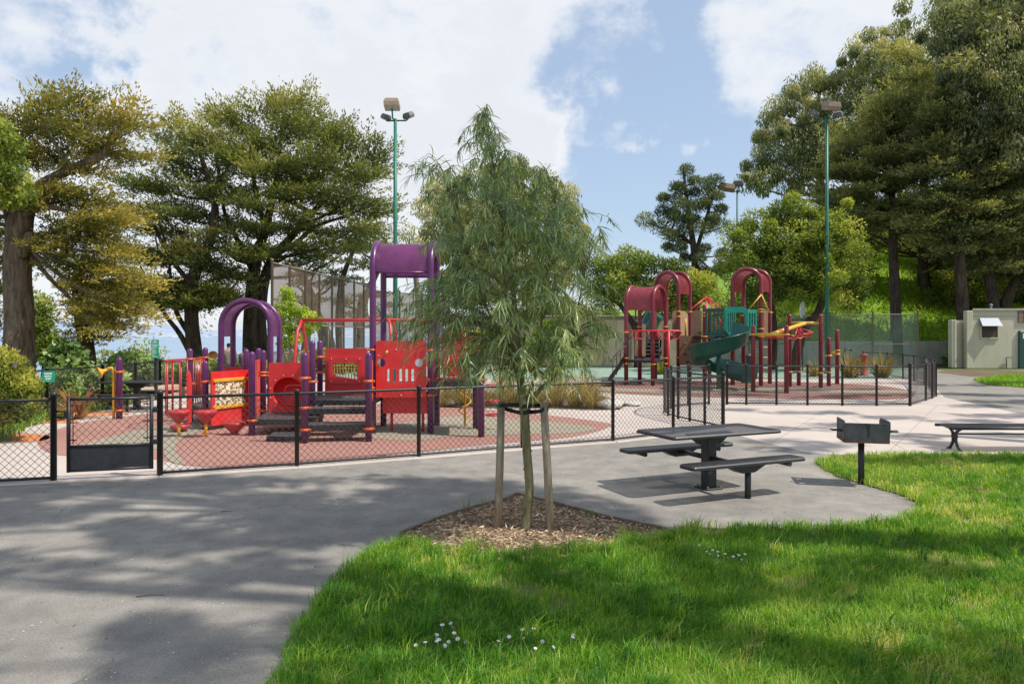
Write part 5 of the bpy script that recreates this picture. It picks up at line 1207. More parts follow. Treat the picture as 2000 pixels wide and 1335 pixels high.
# free standing step pods
def pod(px, py, Y, rr_, ztop, label, stem_mat=M_yel):
    x, y = xx(px, Y), Y; t = thing('step_pod', (x, y, 0), label, 'step pod', 'red step pods by the bead panel')
    MB().lathe((x, y, ztop), [(.03, -.26 if ztop > .3 else -ztop), (.05, -.24 if ztop > .3 else -ztop * .9), (rr_ * .93, -.075), (rr_, -.05), (rr_, -.015), (rr_ * .94, 0), (.001, .006)], 22).build('cap', M_redm, t)
    if ztop > .26: MB().lathe((x, y, 0), [(.032, 0), (.032, ztop - .2)], 12).build('stem', stem_mat, t)
pod(349, 804, 14.1, .215, .53, 'tall red cone step pod on a yellow stem, leftmost in front')
pod(402, 804, 14.1, .215, .53, 'tall red cone step pod on a yellow stem, directly before the bead panel')
pod(352, 832, 14.9, .20, .15, 'low red cone step pod behind the leftmost tall one')
pod(458, 828, 14.45, .215, .26, 'low red cone step pod at the right foot of the bead panel')
# talk tube post
x, y = X1(233, 17.2); t = thing('talk_tube', (x, y, 0), 'purple post with a yellow pipe and horn standing alone by the gate', 'talk tube')
dome_post(t, x, y, zz(697, 17.2), M_pur, .072, (zz(726, 17.2), zz(801, 17.2)))
MB().tube(smooth_path([(x - .13, y - .01, 0), (x - .13, y - .01, .9), (x - .13, y - .01, 1.12), (x - .17, y - .02, 1.22), (x - .26, y - .03, 1.20)], 4), .034, 10).build('pipe', M_yel, t)
horn(t, Vector((x - .30, y - .05, 1.17)), Vector((-.72, -.6, -.35)).normalized(), M_yel, .85)
# swing set behind
Ys = 24.0; zb_ = zz(625, Ys)
t = thing('swing_set', (xx(730, Ys), Ys, 0), 'red tubular swing set behind the purple tower', 'swing set')
MB().tube([(xx(588, Ys), Ys, zb_), (xx(905, Ys), Ys, zb_)], .06, 12).build('top_beam', M_redm, t)
for px in (590, 770, 900):
    x = xx(px, Ys); mb = MB()
    if px == 590:
        for sy in (-1, 1): mb.tube([(x, Ys, zb_), (x - .05, Ys + sy * .35, zb_ - .35), (x + .05 * sy, Ys + sy * 1.1, 0)], .055, 10)
    else:
        mb.tube(smooth_path([(x, Ys + .7, 0), (x, Ys + .65, zb_ - .9), (x - .1, Ys + .3, zb_ - .1), (x - .3, Ys, zb_)], 4), .05, 10); mb.tube(smooth_path([(x, Ys - .7, 0), (x, Ys - .65, zb_ - .9), (x - .1, Ys - .3, zb_ - .1), (x - .3, Ys, zb_)], 4), .05, 10)
    mb.build('leg', M_redm, t)
for k, px in enumerate((628, 682, 800, 850)):
    x = xx(px, Ys); mb = MB()
    for s_ in (-.24, .24): mb.tube([(x + s_, Ys, zb_ - .05), (x + s_ * .85, Ys, .62)], .010, 5)
    c_ = mb.build('chain', M_rust, t); vs = [(x - .22 + .44 * i / 8, Ys + d, .62 - .13 * math.sin(PI * i / 8)) for i in range(9) for d in (-.08, .08)]
    MB().add(vs, [(2 * i, 2 * i + 1, 2 * i + 3, 2 * i + 2) for i in range(8)], True).build('seat', M_blk, c_)
# ---------------------------------------------------------------- second playground: maroon posts, green slide
M_mar = paint('maroon_post', (.20, .013, .026), .3, .18, 5, .55, .08)
M_mcan = tinted('maroon_canopy', (.36, .07, .085), .2, .9)
M_ycl = paint('yellow_clamp', (.66, .40, .04), .4, .15, 8, .5, .1)
M_tanp = paint('tan_panel', (.36, .235, .135), .5, .15, 6, .4, .12)
M_bpan = paint('brown_panel', (.20, .105, .06), .5, .2, 6, .4, .12)
M_grn = paint('green_slide_plastic', (.0, .085, .062), .3, .2, 3, .5, .08)
M_grnb = paint('green_barrier_plastic', (.0, .23, .165), .35, .15, 4, .5, .08)
M_scar = paint('scarlet_metal', (.62, .03, .03), .32, .15, 6, .5, .06)
M_brm = paint('brown_slide', (.035, .025, .024), .4, .25, 5, .4, .15)
q = thing('play_structure', (7.6, 28, 0), 'large maroon play structure with tan panels and a green spiral slide', 'play structure')
def mp_(px, ytop, ybase, cl=(), parent=q, r=.078):
    Y = 2800 / (ybase - H0); x = xx(px, Y); dome_post(parent, x, Y, zz(ytop, Y), M_mar, r, [zz(c, Y) for c in cl], cm=M_ycl); return (x, Y)
def march(p0, p1, ztop, cl=()):
    R_ = math.hypot(p1[0] - p0[0], p1[1] - p0[1]) / 2; o = MB().tube(arch_tube(p0, p1, ztop - R_ - .08, .085), .085, 12).build('arch', M_mar, q)
    for (p, cz) in cl: clamp(o, p[0], p[1], cz, .085, M_ycl)
    return ztop - R_ - .08
# low entry deck with barrel canopy, seen from its side
A0, A1 = (xx(1223, 28.9), 28.9), (xx(1249.5, 29.9), 29.9); B0, B1 = (xx(1275, 28.6), 28.6), (xx(1300, 29.6), 29.6)
za = zz(555, 28.9)
zsA = march(A0, A1, za, ((A0, zz(699, 28.9)), (A0, zz(710, 28.9)), (A1, zz(638, 29.9)), (A0, zz(649, 28.9)))); march(B0, B1, za, ((B0, zz(711, 28.6)), (B1, zz(638, 29.6)), (B1, zz(699, 29.6)), (B1, zz(710, 29.6))))
canopy(q, A0, A1, B0, B1, zsA, .35, M_mcan)
deck(q, [A0, B0, B1, A1], zz(702, 29), .1)
mb = MB(); mb.tube([(A0[0], A0[1], zz(690, 29)), (B0[0], B0[1], zz(690, 29))], .03, 8)
# brown ramp slide to the left
s0, s1 = Vector((A0[0] + .05, 29.3, zz(700, 29))), Vector((xx(1188, 28.6), 28.4, .12)); mb = MB(); W_ = Vector((.1, .42, 0)); pr = []
for k in range(13):
    t_ = k / 12; c = s0.lerp(s1, t_); c.z = s0.z + (s1.z - s0.z) * (t_ ** .9); 
    for (a, dz_) in ((-1.1, .22), (-1, 0), (1, 0), (1.1, .22)): pr.append(c + W_ * a + Vector((0, 0, dz_)))
mb = MB().add(pr, [(j * 4 + i, j * 4 + i + 1, j * 4 + 5 + i, j * 4 + 4 + i) for j in range(12) for i in range(3)], True)
mb.box((s1.x - .1, s1.y, .12), (.35, .9, .22), 0, .04); mb.build('ramp_slide', M_brm, q)
mb = MB()
for k in range(5):
    c = s0.lerp(s1, k / 4.6); mb.tube([c + Vector((0, -.45, 0)), c + Vector((0, -.45, .75)), c + Vector((.25, -.45, .95))], .018, 6)
mb.tube([s0 + Vector((0, -.45, .85)), s1 + Vector((0, -.45, .85))], .02, 6); mb.build('ramp_rail', M_blkmetal, q)
# trapeze rail with hanging rings
zr = zz(646, 28.5); xa, xb = xx(1221, 28.5), xx(1331, 28.5)
MB().tube([(xa, 28.5, zr), (xb - .1, 28.5, zr), (xb, 28.5, zr - .1)], .04, 10).build('trapeze_beam', M_scar, q)
for px in (1240, 1250, 1268, 1286, 1302, 1313, 1321):
    x = xx(px, 28.5); MB().tube([(x + (.15 if px not in (1268, 1286) else .05) * math.cos(a), 28.5 + (.05 if px not in (1268, 1286) else .14) * math.cos(a), zr - .17 + .15 * math.sin(a)) for a in [2 * PI * i / 16 for i in range(16)]], .020, 6, closed=True).build('trapeze_ring', M_scar, q)
MB().tube([(xx(1306, 28.3), 28.3, 0), (xx(1306, 28.3), 28.3, zr)], .045, 10).build('trapeze_post', M_scar, q)
# stairs between the low and the high deck
mb = MB(); zlo, zhi = zz(700, 29.5), zz(662, 31.5)
for k in range(6):
    t_ = k / 5; c = Vector((xx(1268, 29.8), 29.8, 0)).lerp(Vector((xx(1288, 31.5), 31.5, 0)), t_); mb.box((c.x, c.y, zlo + (zhi - zlo) * t_), (.85, .34, .06), .1, .008); mb.box((c.x, c.y + .16, zlo + (zhi - zlo) * t_ - .09), (.85, .02, .16), .1)
mb.build('stair_flight', M_deck, q)
mb = MB()
for dx in (-.45, .45):
    mb.tube([(xx(1266, 29.8) + dx, 29.8, zlo + .7), (xx(1288, 31.5) + dx, 31.5, zhi + .8)], .02, 6); mb.tube([(xx(1266, 29.8) + dx, 29.8, zlo + .25), (xx(1288, 31.5) + dx, 31.5, zhi + .35)], .016, 6)
    for k in range(4): c = Vector((xx(1266, 29.8) + dx, 29.8, zlo)).lerp(Vector((xx(1288, 31.5) + dx, 31.5, zhi)), k / 3); mb.tube([c, c + Vector((0, 0, .75))], .014, 6)
mb.build('stair_rails', M_rust, q)
def tanpanel(pa, pb, y0, y1, Y, mat, arch=.0, Yb=None, holes=(), name='side_panel'):
    Yb = Yb or Y; a, b = Vector((xx(pa, Y), Y, 0)), Vector((xx(pb, Yb), Yb, 0)); l_ = (b - a).length; z0, z1 = zz(y1, (Y + Yb) / 2), zz(y0, (Y + Yb) / 2); Mx = place(a, b)
    out = rrect(0, z0, l_, z1, .05) if not arch else [(0, z0), (l_, z0), (l_, z1 - arch)] + [(l_ / 2 + l_ / 2 * math.cos(t_), z1 - arch + arch * math.sin(t_)) for t_ in [PI * i / 8 for i in range(1, 8)]] + [(0, z1 - arch)]
    v_, f_ = panel(out, [h(l_, z0, z1) for h in holes], .05, Mx); return MB().add(v_, f_).build(name, mat, q)
tanpanel(1254, 1261, 632, 696, 29.6, M_tanp); tanpanel(1292, 1297, 632, 696, 30.2, M_tanp); tanpanel(1240, 1244, 646, 695, 30.4, M_tanp)
tanpanel(1278, 1283, 603, 648, 31.2, M_tanp)
# high decks
C0, C1 = (xx(1280, 31.5), 31.5), (xx(1325, 30.5), 30.5); D0, D1 = (xx(1302, 32.9), 32.9), (xx(1347.5, 31.9), 31.9)
zc_ = zz(528, 31)
zsC = march(C0, C1, zc_, ((C1, zz(608, 30.5)), (C1, zz(618, 30.5)), (C1, zz(698, 30.5)))); march(D0, D1, zc_ + .1, ((D1, zz(609, 31.9)),))
canopy(q, C0, C1, D0, D1, zsC, .3, M_mcan)
zh = zz(656, 30.5)
deck(q, [C0, C1, D1, D0], zh, .1)
tanpanel(1313, 1322, 606, 655, 31.0, M_tanp, .18); tanpanel(1327, 1343, 607, 655, 30.6, M_tanp, .3, 31.8); tanpanel(1353, 1371, 606, 655, 30.2, M_tanp, 0, 29.9)
MB().tube([(xx(1339, 30.4), 30.4, zz(655, 30.4)), (xx(1339, 30.4), 30.4, zz(622, 30.4))], .04, 8).build('grab_bar', M_ycl, q)
cw = tanpanel(1327, 1369, 655, 712, 29.6, M_bpan, 0, None, (), 'climbing_wall')
mb = MB()
for (px, py) in ((1337, 671), (1354, 666), (1338, 691), (1357, 684), (1360, 703), (1343, 706), (1366, 650)):
    c = at(px, py, 29.56); mb.box((c.x, c.y - .03, c.z), (.13, .06, .07), 0, .02, ry=.35)
mb.build('climbing_holds', M_deck, cw)
P1 = mp_(1376, 594, 752, (611, 617, 657, 701, 706)); P1b = mp_(1386, 600, 746, (700,))
deck(q, [(C1[0] + .1, 30.3), P1, (xx(1425, 29.0), 29.0), (xx(1400, 31.5), 31.5)], zh, .1)
# scarlet rope pyramid behind
c = at(1380, 579, 33.5); t = q; mb = MB(); mb.tube([(c.x, c.y, 0), c], .045, 8)
for (dx, dy) in ((-1.9, -.3), (1.9, .2), (-.9, 1.3), (1.1, 1.4), (.8, -.9)): mb.tube([c, c + Vector((dx * .4, dy * .4, -.6)), (c.x + dx, c.y + dy, c.z - 2.2)], .028, 6)
for k in range(4):
    z_ = .5 + k * .45; mb.tube([(c.x - .25 + .2 * math.cos(a), c.y - .5 + .2 * math.sin(a), z_) for a in [2 * PI * i / 12 for i in range(12)]], .02, 6, closed=True)
mb.build('rope_pyramid', M_scar, q)
# green barriers and slide hood
def slots(n, a, b): return [(lambda k: (lambda l_, z0, z1: rrect(l_ * (a + (b - a) * k / n) + .02, z0 + .14, l_ * (a + (b - a) * (k + 1) / n) - .03, z1 - .14, .02, 2)))(k) for k in range(n)]
tanpanel(1378, 1421, 602, 656, 28.6, M_grn, 0, 28.0, slots(5, .06, .94), 'green_barrier')
tanpanel(1419, 1437, 604, 655, 27.9, M_grnb, 0, 28.0, slots(4, .05, .95), 'green_barrier'); tanpanel(1455, 1477, 604, 655, 28.0, M_grnb, 0, 28.3, slots(4, .05, .95), 'green_barrier')
Yh = 27.6; mb = MB(); Mx = Matrix.Translation((xx(1437, Yh), Yh, 0)); hz0, hz1 = zz(656, Yh), zz(599, Yh)
v_, f_ = panel([(-.45, hz0), (-.36, hz0), (-.36, hz1 - .32), (-.26, hz1 - .22), (.26, hz1 - .22), (.34, hz1 - .32), (.36, hz0), (.46, hz0), (.44, hz1 - .1), (.34, hz1), (-.32, hz1), (-.44, hz1 - .1)], [], .12, Mx); mb.add(v_, f_); mb.build('slide_hood', M_grnb, q)
# spiral slide: a banked chute round a central column
cx0, cy0 = xx(1404, 26.6), 26.6; mb = MB(); vs = []; ns = 46; zt0, zb0 = zz(655, 27.4), .38
prof = [(-.36, .26), (-.34, .10), (-.22, -.02), (0, -.06), (.20, .0), (.32, .12), (.37, .54), (.40, .55), (.40, .52)]
for i in range(ns + 1):
    t_ = i / ns; th = rad(48) - rad(388) * t_; Rm = .72; z_ = zt0 + (zb0 - zt0) * (t_ ** .96)
    for (dr, dz_) in prof:
        rr_ = Rm + dr * (1.0); vs.append((cx0 + rr_ * math.cos(th), cy0 + rr_ * math.sin(th), z_ + dz_))
m_ = len(prof); k0 = len(vs) // m_
# straight run-out toward the lawn
th = rad(48) - rad(388); tx_, ty_ = math.sin(th), -math.cos(th)
for j in range(1, 6):
    z_ = zb0 - .012 * j
    for (dr, dz_) in prof: rr_ = .72 + dr; vs.append((cx0 + rr_ * math.cos(th) + tx_ * .17 * j, cy0 + rr_ * math.sin(th) + ty_ * .17 * j, z_ + dz_))
fs = [(j * m_ + i, j * m_ + i + 1, (j + 1) * m_ + i + 1, (j + 1) * m_ + i) for j in range(k0 + 4) for i in range(m_ - 1)]
mb.add(vs, fs, True).build('spiral_slide', M_grn, q)
MB().tube([(cx0, cy0, 0), (cx0, cy0, zt0 - .1)], .09, 12).build('slide_column', M_grn, q)
# tall arch behind the slide
E0, E1 = (xx(1431, 28.8), 28.8), (xx(1486, 28.5), 28.5); F0, F1 = (xx(1452, 30.2), 30.2), (xx(1503.5, 29.7), 29.7)
ze = zz(521, 28.6)
zsE = march(E0, E1, ze, ((E1, zz(604, 28.5)), (E1, zz(609, 28.5)), (E1, zz(642, 28.5)), (E1, zz(657, 28.5)))); march(F0, F1, ze + .05, ((F0, zz(616, 30.2)), (F1, zz(610, 29.7))))
canopy(q, E0, E1, F0, F1, zsE, .35, M_mcan)
deck(q, [E0, E1, F1, F0], zh, .1)
mb = MB(); a_ = at(1487, 575, 28.4)
for (px, py) in ((1461, 606), (1502, 608)): mb.tube([a_, at(px, py, 28.4)], .028, 8)
mb.build('handholds', M_ycl, q)
tanpanel(1490, 1499, 605, 660, 29.2, M_bpan, 0, 29.6)
# overhead climber: straight yellow beams between maroon posts
oc = thing('overhead_climber', (xx(1545, 26), 26, 0), 'maroon posts with yellow overhead beams and a scarlet turning ladder', 'overhead climber')
Q1 = mp_(1471, 634, 765, (653,), oc); Q2 = mp_(1536, 634, 768, (653,), oc); Q3 = mp_(1542.5, 613, 755, (726,), oc); Q4 = mp_(1560, 640, 752.5, (660, 726), oc); Q5 = mp_(1603, 613, 757, (728,), oc)
def beam(a, b, za_, zb_, mat=M_ycl, r=.06, name='overhead_beam'): MB().tube([(*a, za_), (*b, zb_)], r, 10).build(name, mat, oc)
beam(Q1, Q2, zz(653, 25.4), zz(653.5, 24.8)); beam(Q3, Q5, zz(630.5, 28), zz(631, 27.5))
m1 = Vector((*Q1, 0)).lerp(Vector((*Q2, 0)), .55); m2 = Vector((*Q3, 0)).lerp(Vector((*Q5, 0)), .5)
MB().tube([(m1.x, m1.y, zz(653, 25.1)), (m2.x, m2.y, zz(631, 27.8))], .075, 10).build('overhead_beam', M_ycl, oc)
c = at(1524, 660, 25.6); mb = MB(); mb.tube([(c.x + .52 * math.cos(a), c.y + .52 * math.sin(a), c.z - .03 * math.cos(a)) for a in [2 * PI * i / 20 for i in range(20)]], .026, 8, closed=True)
for a in (0, 2.1, 4.2): mb.tube([(c.x + .52 * math.cos(a), c.y + .52 * math.sin(a), c.z), (c.x, c.y, c.z + .32)], .02, 6)
mb.build('turning_ring', M_scar, oc)
c = at(1560, 650, 27.0); mb = MB(); vv = [c + Vector((-.75, 0, -.05)), c + Vector((0, .1, .22)), c + Vector((.4, -.3, .02)), c + Vector((.42, .2, -.15)), c + Vector((-.3, -.4, -.12)), c + Vector((0, 0, -.15))]
for (i, j) in ((0, 1), (1, 2), (2, 3), (3, 1), (0, 4), (4, 1), (4, 2), (5, 0), (5, 3), (5, 1), (4, 5), (2, 5)): mb.tube([vv[i], vv[j]], .024, 6)
mb.build('turning_frame', M_scar, oc)
beam(Q3, Q4, zz(726, 28.3), zz(726, 28.6), M_deck, .05, 'foot_beam')
bb = thing('balance_beam', (xx(1620, 28), 28, 0), 'dark low balance beam strung between shorter maroon posts', 'balance beam')
S1 = mp_(1618.5, 658, 754, (694, 727), bb); S2 = mp_(1635, 642.7, 750, (684, 690, 692), bb, .085)
MB().tube([(Q5[0] + .12, Q5[1], zz(727, 27.5)), (S1[0], S1[1], zz(727, 28.2))], .05, 8).build('foot_beam', M_deck, bb)
mb = MB(); x_, y_ = S2; mb.tube([(x_, y_, zz(686, y_)), (x_ - .25, y_ - .05, zz(689, y_))], .03, 8); mb.tube([(S1[0] - .2, S1[1], zz(695, 28.2)), (S1[0] + .12, S1[1], zz(694, 28.2))], .035, 8); mb.build('grab_bar', M_ycl, bb)
for (px, yt, yb_, cl, lb) in ((1647, 740, 749, (), ''),): pass
# rungs seen behind: yellow chain ladder to the high deck
mb = MB()
for k in range(5): z_ = .25 + k * .42; mb.tube([(xx(1477, 29.8), 29.8, z_), (xx(1499, 29.6), 29.6, z_)], .03, 6)
mb.build('ladder_rungs', M_ycl, q)
# green tube slide at the back
c0 = at(1280, 612, 33.5); pth = smooth_path([c0, c0 + Vector((-.25, .1, -.5)), c0 + Vector((-.45, -.1, -1.1)), c0 + Vector((-.35, -.2, -1.75)), c0 + Vector((-.2, -.3, -2.2))], 4)
MB().tube(pth, .42, 14).build('tube_slide', M_grn, q)
# ---------------------------------------------------------------- people looking at the bay
M_skin = paint('skin', (.42, .24, .16), .55, .1, 20, .3, .03)
M_hair = paint('dark_hair', (.018, .013, .011), .55, .3, 60, .3, 0)
M_jack = paint('taupe_jacket', (.20, .165, .125), .85, .2, 14, .15, .05)
M_plaid = paint('mauve_shirt', (.22, .15, .19), .85, .35, 22, .15, .1)
M_brown = paint('brown_coat', (.20, .13, .085), .85, .25, 14, .15, .05)
M_trous = paint('dark_trousers', (.035, .037, .045), .85, .2, 14, .15, .05)
def skin_mesh(name, joints, edges, mat, parent, root=0, sub=2):
    me = bpy.data.meshes.new(name); me.from_pydata([j[:3] for j in joints], edges, []); o = bpy.data.objects.new(name, me); COL.objects.link(o)
    sk = o.modifiers.new('skin', 'SKIN')
    for i, j in enumerate(joints):
        r = j[3]; me.skin_vertices[0].data[i].radius = r if hasattr(r, '__len__') else (r, r); me.skin_vertices[0].data[i].use_root = (i == root)
    sk.use_smooth_shade = True
    sb = o.modifiers.new('sub', 'SUBSURF'); sb.levels = sub; sb.render_levels = sub
    dg = bpy.context.evaluated_depsgraph_get(); m2 = bpy.data.meshes.new_from_object(o.evaluated_get(dg)); m2.name = name
    o.modifiers.clear(); o.data = m2; bpy.data.meshes.remove(me); m2.materials.clear(); m2.materials.append(mat)
    for p in m2.polygons: p.use_smooth = True
    o.parent = parent; return o
def person(x, y, z, rz, h, coat, label, arms='rest'):
    """standing figure; local -y is the way it faces away from, +y the way it looks"""
    t = thing('person', (x, y, z), label, 'person'); t.rotation_euler = (0, 0, rz); k = h / 1.75
    J = [(0, 0, .95, (.16, .12)), (0, 0, 1.12, (.15, .11)), (0, .01, 1.30, (.17, .12)), (0, .0, 1.44, (.11, .09)), (0, .01, 1.52, .055), (0, .02, 1.60, .085), (0, .025, 1.69, .085),
         (.19, 0, 1.42, .065), (.25, .03, 1.14, .048), (.24, .20, .95, .038), (.23, .27, .90, .03), (-.19, 0, 1.42, .065), (-.25, .03, 1.14, .048), (-.24, .20, .95, .038), (-.23, .27, .90, .03),
         (.10, 0, .86, .095), (.115, .02, .48, .062), (.12, -.01, .09, .045), (.135, .13, .035, .04), (-.10, 0, .86, .095), (-.115, .02, .48, .062), (-.12, -.01, .09, .045), (-.135, .13, .035, .04)]
    E = [(0, 1), (1, 2), (2, 3), (3, 4), (4, 5), (5, 6), (3, 7), (7, 8), (8, 9), (9, 10), (3, 11), (11, 12), (12, 13), (13, 14), (0, 15), (15, 16), (16, 17), (17, 18), (0, 19), (19, 20), (20, 21), (21, 22)]
    sc = lambda L_: [(a * k, b * k, c * k, tuple(q * k for q in r) if hasattr(r, '__len__') else r * k) for (a, b, c, r) in L_]
    body = skin_mesh('body', sc(J), E, M_skin, t)
    JC = [(0, 0, .82, (.195, .15)), (0, 0, 1.0, (.19, .145)), (0, 0, 1.2, (.19, .14)), (0, .0, 1.40, (.165, .11)), (0, .01, 1.475, (.075, .07)), (.205, 0, 1.40, .085), (.265, .03, 1.14, .066), (.25, .2, .95, .055), (-.205, 0, 1.40, .085), (-.265, .03, 1.14, .066), (-.25, .2, .95, .055)]
    skin_mesh('jacket', sc(JC), [(0, 1), (1, 2), (2, 3), (3, 4), (3, 5), (5, 6), (6, 7), (3, 8), (8, 9), (9, 10)], coat, t)
    JT = [(0, 0, .93, (.17, .13)), (.10, 0, .84, .112), (.115, .02, .48, .078), (.12, -.01, .10, .065), (-.10, 0, .84, .112), (-.115, .02, .48, .078), (-.12, -.01, .10, .065)]
    skin_mesh('trousers', sc(JT), [(0, 1), (1, 2), (2, 3), (0, 4), (4, 5), (5, 6)], M_trous, t)
    JH = [(0, -.02, 1.58, (.07, .06)), (0, -.01, 1.66, (.1, .095)), (0, .01, 1.735, (.075, .08))]
    skin_mesh('hair', sc(JH), [(0, 1), (1, 2)], M_hair, t)
    for sx in (1, -1):
        mb = MB()   # five fingers on the rail
        for f in range(5):
            b = Vector((sx * (.205 + .016 * f), .275, .90)) * k; mb.tube([b, b + Vector((0, .035, .0)) * k, b + Vector((0, .06, -.02)) * k], [.008 * k, .008 * k, .006 * k], 6)
        m_ = mb; o = m_.build('fingers', M_skin); o.parent = body
    for sx in (1, -1): MB().box(Vector((sx * .13, .06, .045)) * k, (.10 * k, .27 * k, .09 * k), 0, .03 * k).build('shoe', M_hair).parent = t
    return t
person(xx(447, 27.5), 27.5, 0, rad(20), 1.73, M_jack, 'person with dark hair and a taupe jacket, seen from behind inside the purple arch')
person(xx(464.5, 27.2), 27.9, 0, rad(-10), 1.55, M_plaid, 'person in a mauve shirt, half hidden by the right leg of the purple arch')
person(xx(476, 28.6), 28.9, 0, rad(15), 1.42, M_brown, 'person in a brown coat at the far fence between the purple posts')
# baby-sized bottle and box on the far table
mb = MB(); c = at(386, 727, 24.2); mb.lathe((c.x, c.y, .77), [(.06, 0), (.06, .2), (.025, .27), (.025, .32)], 12)
tag(mb.build('white_jug', M_petal, origin=(c.x, c.y, .77)), 'white plastic jug standing on the farther picnic table', 'jug')
# ---------------------------------------------------------------- vegetation
def bark(name, lo, hi, sc=6):
    m, nt = nm(name); p = coords(nt, (sc, sc, sc * .18)); n1 = noise(nt, 1, 6, .7, p, .6); n2 = noise(nt, 5, 3, .6, p)
    finish(nt, ramp(nt, n1, [(.35, lo), (.65, hi)]), .95, n1, 1.0, .05, .1); MATS[name] = m; return m
M_bkd = bark('dark_cypress_bark', (.032, .025, .020), (.125, .095, .072), 7)
M_bkr = bark('reddish_cypress_bark', (.075, .052, .038), (.30, .215, .155), 8)
M_bkg = bark('pale_gum_bark', (.13, .10, .075), (.33, .27, .21), 3)
M_bky = bark('young_trunk_bark', (.17, .15, .075), (.40, .36, .21), 26)
M_stk = bark('grey_stake_wood', (.30, .235, .17), (.56, .46, .35), 20)
LF = {
 'olive': leafmat('olive_cypress_foliage', [(0, (.026, .042, .019)), (.35, (.095, .128, .046)), (.62, (.225, .245, .077)), (.85, (.40, .375, .11)), (1, (.55, .47, .15))], .28),
 'gold': leafmat('golden_cypress_foliage', [(0, (.028, .040, .016)), (.3, (.105, .125, .04)), (.6, (.28, .255, .07)), (.85, (.49, .385, .095)), (1, (.60, .46, .12))], .26),
 'dark': leafmat('dark_cypress_foliage', [(0, (.030, .044, .024)), (.35, (.10, .128, .055)), (.65, (.225, .235, .09)), (1, (.41, .385, .15))], .32),
 'gum': leafmat('gum_foliage', [(0, (.065, .085, .045)), (.4, (.195, .235, .11)), (.7, (.37, .37, .175)), (1, (.58, .50, .25))], .42),
 'pine': leafmat('pine_foliage', [(0, (.028, .045, .025)), (.45, (.10, .14, .066)), (.8, (.20, .235, .10)), (1, (.30, .31, .15))], .28),
 'broad': leafmat('broadleaf_foliage', [(0, (.025, .045, .010)), (.4, (.11, .165, .03)), (.7, (.27, .33, .055)), (1, (.48, .48, .13))], .42),
 'fresh': leafmat('fresh_green_foliage', [(0, (.03, .08, .008)), (.4, (.12, .23, .015)), (.75, (.30, .42, .03)), (1, (.50, .55, .08))], .42),
 'shrub': leafmat('shrub_foliage', [(0, (.03, .055, .012)), (.4, (.115, .17, .028)), (.7, (.28, .31, .05)), (1, (.50, .47, .10))], .36),
 'pale': leafmat('pale_round_leaves', [(0, (.035, .075, .02)), (.35, (.12, .20, .05)), (.7, (.32, .44, .16)), (1, (.60, .68, .40))], .38),
 'willow': leafmat('narrow_drooping_leaves', [(0, (.045, .085, .05)), (.35, (.11, .19, .10)), (.65, (.22, .315, .155)), (.88, (.39, .47, .20)), (1, (.58, .62, .36))], .40, .30),
 'straw': leafmat('straw_grass', [(0, (.09, .065, .025)), (.4, (.26, .19, .06)), (.7, (.42, .32, .11)), (1, (.60, .50, .25))], .3),
 'flax': leafmat('red_flax', [(0, (.10, .05, .03)), (.5, (.42, .16, .08)), (1, (.62, .36, .20))], .3),
}
def tree(name, label, cat, base, mat_b, mat_l, C, trunks, fol, nl=16, lr=(.10, .03), group=None, nsides=12):
    """trunks: [(points, radii)], fol: (verts, quads, tone)"""
    t = thing(name, base, label, cat, group)
    mb = MB(); T0 = None
    for (P, rs) in trunks:
        P2 = smooth_path(P, 4); mb.tube(P2, lerp_list(list(rs), len(P2)), nsides); T0 = T0 or P2
    allp = sum((smooth_path(P, 4) for P, _ in trunks[:3]), [])
    limbs(mb, allp, C, nl, *lr); mb.build('trunk', mat_b, t)
    np_mesh('crown', fol[0], fol[1], mat_l, fol[2], t); return t
def cat_f(*fs):
    Vs, Qs, Ts, k = [], [], [], 0
    for V, Q, T in fs: Vs.append(V); Qs.append(Q + k); Ts.append(T); k += len(V)
    return np.concatenate(Vs), np.concatenate(Qs), np.concatenate(Ts)
def pts_at(L_, Y, dY=()):
    out = []
    for i, (a, b) in enumerate(L_): out.append(at(a, b, Y + (dY[i] if i < len(dY) else 0)))
    return out
def base_of(px, Y):
    x = xx(px, Y); return (x, Y, ground_z(x, Y))

# --- big cypress at the left edge
Y = 24
C1_ = crown_points([(-130, 190), (-60, 160), (0, 160), (30, 185), (55, 145), (100, 140), (160, 135), (215, 152), (245, 172), (285, 205), (275, 240), (292, 268), (262, 305), (205, 325), (185, 345), (236, 390), (232, 430), (150, 455), (110, 430), (80, 390), (0, 420), (-120, 450)], Y, 54, .55, holes=((45, 175, 16), (240, 320, 10)))
C1_[:, 2] -= .45
C2_ = crown_points([(75, 430), (150, 420), (215, 400), (245, 450), (270, 500), (305, 520), (330, 560), (262, 585), (300, 600), (240, 640), (232, 660), (175, 640), (140, 600), (95, 560), (70, 500)], Y, 44, .55, holes=((110, 610, 18),))
C3_ = crown_points([(-140, 430), (10, 430), (8, 560), (-20, 680), (-140, 690)], Y + 3, 36, .8)
tp = pts_at([(32, 735), (38, 640), (34, 540), (38, 450), (52, 400), (95, 360)], Y); tp[0].z = base_of(30, Y)[2] - .3
tp2 = pts_at([(36, 460), (20, 380), (12, 300), (10, 230)], Y, (0, .3, .5, .6))
br1 = pts_at([(45, 385), (90, 355), (140, 330), (185, 312), (200, 300)], Y, (0, -.3, -.5, -.6, -.6)); br2 = pts_at([(42, 430), (60, 412), (95, 404), (135, 414)], Y, (0, -.3, -.5, -.5)); br3 = pts_at([(42, 500), (58, 470), (56, 455)], Y, (-.2, -.3, -.3))
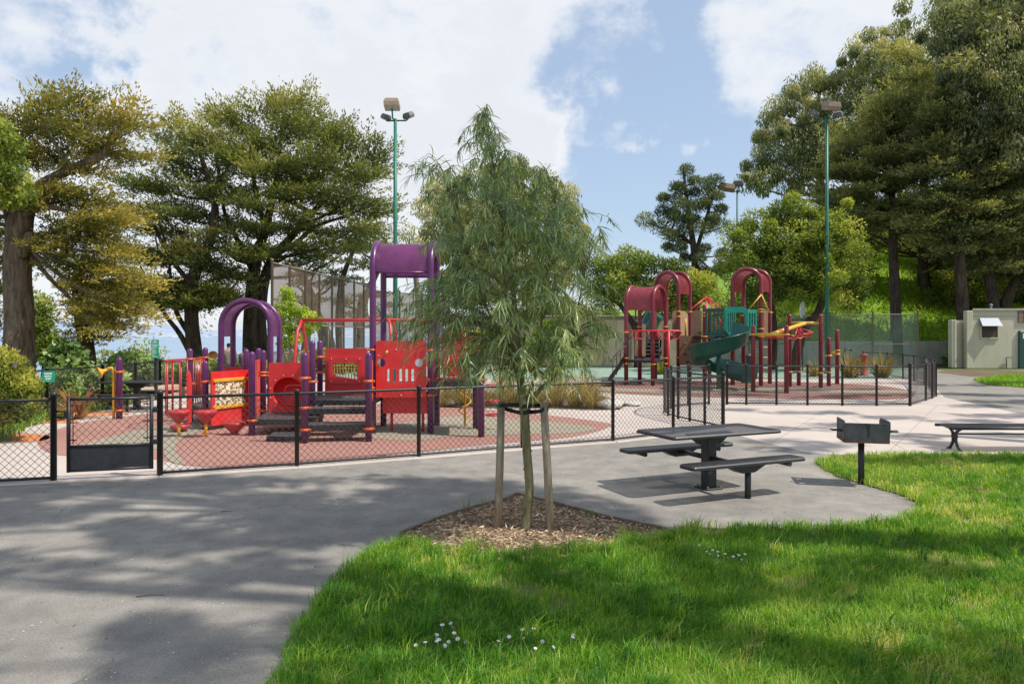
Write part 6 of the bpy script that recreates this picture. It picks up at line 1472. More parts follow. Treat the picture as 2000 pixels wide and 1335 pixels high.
f = cat_f(bough_foliage(C1_, 12, 1.9, .15, .13, per=10, m=10, out_bias=at(60, 380, Y)), bough_foliage(C2_, 11, 1.7, .145, -.02, per=10, m=10, tone_lo=.10, out_bias=at(90, 450, Y), droop=.12), bough_foliage(C3_, 6, 1.5, .17, .1, tone_lo=-.1))
tree('cypress_tree', 'huge cypress at the left edge with a thick bare trunk and golden drooping boughs', 'tree', base_of(32, Y), M_bkr, LF['gold'], np.concatenate([C1_, C2_]), [(tp, (.58, .45, .42, .40, .33, .2)), (tp2, (.34, .26, .2, .12)), (br1, (.2, .17, .15, .13, .08)), (br2, (.16, .13, .1, .05)), (br3, (.18, .2, .12))], f, 22, (.09, .03), nsides=16)
# --- leafy tree mostly outside the left edge
Y = 15
C1_ = crown_points([(-90, 235), (-20, 225), (28, 262), (40, 300), (66, 350), (52, 392), (10, 405), (-60, 410), (-110, 350)], Y, 34, .6, edge=.3)
tree('broadleaf_tree', 'bright yellow-green leafy branch tips reaching in at the left edge, before the huge trunk', 'tree', (xx(-150, Y), Y, ground_z(xx(-150, Y), Y)), M_bkd, LF['broad'], C1_, [([Vector((xx(-150, Y), Y, -.3)), Vector((xx(-150, Y), Y, 3)), at(-120, 380, Y), at(-60, 320, Y)], (.2, .16, .12, .06))], leafy_foliage(C1_, .30, 260, .11, .06, .8, 'broad', .1, tone_lo=.12), 12, (.04, .012))
# --- slim cypress beyond the left fence
Y = 30
C1_ = crown_points([(125, 560), (160, 520), (230, 560), (250, 600), (225, 640), (205, 675), (150, 690), (138, 640)], Y, 26, .7, holes=((235, 655, 14),))
tp = pts_at([(178, 745), (172, 690), (160, 640), (150, 570), (150, 510)], Y); tp[0].z = ground_z(tp[0].x, Y) - .5
tree('cypress_tree', 'slim dark-trunked cypress with golden sprays standing beyond the left fence', 'tree', base_of(175, Y), M_bkd, LF['gold'], C1_, [(tp, (.36, .28, .24, .18, .1))], bough_foliage(C1_, 6, 1.2, .16, .0, tone_lo=.08, out_bias=at(165, 600, Y)), 12, (.07, .02))
# --- dark backing trees on the bay slope, far left
for (poly, Yq, px, lab, mt) in (([(52, 580), (85, 570), (104, 620), (118, 660), (112, 705), (50, 712)], 34, 85, 'bushy green tree low on the bay slope, right of the huge trunk', 'broad'),
                            ([(178, 712), (188, 682), (222, 688), (236, 722), (185, 726)], 33, 208, 'low dark bush tree on the bay slope, below the slim cypress', 'broad')):
    C1_ = crown_points(poly, Yq, 24, .7); b = base_of(px, Yq)
    tree('slope_tree', lab, 'tree', b, M_bkd, LF[mt], C1_, [([Vector(b) - Vector((0, 0, .4)), Vector((b[0], b[1], (b[2] + C1_[:, 2].mean()) / 2)), Vector((b[0] + .2, b[1], C1_[:, 2].mean()))], (.2, .15, .08))], leafy_foliage(C1_, .62, 330, .20, .085, .8, 'broad', .3), 8, (.05, .02))
# --- the spreading cypress group
Y = 36
main = [(225, 310), (300, 318), (325, 262), (312, 240), (350, 205), (395, 188), (440, 195), (480, 212), (520, 172), (560, 165), (600, 188), (630, 192), (652, 228), (690, 236), (722, 262), (756, 250), (764, 300), (748, 380), (765, 410), (742, 470), (700, 505), (640, 500), (560, 520), (500, 560), (420, 600), (330, 590), (290, 540), (232, 490), (268, 425), (246, 390), (236, 350)]
hl = ((345, 330, 13), (425, 360, 10), (520, 405, 9), (560, 350, 8), (455, 430, 9), (300, 430, 9), (640, 430, 10), (610, 300, 7), (690, 330, 8))
CA = crown_points([p for p in main if True], Y, 52, .6, holes=hl, edge=.4)
CA[:, 2] -= .35; left = CA[CA[:, 0] < xx(440, Y)]; mid = CA[(CA[:, 0] >= xx(440, Y))]
tpa = pts_at([(385, 760), (380, 690), (374, 620), (378, 540), (410, 470), (420, 400), (400, 330), (380, 260)], Y - 1.5); tpa[0].z = ground_z(tpa[0].x, Y) - .5
bra = [(pts_at(P, Y - 1.5), rs) for P, rs in (([(372, 690), (350, 650), (320, 610), (300, 560)], (.14, .12, .09, .04)), ([(368, 650), (345, 610), (335, 560), (330, 500)], (.13, .11, .08, .04)), ([(376, 600), (392, 560), (430, 540), (470, 520)], (.13, .1, .08, .04)), ([(378, 560), (330, 500), (300, 440), (270, 400)], (.14, .1, .07, .03)))]
low1 = crown_points([(240, 560), (300, 545), (440, 560), (450, 600), (360, 612), (260, 600)], Y - 1, 24, .8)
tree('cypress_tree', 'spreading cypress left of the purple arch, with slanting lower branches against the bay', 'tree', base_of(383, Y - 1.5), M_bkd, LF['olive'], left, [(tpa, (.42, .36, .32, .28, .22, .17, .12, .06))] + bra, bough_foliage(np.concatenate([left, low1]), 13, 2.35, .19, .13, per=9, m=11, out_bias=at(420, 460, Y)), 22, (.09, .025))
tpb = pts_at([(490, 770), (489, 690), (490, 610), (498, 520), (520, 440), (540, 350), (550, 250)], Y + 1); tpb[0].z = ground_z(tpb[0].x, Y) - .5
tpc = pts_at([(512, 770), (511, 690), (508, 610), (525, 520), (580, 450), (640, 380), (680, 310)], Y + 1.4); tpc[0].z = ground_z(tpc[0].x, Y) - .5
brb = [(pts_at(P, Y + 1), rs) for P, rs in (([(500, 540), (470, 480), (440, 420), (430, 350)], (.2, .14, .1, .05)), ([(520, 500), (570, 480), (620, 440), (690, 420)], (.18, .13, .09, .04)), ([(520, 450), (500, 380), (490, 300), (480, 240)], (.16, .12, .08, .04)))]
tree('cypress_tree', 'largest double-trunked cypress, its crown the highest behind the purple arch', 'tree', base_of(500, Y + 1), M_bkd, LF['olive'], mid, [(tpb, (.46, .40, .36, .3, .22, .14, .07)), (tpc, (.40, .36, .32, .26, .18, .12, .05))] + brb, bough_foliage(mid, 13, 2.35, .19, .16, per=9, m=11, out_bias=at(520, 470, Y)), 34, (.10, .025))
# --- trees behind the screened fence
for (poly, Yq, tr, lab) in (([(560, 500), (640, 480), (735, 420), (765, 440), (760, 500), (715, 560), (640, 580), (560, 560)], 52, [[(668, 720), (662, 620), (670, 540), (700, 470)], [(645, 700), (610, 580), (570, 510)], [(700, 700), (705, 610), (745, 510), (755, 470)]], 'dark cypress behind the right part of the screened fence'),
                            ([(640, 585), (720, 550), (775, 570), (770, 640), (700, 640), (650, 630)], 62, [[(702, 720), (700, 640), (705, 580)]], 'lower cypress seen through the fence screen beside the purple tower'),
                            ([(555, 545), (600, 540), (640, 600), (600, 640), (560, 620)], 50, [[(655, 720), (640, 650), (600, 580)], [(590, 720), (600, 640), (595, 570)]], 'many-stemmed cypress behind the near end of the screened fence')):
    C1_ = crown_points(poly, Yq, 30, .6); T_ = [(pts_at(P, Yq), (.36, .28, .2, .1)[:len(P)]) for P in tr]
    for P, _ in T_: P[0].z = min(P[0].z, ground_z(P[0].x, Yq) - .3)
    tree('cypress_tree', lab, 'tree', base_of(tr[0][0][0], Yq), M_bkd, LF['dark'], C1_, T_, bough_foliage(C1_, 6, 1.9, .27, .15, m=8, per=6), 14, (.12, .04))
# --- gums behind the young tree
for (poly, Yq, px, lab) in (([(812, 400), (835, 360), (880, 338), (930, 330), (1000, 292), (1050, 318), (1085, 350), (1125, 368), (1150, 410), (1152, 500), (1120, 560), (1000, 600), (860, 580), (822, 470)], 66, 980, 'rounded olive gum tree directly behind the young staked tree'),
                            ([(775, 450), (800, 428), (832, 432), (850, 470), (830, 500), (780, 490)], 74, 812, 'small pale gum crown between the light pole and the staked tree')):
    C1_ = crown_points(poly, Yq, 34, .6, edge=.35); b = base_of(px, Yq)
    tree('gum_tree', lab, 'tree', b, M_bkg, LF['gum'], C1_, [([Vector(b), Vector((b[0] + .3, b[1], 5)), Vector((b[0] - .3, b[1], 10))], (.45, .35, .2))], leafy_foliage(C1_, NR.uniform(.7, 1.5, len(C1_)), 420, .34, .12, .9, 'drop', .0, tone_lo=.05), 16, (.16, .05))
# --- pine
Y = 60
C1_ = crown_points([(1238, 425), (1256, 415), (1285, 432), (1272, 390), (1300, 362), (1312, 320), (1335, 306), (1352, 330), (1368, 350), (1384, 330), (1404, 320), (1420, 365), (1412, 395), (1432, 425), (1420, 455), (1352, 470), (1310, 482), (1268, 458)], Y, 25, .4, holes=((1375, 375, 8), (1395, 440, 9), (1330, 420, 6), (1290, 405, 6)))
C2_ = crown_points([(1250, 478), (1300, 470), (1420, 470), (1440, 530), (1400, 600), (1340, 560), (1300, 500)], Y, 32, .5, drop=.4)
tp = pts_at([(1358, 700), (1358, 600), (1357, 510), (1350, 450), (1340, 380), (1335, 325)], Y); tp[0].z = 0
tq = pts_at([(1357, 500), (1375, 440), (1390, 390), (1402, 340)], Y); tr_ = pts_at([(1357, 480), (1320, 455), (1280, 440)], Y)
f = leafy_foliage(np.concatenate([C1_, C2_]), NR.uniform(.45, .9, len(C1_) + len(C2_)), 560, .30, .06, .8, 'needle', .0)
tree('pine_tree', 'pine with a bare lower trunk and blue-green tufts against the open sky', 'tree', base_of(1358, Y), M_bkd, LF['pine'], np.concatenate([C1_, C2_]), [(tp, (.42, .36, .3, .24, .16, .06)), (tq, (.2, .15, .1, .05)), (tr_, (.18, .12, .05))], f, 30, (.10, .03))
# --- round evergreen over the court wall
Y = 45
C1_ = crown_points([(1138, 528), (1160, 500), (1200, 488), (1235, 478), (1280, 490), (1330, 508), (1365, 528), (1400, 540), (1402, 590), (1360, 612), (1300, 622), (1230, 610), (1180, 600), (1145, 570)], Y, 29, .6, holes=((1245, 585, 10), (1335, 590, 9)))
tp = pts_at([(1246, 712), (1243, 650), (1222, 610), (1205, 590)], Y); tp[0].z = 0; tq = pts_at([(1240, 640), (1270, 600), (1290, 560)], Y)
tree('evergreen_tree', 'round yellow-green evergreen with a curved trunk in front of the court wall', 'tree', base_of(1246, Y), M_bkd, LF['broad'], C1_, [(tp, (.26, .2, .16, .1)), (tq, (.14, .1, .06))], leafy_foliage(C1_, .74, 380, .24, .10, .8, 'broad', .2), 14, (.08, .03))
# --- broad light-green tree
Y = 40
C1_ = crown_points([(1395, 520), (1412, 470), (1432, 440), (1470, 410), (1500, 395), (1530, 384), (1570, 392), (1620, 400), (1665, 435), (1698, 480), (1712, 540), (1700, 590), (1650, 605), (1600, 600), (1545, 590), (1490, 600), (1440, 575)], Y, 33, .6, holes=((1600, 560, 9), (1540, 585, 12), (1490, 560, 8)))
C2_ = crown_points([(1440, 560), (1500, 585), (1540, 600), (1520, 640), (1440, 650), (1400, 600)], Y + 4, 26, .7)
tp = pts_at([(1548, 700), (1570, 642), (1598, 610), (1608, 560), (1595, 500), (1585, 440)], Y); tp[0].z = 0
tq = pts_at([(1606, 560), (1560, 510), (1520, 470)], Y); tr_ = pts_at([(1605, 545), (1640, 500), (1660, 460)], Y); ts_ = pts_at([(1510, 700), (1512, 640), (1505, 580), (1490, 520)], Y + 2); ts_[0].z = 0
tree('broadleaf_tree', 'broad yellow-green tree with a leaning dark trunk behind the maroon posts', 'tree', base_of(1548, Y), M_bkd, LF['broad'], C1_, [(tp, (.30, .25, .22, .18, .12, .06)), (tq, (.14, .1, .05)), (tr_, (.13, .1, .05)), (ts_, (.22, .18, .14, .08))], cat_f(leafy_foliage(np.concatenate([C1_, C1_[::2] + NR.normal(size=C1_[::2].shape) * .45]), np.concatenate([NR.uniform(.45, .95, len(C1_)), NR.uniform(.25, .5, len(C1_[::2]))]), 400, .19, .08, .85, 'broad', .0, tone_lo=.0), leafy_foliage(C2_, .9, 260, .2, .08, .85, 'broad', .3, tone_lo=-.25)), 18, (.08, .03))
# --- tall gums and dark cypresses on the right
GUM = [([(1438, 330), (1470, 300), (1476, 262), (1482, 232), (1505, 200), (1532, 160), (1575, 132), (1620, 118), (1650, 150), (1660, 230), (1640, 330), (1580, 380), (1520, 372), (1480, 390), (1446, 360)], 74, 1600, 'tall airy gum tree, the leftmost of the high right-hand grove', ((1520, 290, 9), (1560, 250, 8), (1600, 200, 7), (1580, 320, 8))),
       ([(1620, 120), (1650, 95), (1680, 62), (1720, 45), (1770, 38), (1805, 55), (1830, 110), (1840, 230), (1800, 330), (1700, 330), (1650, 240)], 72, 1730, 'tallest pale gum tree, beside the open cloud at upper right', ((1740, 130, 8), (1700, 200, 8), (1780, 230, 7))),
       ([(1812, 20), (1845, -30), (1960, -60), (2110, -40), (2110, 340), (1980, 350), (1890, 280), (1840, 150)], 46, 2075, 'big dark gum filling the upper right corner', ((1900, 90, 12), (1960, 160, 10), (1930, 230, 9)))]
for (poly, Yq, px, lab, hl) in GUM:
    C1_ = crown_points(poly, Yq, 31 if Yq > 60 else 29, .6, holes=hl if Yq > 60 else (), edge=.3); b = base_of(px, Yq); top = C1_[:, 2].max()
    tp = [Vector(b), Vector((b[0] + .4, b[1], b[2] + (top - b[2]) * .35)), Vector((b[0] - .5, b[1], b[2] + (top - b[2]) * .65)), Vector((b[0] + .2, b[1], top - 1.5))]
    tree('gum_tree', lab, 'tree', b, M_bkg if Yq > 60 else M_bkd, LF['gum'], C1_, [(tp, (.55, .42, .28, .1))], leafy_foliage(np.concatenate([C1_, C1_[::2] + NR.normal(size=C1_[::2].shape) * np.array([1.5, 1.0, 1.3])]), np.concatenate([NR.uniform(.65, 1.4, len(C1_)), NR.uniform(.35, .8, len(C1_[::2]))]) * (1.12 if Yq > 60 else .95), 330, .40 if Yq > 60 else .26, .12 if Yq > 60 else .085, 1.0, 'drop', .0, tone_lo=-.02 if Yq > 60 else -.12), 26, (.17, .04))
CYP = [([(1585, 420), (1610, 350), (1640, 300), (1660, 240), (1700, 205), (1740, 180), (1790, 190), (1800, 280), (1790, 380), (1800, 440), (1760, 480), (1700, 470), (1640, 450)], 50, [[(1752, 690), (1750, 620), (1745, 500), (1742, 380), (1740, 230)]], 'dark layered cypress with a straight bare trunk, left one on the hill', ((1690, 330, 8), (1740, 300, 7), (1640, 400, 7))),
       ([(1790, 210), (1850, 180), (1900, 230), (1960, 270), (1990, 340), (2000, 430), (1950, 480), (1880, 500), (1810, 470), (1780, 400), (1790, 300)], 47, [[(1884, 680), (1880, 600), (1872, 480), (1868, 360), (1865, 230)]], 'dark layered cypress directly above the service building hood', ((1850, 300, 8), (1900, 380, 8), (1820, 380, 7))),
       ([(1930, 430), (1990, 380), (2090, 340), (2100, 560), (2020, 575), (1960, 560), (1900, 540), (1880, 490)], 49, [[(1945, 680), (1940, 590), (1925, 520), (1905, 470)], [(1950, 660), (1965, 590), (2000, 530), (2030, 480)]], 'fork-trunked dark tree above the right end of the service building', ((1975, 500, 8),)),
       ([(1540, 430), (1600, 400), (1640, 440), (1700, 470), (1700, 530), (1640, 560), (1560, 520)], 58, [[(1690, 690), (1690, 600), (1680, 500), (1640, 450)]], 'shadowy cypress behind the broad yellow-green tree', ()),
       ([(1760, 440), (1850, 480), (1900, 520), (1890, 560), (1830, 560), (1790, 520)], 60, [[(1705, 620), (1690, 550), (1680, 490)], [(1850, 620), (1845, 560), (1830, 500)]], 'dark mid-slope cypress between the two straight trunks', ())]
CYP += [([(1640, 420), (1720, 430), (1800, 420), (1900, 450), (2010, 480), (2030, 600), (1960, 600), (1900, 575), (1865, 520), (1790, 495), (1700, 490), (1650, 480)], 56, [[(1818, 660), (1812, 580), (1800, 500)]], 'low-boughed dark cypress filling the bank behind the service building', ((1770, 500, 14),)),
        ([(1760, 90), (1840, 110), (1870, 200), (1840, 270), (1790, 260), (1750, 180)], 58, [[(1800, 650), (1803, 500), (1806, 300), (1806, 150)]], 'narrow dark cypress top between the pale gum and the corner gum', ())]
CYP += [([(1850, 240), (1930, 290), (2040, 300), (2060, 470), (1960, 470), (1880, 430), (1840, 340)], 62, [[(1915, 640), (1912, 520), (1910, 380)]], 'tall dark cypress rising behind the corner gum', ()),
        ([(1700, 330), (1800, 340), (1900, 440), (1980, 450), (1940, 490), (1840, 460), (1740, 420)], 68, [[(1790, 600), (1788, 520), (1790, 420)]], 'deep shaded cypress at the crest of the hill between the straight trunks', ()),
        ([(1620, 340), (1680, 300), (1720, 360), (1720, 470), (1650, 480), (1600, 440)], 64, [[(1662, 650), (1660, 560), (1660, 440)]], 'shadowy cypress top just right of the tall light pole', ()),
        ([(1940, 300), (2060, 270), (2080, 560), (2000, 560), (1950, 470)], 55, [[(2010, 650), (2008, 560), (2005, 420)]], 'dark cypress cut by the right edge, over the green door', ())]
for (poly, Yq, tr, lab, hl) in CYP:
    C1_ = crown_points(poly, Yq, 38, .6, holes=hl, edge=.25); T_ = [(pts_at(P, Yq), (.42, .36, .3, .2, .08)[:len(P)]) for P in tr]
    for P, _ in T_: P[0].z = ground_z(P[0].x, Yq) - .4
    tree('cypress_tree', lab, 'tree', (T_[0][0][0].x, Yq, ground_z(T_[0][0][0].x, Yq)), M_bkd, LF['dark'], C1_, T_, bough_foliage(C1_, 12, 2.7, .27, -.02, out_bias=at(tr[0][-1][0], 400, Yq), m=10, per=8, spread=.9), 24, (.10, .03))
# --- hill and court-side shrubs
SH = [([(980, 650), (1010, 605), (1060, 588), (1110, 585), (1150, 598), (1200, 600), (1225, 645)], 54, 'broad', 'olive bank of foliage looking over the court wall beside the evergreen'),
      ([(1480, 690), (1500, 640), (1560, 620), (1600, 640), (1610, 690)], 53, 'dark', 'dark shrub mass at the left foot of the hill'),
      ([(1600, 620), (1640, 590), (1700, 580), (1720, 640), (1640, 660), (1600, 660)], 58, 'shrub', 'green shrub on the hill behind the green windscreen'),
      ([(1780, 650), (1790, 580), (1820, 555), (1855, 580), (1858, 640), (1820, 660)], 56, 'broad', 'large leafy shrub on the bank left of the service building'),
      ([(1830, 540), (1880, 500), (1940, 520), (1990, 580), (1940, 610), (1860, 600)], 55, 'shrub', 'sunlit shrub on the bank above the service building roof'),
      ([(1690, 480), (1730, 470), (1760, 520), (1720, 560), (1680, 560), (1670, 520)], 72, 'dark', 'ivy-dark shrub at the crest of the hill'),
      ([(1560, 560), (1640, 540), (1700, 560), (1690, 600), (1600, 620), (1540, 610)], 66, 'broad', 'olive shrub on the hill crest behind the broad tree'),
      ([(1380, 660), (1400, 600), (1480, 590), (1500, 640), (1480, 680)], 54, 'dark', 'shadowed shrub behind the green slide'),
      ([(1844, 715), (1845, 695), (1858, 690), (1866, 700), (1862, 718)], 46.5, 'pale', 'little pale shrub against the building annexe'),
      ([(1030, 690), (1040, 640), (1090, 620), (1130, 650), (1140, 700)], 46, 'fresh', 'yellow-green shrub in front of the court wall, behind the staked tree'),
      ([(900, 700), (910, 650), (980, 640), (1010, 690)], 45.5, 'shrub', 'dull green shrub against the court wall behind the staked tree')]
for (poly, Yq, mt, lab) in SH:
    C1_ = crown_points(poly, Yq, 17, .8, edge=.3); cx = C1_[:, 0].mean(); b = (cx, Yq, ground_z(cx, Yq))
    t = thing('shrub', b, lab, 'shrub'); V_, Q_, T_ = leafy_foliage(C1_, .62 if Yq > 46.8 else .4, 230, .21, .09, .85, 'broad', .3); np_mesh('foliage', V_, Q_, LF[mt], T_, t)
    mb = MB(); limbs(mb, [Vector(b) - Vector((0, 0, .1)), Vector(b) + Vector((0, 0, .3)), Vector(b) + Vector((.1, 0, .6))], C1_, min(8, len(C1_)), .05, .015); mb.build('stems', M_bkd, t)
# bank ground cover: sunlit grass and ivy on the slope
n = 46000; gx = NR.uniform(15, 62, n); gy = NR.uniform(50.3, 84, n); gz_ = np.array([ground_z(a, b) for a, b in zip(gx, gy)]); k = (gz_ > .9); gx, gy, gz_ = gx[k], gy[k], gz_[k]
V_, Q_, T_ = blades(np.column_stack([gx, gy, gz_ - .05]), NR.uniform(.2, .55, len(gx)), NR.uniform(.07, .15, len(gx)), np.clip(.68 + .25 * fbm2(gx * .35, gy * .35) + NR.normal(0, .12, len(gx)), 0, 1), 1.0)
tag(np_mesh('bank_grass', V_, Q_, LF['fresh'], T_), kind='stuff', label='long bright grass and ivy covering the hill bank')
# --- left bank planting
def shrub_px(poly, Yq, mt, lab, name='shrub', cnt=230, ln_=.12, wd_=.07, rr_=.32, step=18, mode='broad', lo=0.0):
    C1_ = crown_points(poly, Yq, step, .8, edge=.35); cx = C1_[:, 0].mean(); b = (cx, Yq, ground_z(cx, Yq))
    t = thing(name, b, lab, 'shrub'); V_, Q_, T_ = leafy_foliage(C1_, rr_, cnt, ln_, wd_, .85, mode, .3, tone_lo=lo); np_mesh('foliage', V_, Q_, LF[mt], T_, t)
    mb = MB(); limbs(mb, [Vector(b) - Vector((0, 0, .1)), Vector(b) + Vector((0, 0, .2)), Vector(b) + Vector((.05, 0, .4))], C1_, min(12, len(C1_)), .03, .008); mb.build('stems', M_bkd, t); return t
sb = shrub_px([(-60, 850), (-60, 700), (-10, 682), (20, 690), (45, 715), (66, 740), (72, 770), (62, 805), (30, 815), (0, 830)], 13.6, 'shrub', 'rounded yellow-green bush with one mauve flower at the left edge', 'flowering_bush', 420, .075, .04, .24, 24, lo=.12)
mb = MB(); c = at(31, 712, 13.1)
for k in range(6): a = k * 1.05; mb.add([c, c + Vector((.03 * math.cos(a), -.01, .03 * math.sin(a))), c + Vector((.05 * math.cos(a + .3), -.015, .05 * math.sin(a + .3))), c + Vector((.03 * math.cos(a + .6), -.01, .03 * math.sin(a + .6)))], [(0, 1, 2, 3)])
mb.build('flower', paint('mauve_petal', (.42, .12, .55), .6), sb)
shrub_px([(100, 700), (112, 665), (135, 672), (160, 690), (172, 715), (140, 725), (100, 722)], 19, 'pale', 'tall plant with large pale round leaves above the left fence', 'mallow_plant', 75, .15, .13, .26, 15, lo=.0)
shrub_px([(55, 800), (75, 745), (120, 722), (150, 735), (150, 790), (100, 805)], 18.4, 'pale', 'grey-green tangle of leafy growth under the green fence sign', 'leafy_plant', 230, .075, .05, .28, 17, lo=-.06)
shrub_px([(145, 775), (150, 735), (200, 722), (240, 735), (250, 765), (200, 780)], 20.5, 'pale', 'leafy green growth behind the red flax plant', 'leafy_plant', 200, .12, .10, .3, 14, lo=.02)
shrub_px([(205, 745), (225, 705), (260, 690), (300, 705), (320, 730), (310, 755), (250, 752)], 25, 'pale', 'pale leafy growth at the fence left of the rules sign', 'leafy_plant', 200, .15, .12, .34, 13, lo=.08)
shrub_px([(230, 715), (245, 690), (290, 672), (320, 690), (330, 715)], 28, 'pale', 'loose tall weeds against the bay behind the rules sign', 'tall_weeds', 60, .16, .06, .5, 15, lo=.12)
shrub_px([(310, 760), (320, 720), (400, 705), (440, 715), (540, 712), (545, 745), (420, 760)], 30, 'fresh', 'low green growth along the far fence behind the arch', 'leafy_plant', 190, .17, .10, .4, 15, lo=-.02)
shrub_px([(540, 720), (560, 690), (640, 690), (700, 700), (720, 725)], 31.5, 'shrub', 'low scrub behind the red window panel', 'leafy_plant', 160, .17, .10, .4, 16)
V_, Q_, T_ = None, None, None
n = 9000; gx = NR.uniform(-15.5, -9.2, n); gy = NR.uniform(12.2, 21.5, n); k = gx < -9.4 - (gy - 12) * .11 - .8 * np.clip(gy - 14, 0, 1.5) * .6; gx, gy = gx[k], gy[k]
V_, Q_, T_ = blades(np.column_stack([gx, gy, np.array([ground_z(a, b) for a, b in zip(gx, gy)])]), NR.uniform(.15, .42, len(gx)), NR.uniform(.012, .03, len(gx)), NR.uniform(.25, .8, len(gx)), 1.0)
tag(np_mesh('rough_grass', V_, Q_, M_grass, T_), kind='stuff', label='rough grass along the left planting strip')
struct('planting_soil_ground', MB().sheet([(-16, 9.4), (-9.75, 9.6), (-9.4, 11.5), (-9.7, 13.2), (-10.5, 15.2), (-10.9, 18), (-11.0, 22), (-11.3, 33), (-13.2, 33), (-13, 14)], .008), M_dirt)
# sword-leaved plants and tussocks
def blade_plant(name, x, y, n, ln_, wd_, mt, label, lean=.9, cat='plant', group=None, tone=(.2, .9), spread=.06):
    t = thing(name, (x, y, 0), label, cat, group); th = NR.uniform(0, 2 * PI, n); el = NR.uniform(.15, 1.0, n) * lean; Vs, Qs, Ts, k = [], [], [], 0
    for a, e in zip(th, el):
        L_ = ln_ * NR.uniform(.6, 1.1); w_ = wd_ * NR.uniform(.7, 1.2); h = np.array([math.cos(a), math.sin(a), 0]); sd_ = np.array([-math.sin(a), math.cos(a), 0]); p = np.array([x, y, 0.0]) + h * NR.uniform(0, spread); d = h * math.sin(e * .55) + np.array([0, 0, math.cos(e * .55)])
        pts = []; m_ = 5
        for j in range(m_ + 1):
            s_ = j / m_; ww = w_ * (1 - s_ ** 1.6) * .5 + .0008; pts += [p - sd_ * ww, p + sd_ * ww]; d = unit(d + np.array([0, 0, -.24 * e * (.5 + s_)]) + h * .10 * e); p = p + d * L_ / m_
        Vs.append(np.array(pts)); Qs.append(np.array([[2 * j, 2 * j + 1, 2 * j + 3, 2 * j + 2] for j in range(m_)]) + k); k += len(pts); Ts.append(np.full(m_, NR.uniform(*tone)))
    np_mesh('leaves', np.concatenate(Vs), np.concatenate(Qs), LF[mt], np.concatenate(Ts), t); return t
fx = Vector((xx(152, 17.2), 17.2, 0)); blade_plant('flax_plant', fx.x, fx.y, 85, 1.05, .05, 'flax', 'bronze-red flax plant with sword leaves, left of the picnic table', 1.5)
TU = [(858, 785, 20.2, .95), (905, 783, 20.6, 1.0), (950, 785, 20.4, .9), (1000, 784, 20.5, .95), (1045, 785, 20.3, 1.0), (1085, 785, 20.2, 1.1), (1125, 788, 20.0, 1.05), (1160, 789, 19.7, .95), (880, 770, 23, 1.1), (985, 770, 23, 1.1), (1090, 768, 23.4, 1.2), (1145, 768, 23.0, 1.15)]
TL = ('leftmost straw tussock behind the yellow corkscrew climber', 'straw tussock, second from the left in the front row of the grass bed', 'straw tussock just left of the staked tree trunk, front row', 'straw tussock directly behind the staked tree trunk', 'straw tussock just right of the tree trunk, front row', 'straw tussock right of the right stake, front row', 'browner straw tussock, second from the pale boulder', 'brown straw tussock beside the pale boulder', 'back-row straw tussock nearest the red and purple structure', 'back-row straw tussock behind the tree trunk', 'back-row straw tussock behind the right stake', 'back-row straw tussock nearest the maroon structure')
for (px, py, Yq, s_), lb in zip(TU, TL): blade_plant('grass_tussock', xx(px, Yq), Yq, 330, .95 * s_, .012, 'straw', lb, 1.25, 'ornamental grass', 'straw tussocks in the middle bed', (.15, .95), .22)
for (px, Yq, s_, lb) in ((1662, 34, 1.5, 'green-brown tussock left of the red standpipe'), (1722, 34, 1.5, 'green-brown tussock right of the red standpipe'), (1592, 35, 1.0, 'small tussock left of the shorter maroon posts'), (1290, 37, 1.3, 'green tussock behind the low maroon deck')):
    blade_plant('grass_tussock', xx(px, Yq), Yq, 210, .95 * s_, .028 * s_, 'straw' if px > 1300 else 'shrub', lb, 1.15, 'ornamental grass', 'tussocks round the second playground', (.05, .8), .3)
struct('grass_bed_soil_ground', MB().sheet(smooth_poly([(-3.2, 20.6), (-1, 19.7), (1, 19.6), (2.2, 19.2), (3.0, 19.6), (3.2, 21.5), (2.6, 24.2), (-1, 25), (-3.4, 23.5)]), .009), M_dirt)
for (px, py, lb) in ((575, 985, ''),): pass
# weeds at the mulch edge
for (px, py, n_, lb) in ((915, 992, 26, 'small grass tuft on the left mulch edge'), (950, 985, 22, 'small grass tuft near the back corner of the mulch'), (1150, 1012, 26, 'low weed tuft on the right mulch edge'), (1228, 1062, 90, 'bright grass clump spilling onto the mulch at right'), (930, 1078, 80, 'bright grass clump spilling onto the mulch, left of the tree')):
    p = gp(px, py); blade_plant('grass_tuft', p.x, p.y, n_, .13 if n_ < 60 else .2, .006, 'fresh', lb, 1.3, 'grass tuft', None, (.2, .7), .12)
# --- young ginkgo with stakes
Y = 25.5; C1_ = np.array([at(a, b, Y + R.uniform(-.3, .3)) for a, b in ((560, 570), (565, 585), (563, 600), (558, 615), (575, 610), (590, 608), (605, 618), (620, 628), (545, 630), (535, 640), (555, 640), (575, 640), (595, 645), (610, 640), (560, 655), (580, 660), (548, 600), (570, 675), (555, 672), (590, 625))])
tp = pts_at([(568, 735), (567, 690), (566, 640), (562, 590), (558, 562)], Y); tp[0].z = 0
t = tree('ginkgo_sapling', 'lime-green sapling between two stakes, right of the purple arch', 'tree', (tp[0].x, Y, 0), M_bky, LF['fresh'], C1_, [(tp, (.05, .045, .035, .02, .01))], leafy_foliage(C1_, .24, 170, .09, .085, .9, 'broad', .1, tone_lo=.22), 18, (.02, .008))
def stake(p0, p1, r, label, group): tag(MB().tube([p0, (Vector(p0) + Vector(p1)) / 2 + Vector((.004, 0, 0)), p1], [r, r * .97, r * .92], 12).build('tree_stake', M_stk, origin=p0), label, 'stake', group)
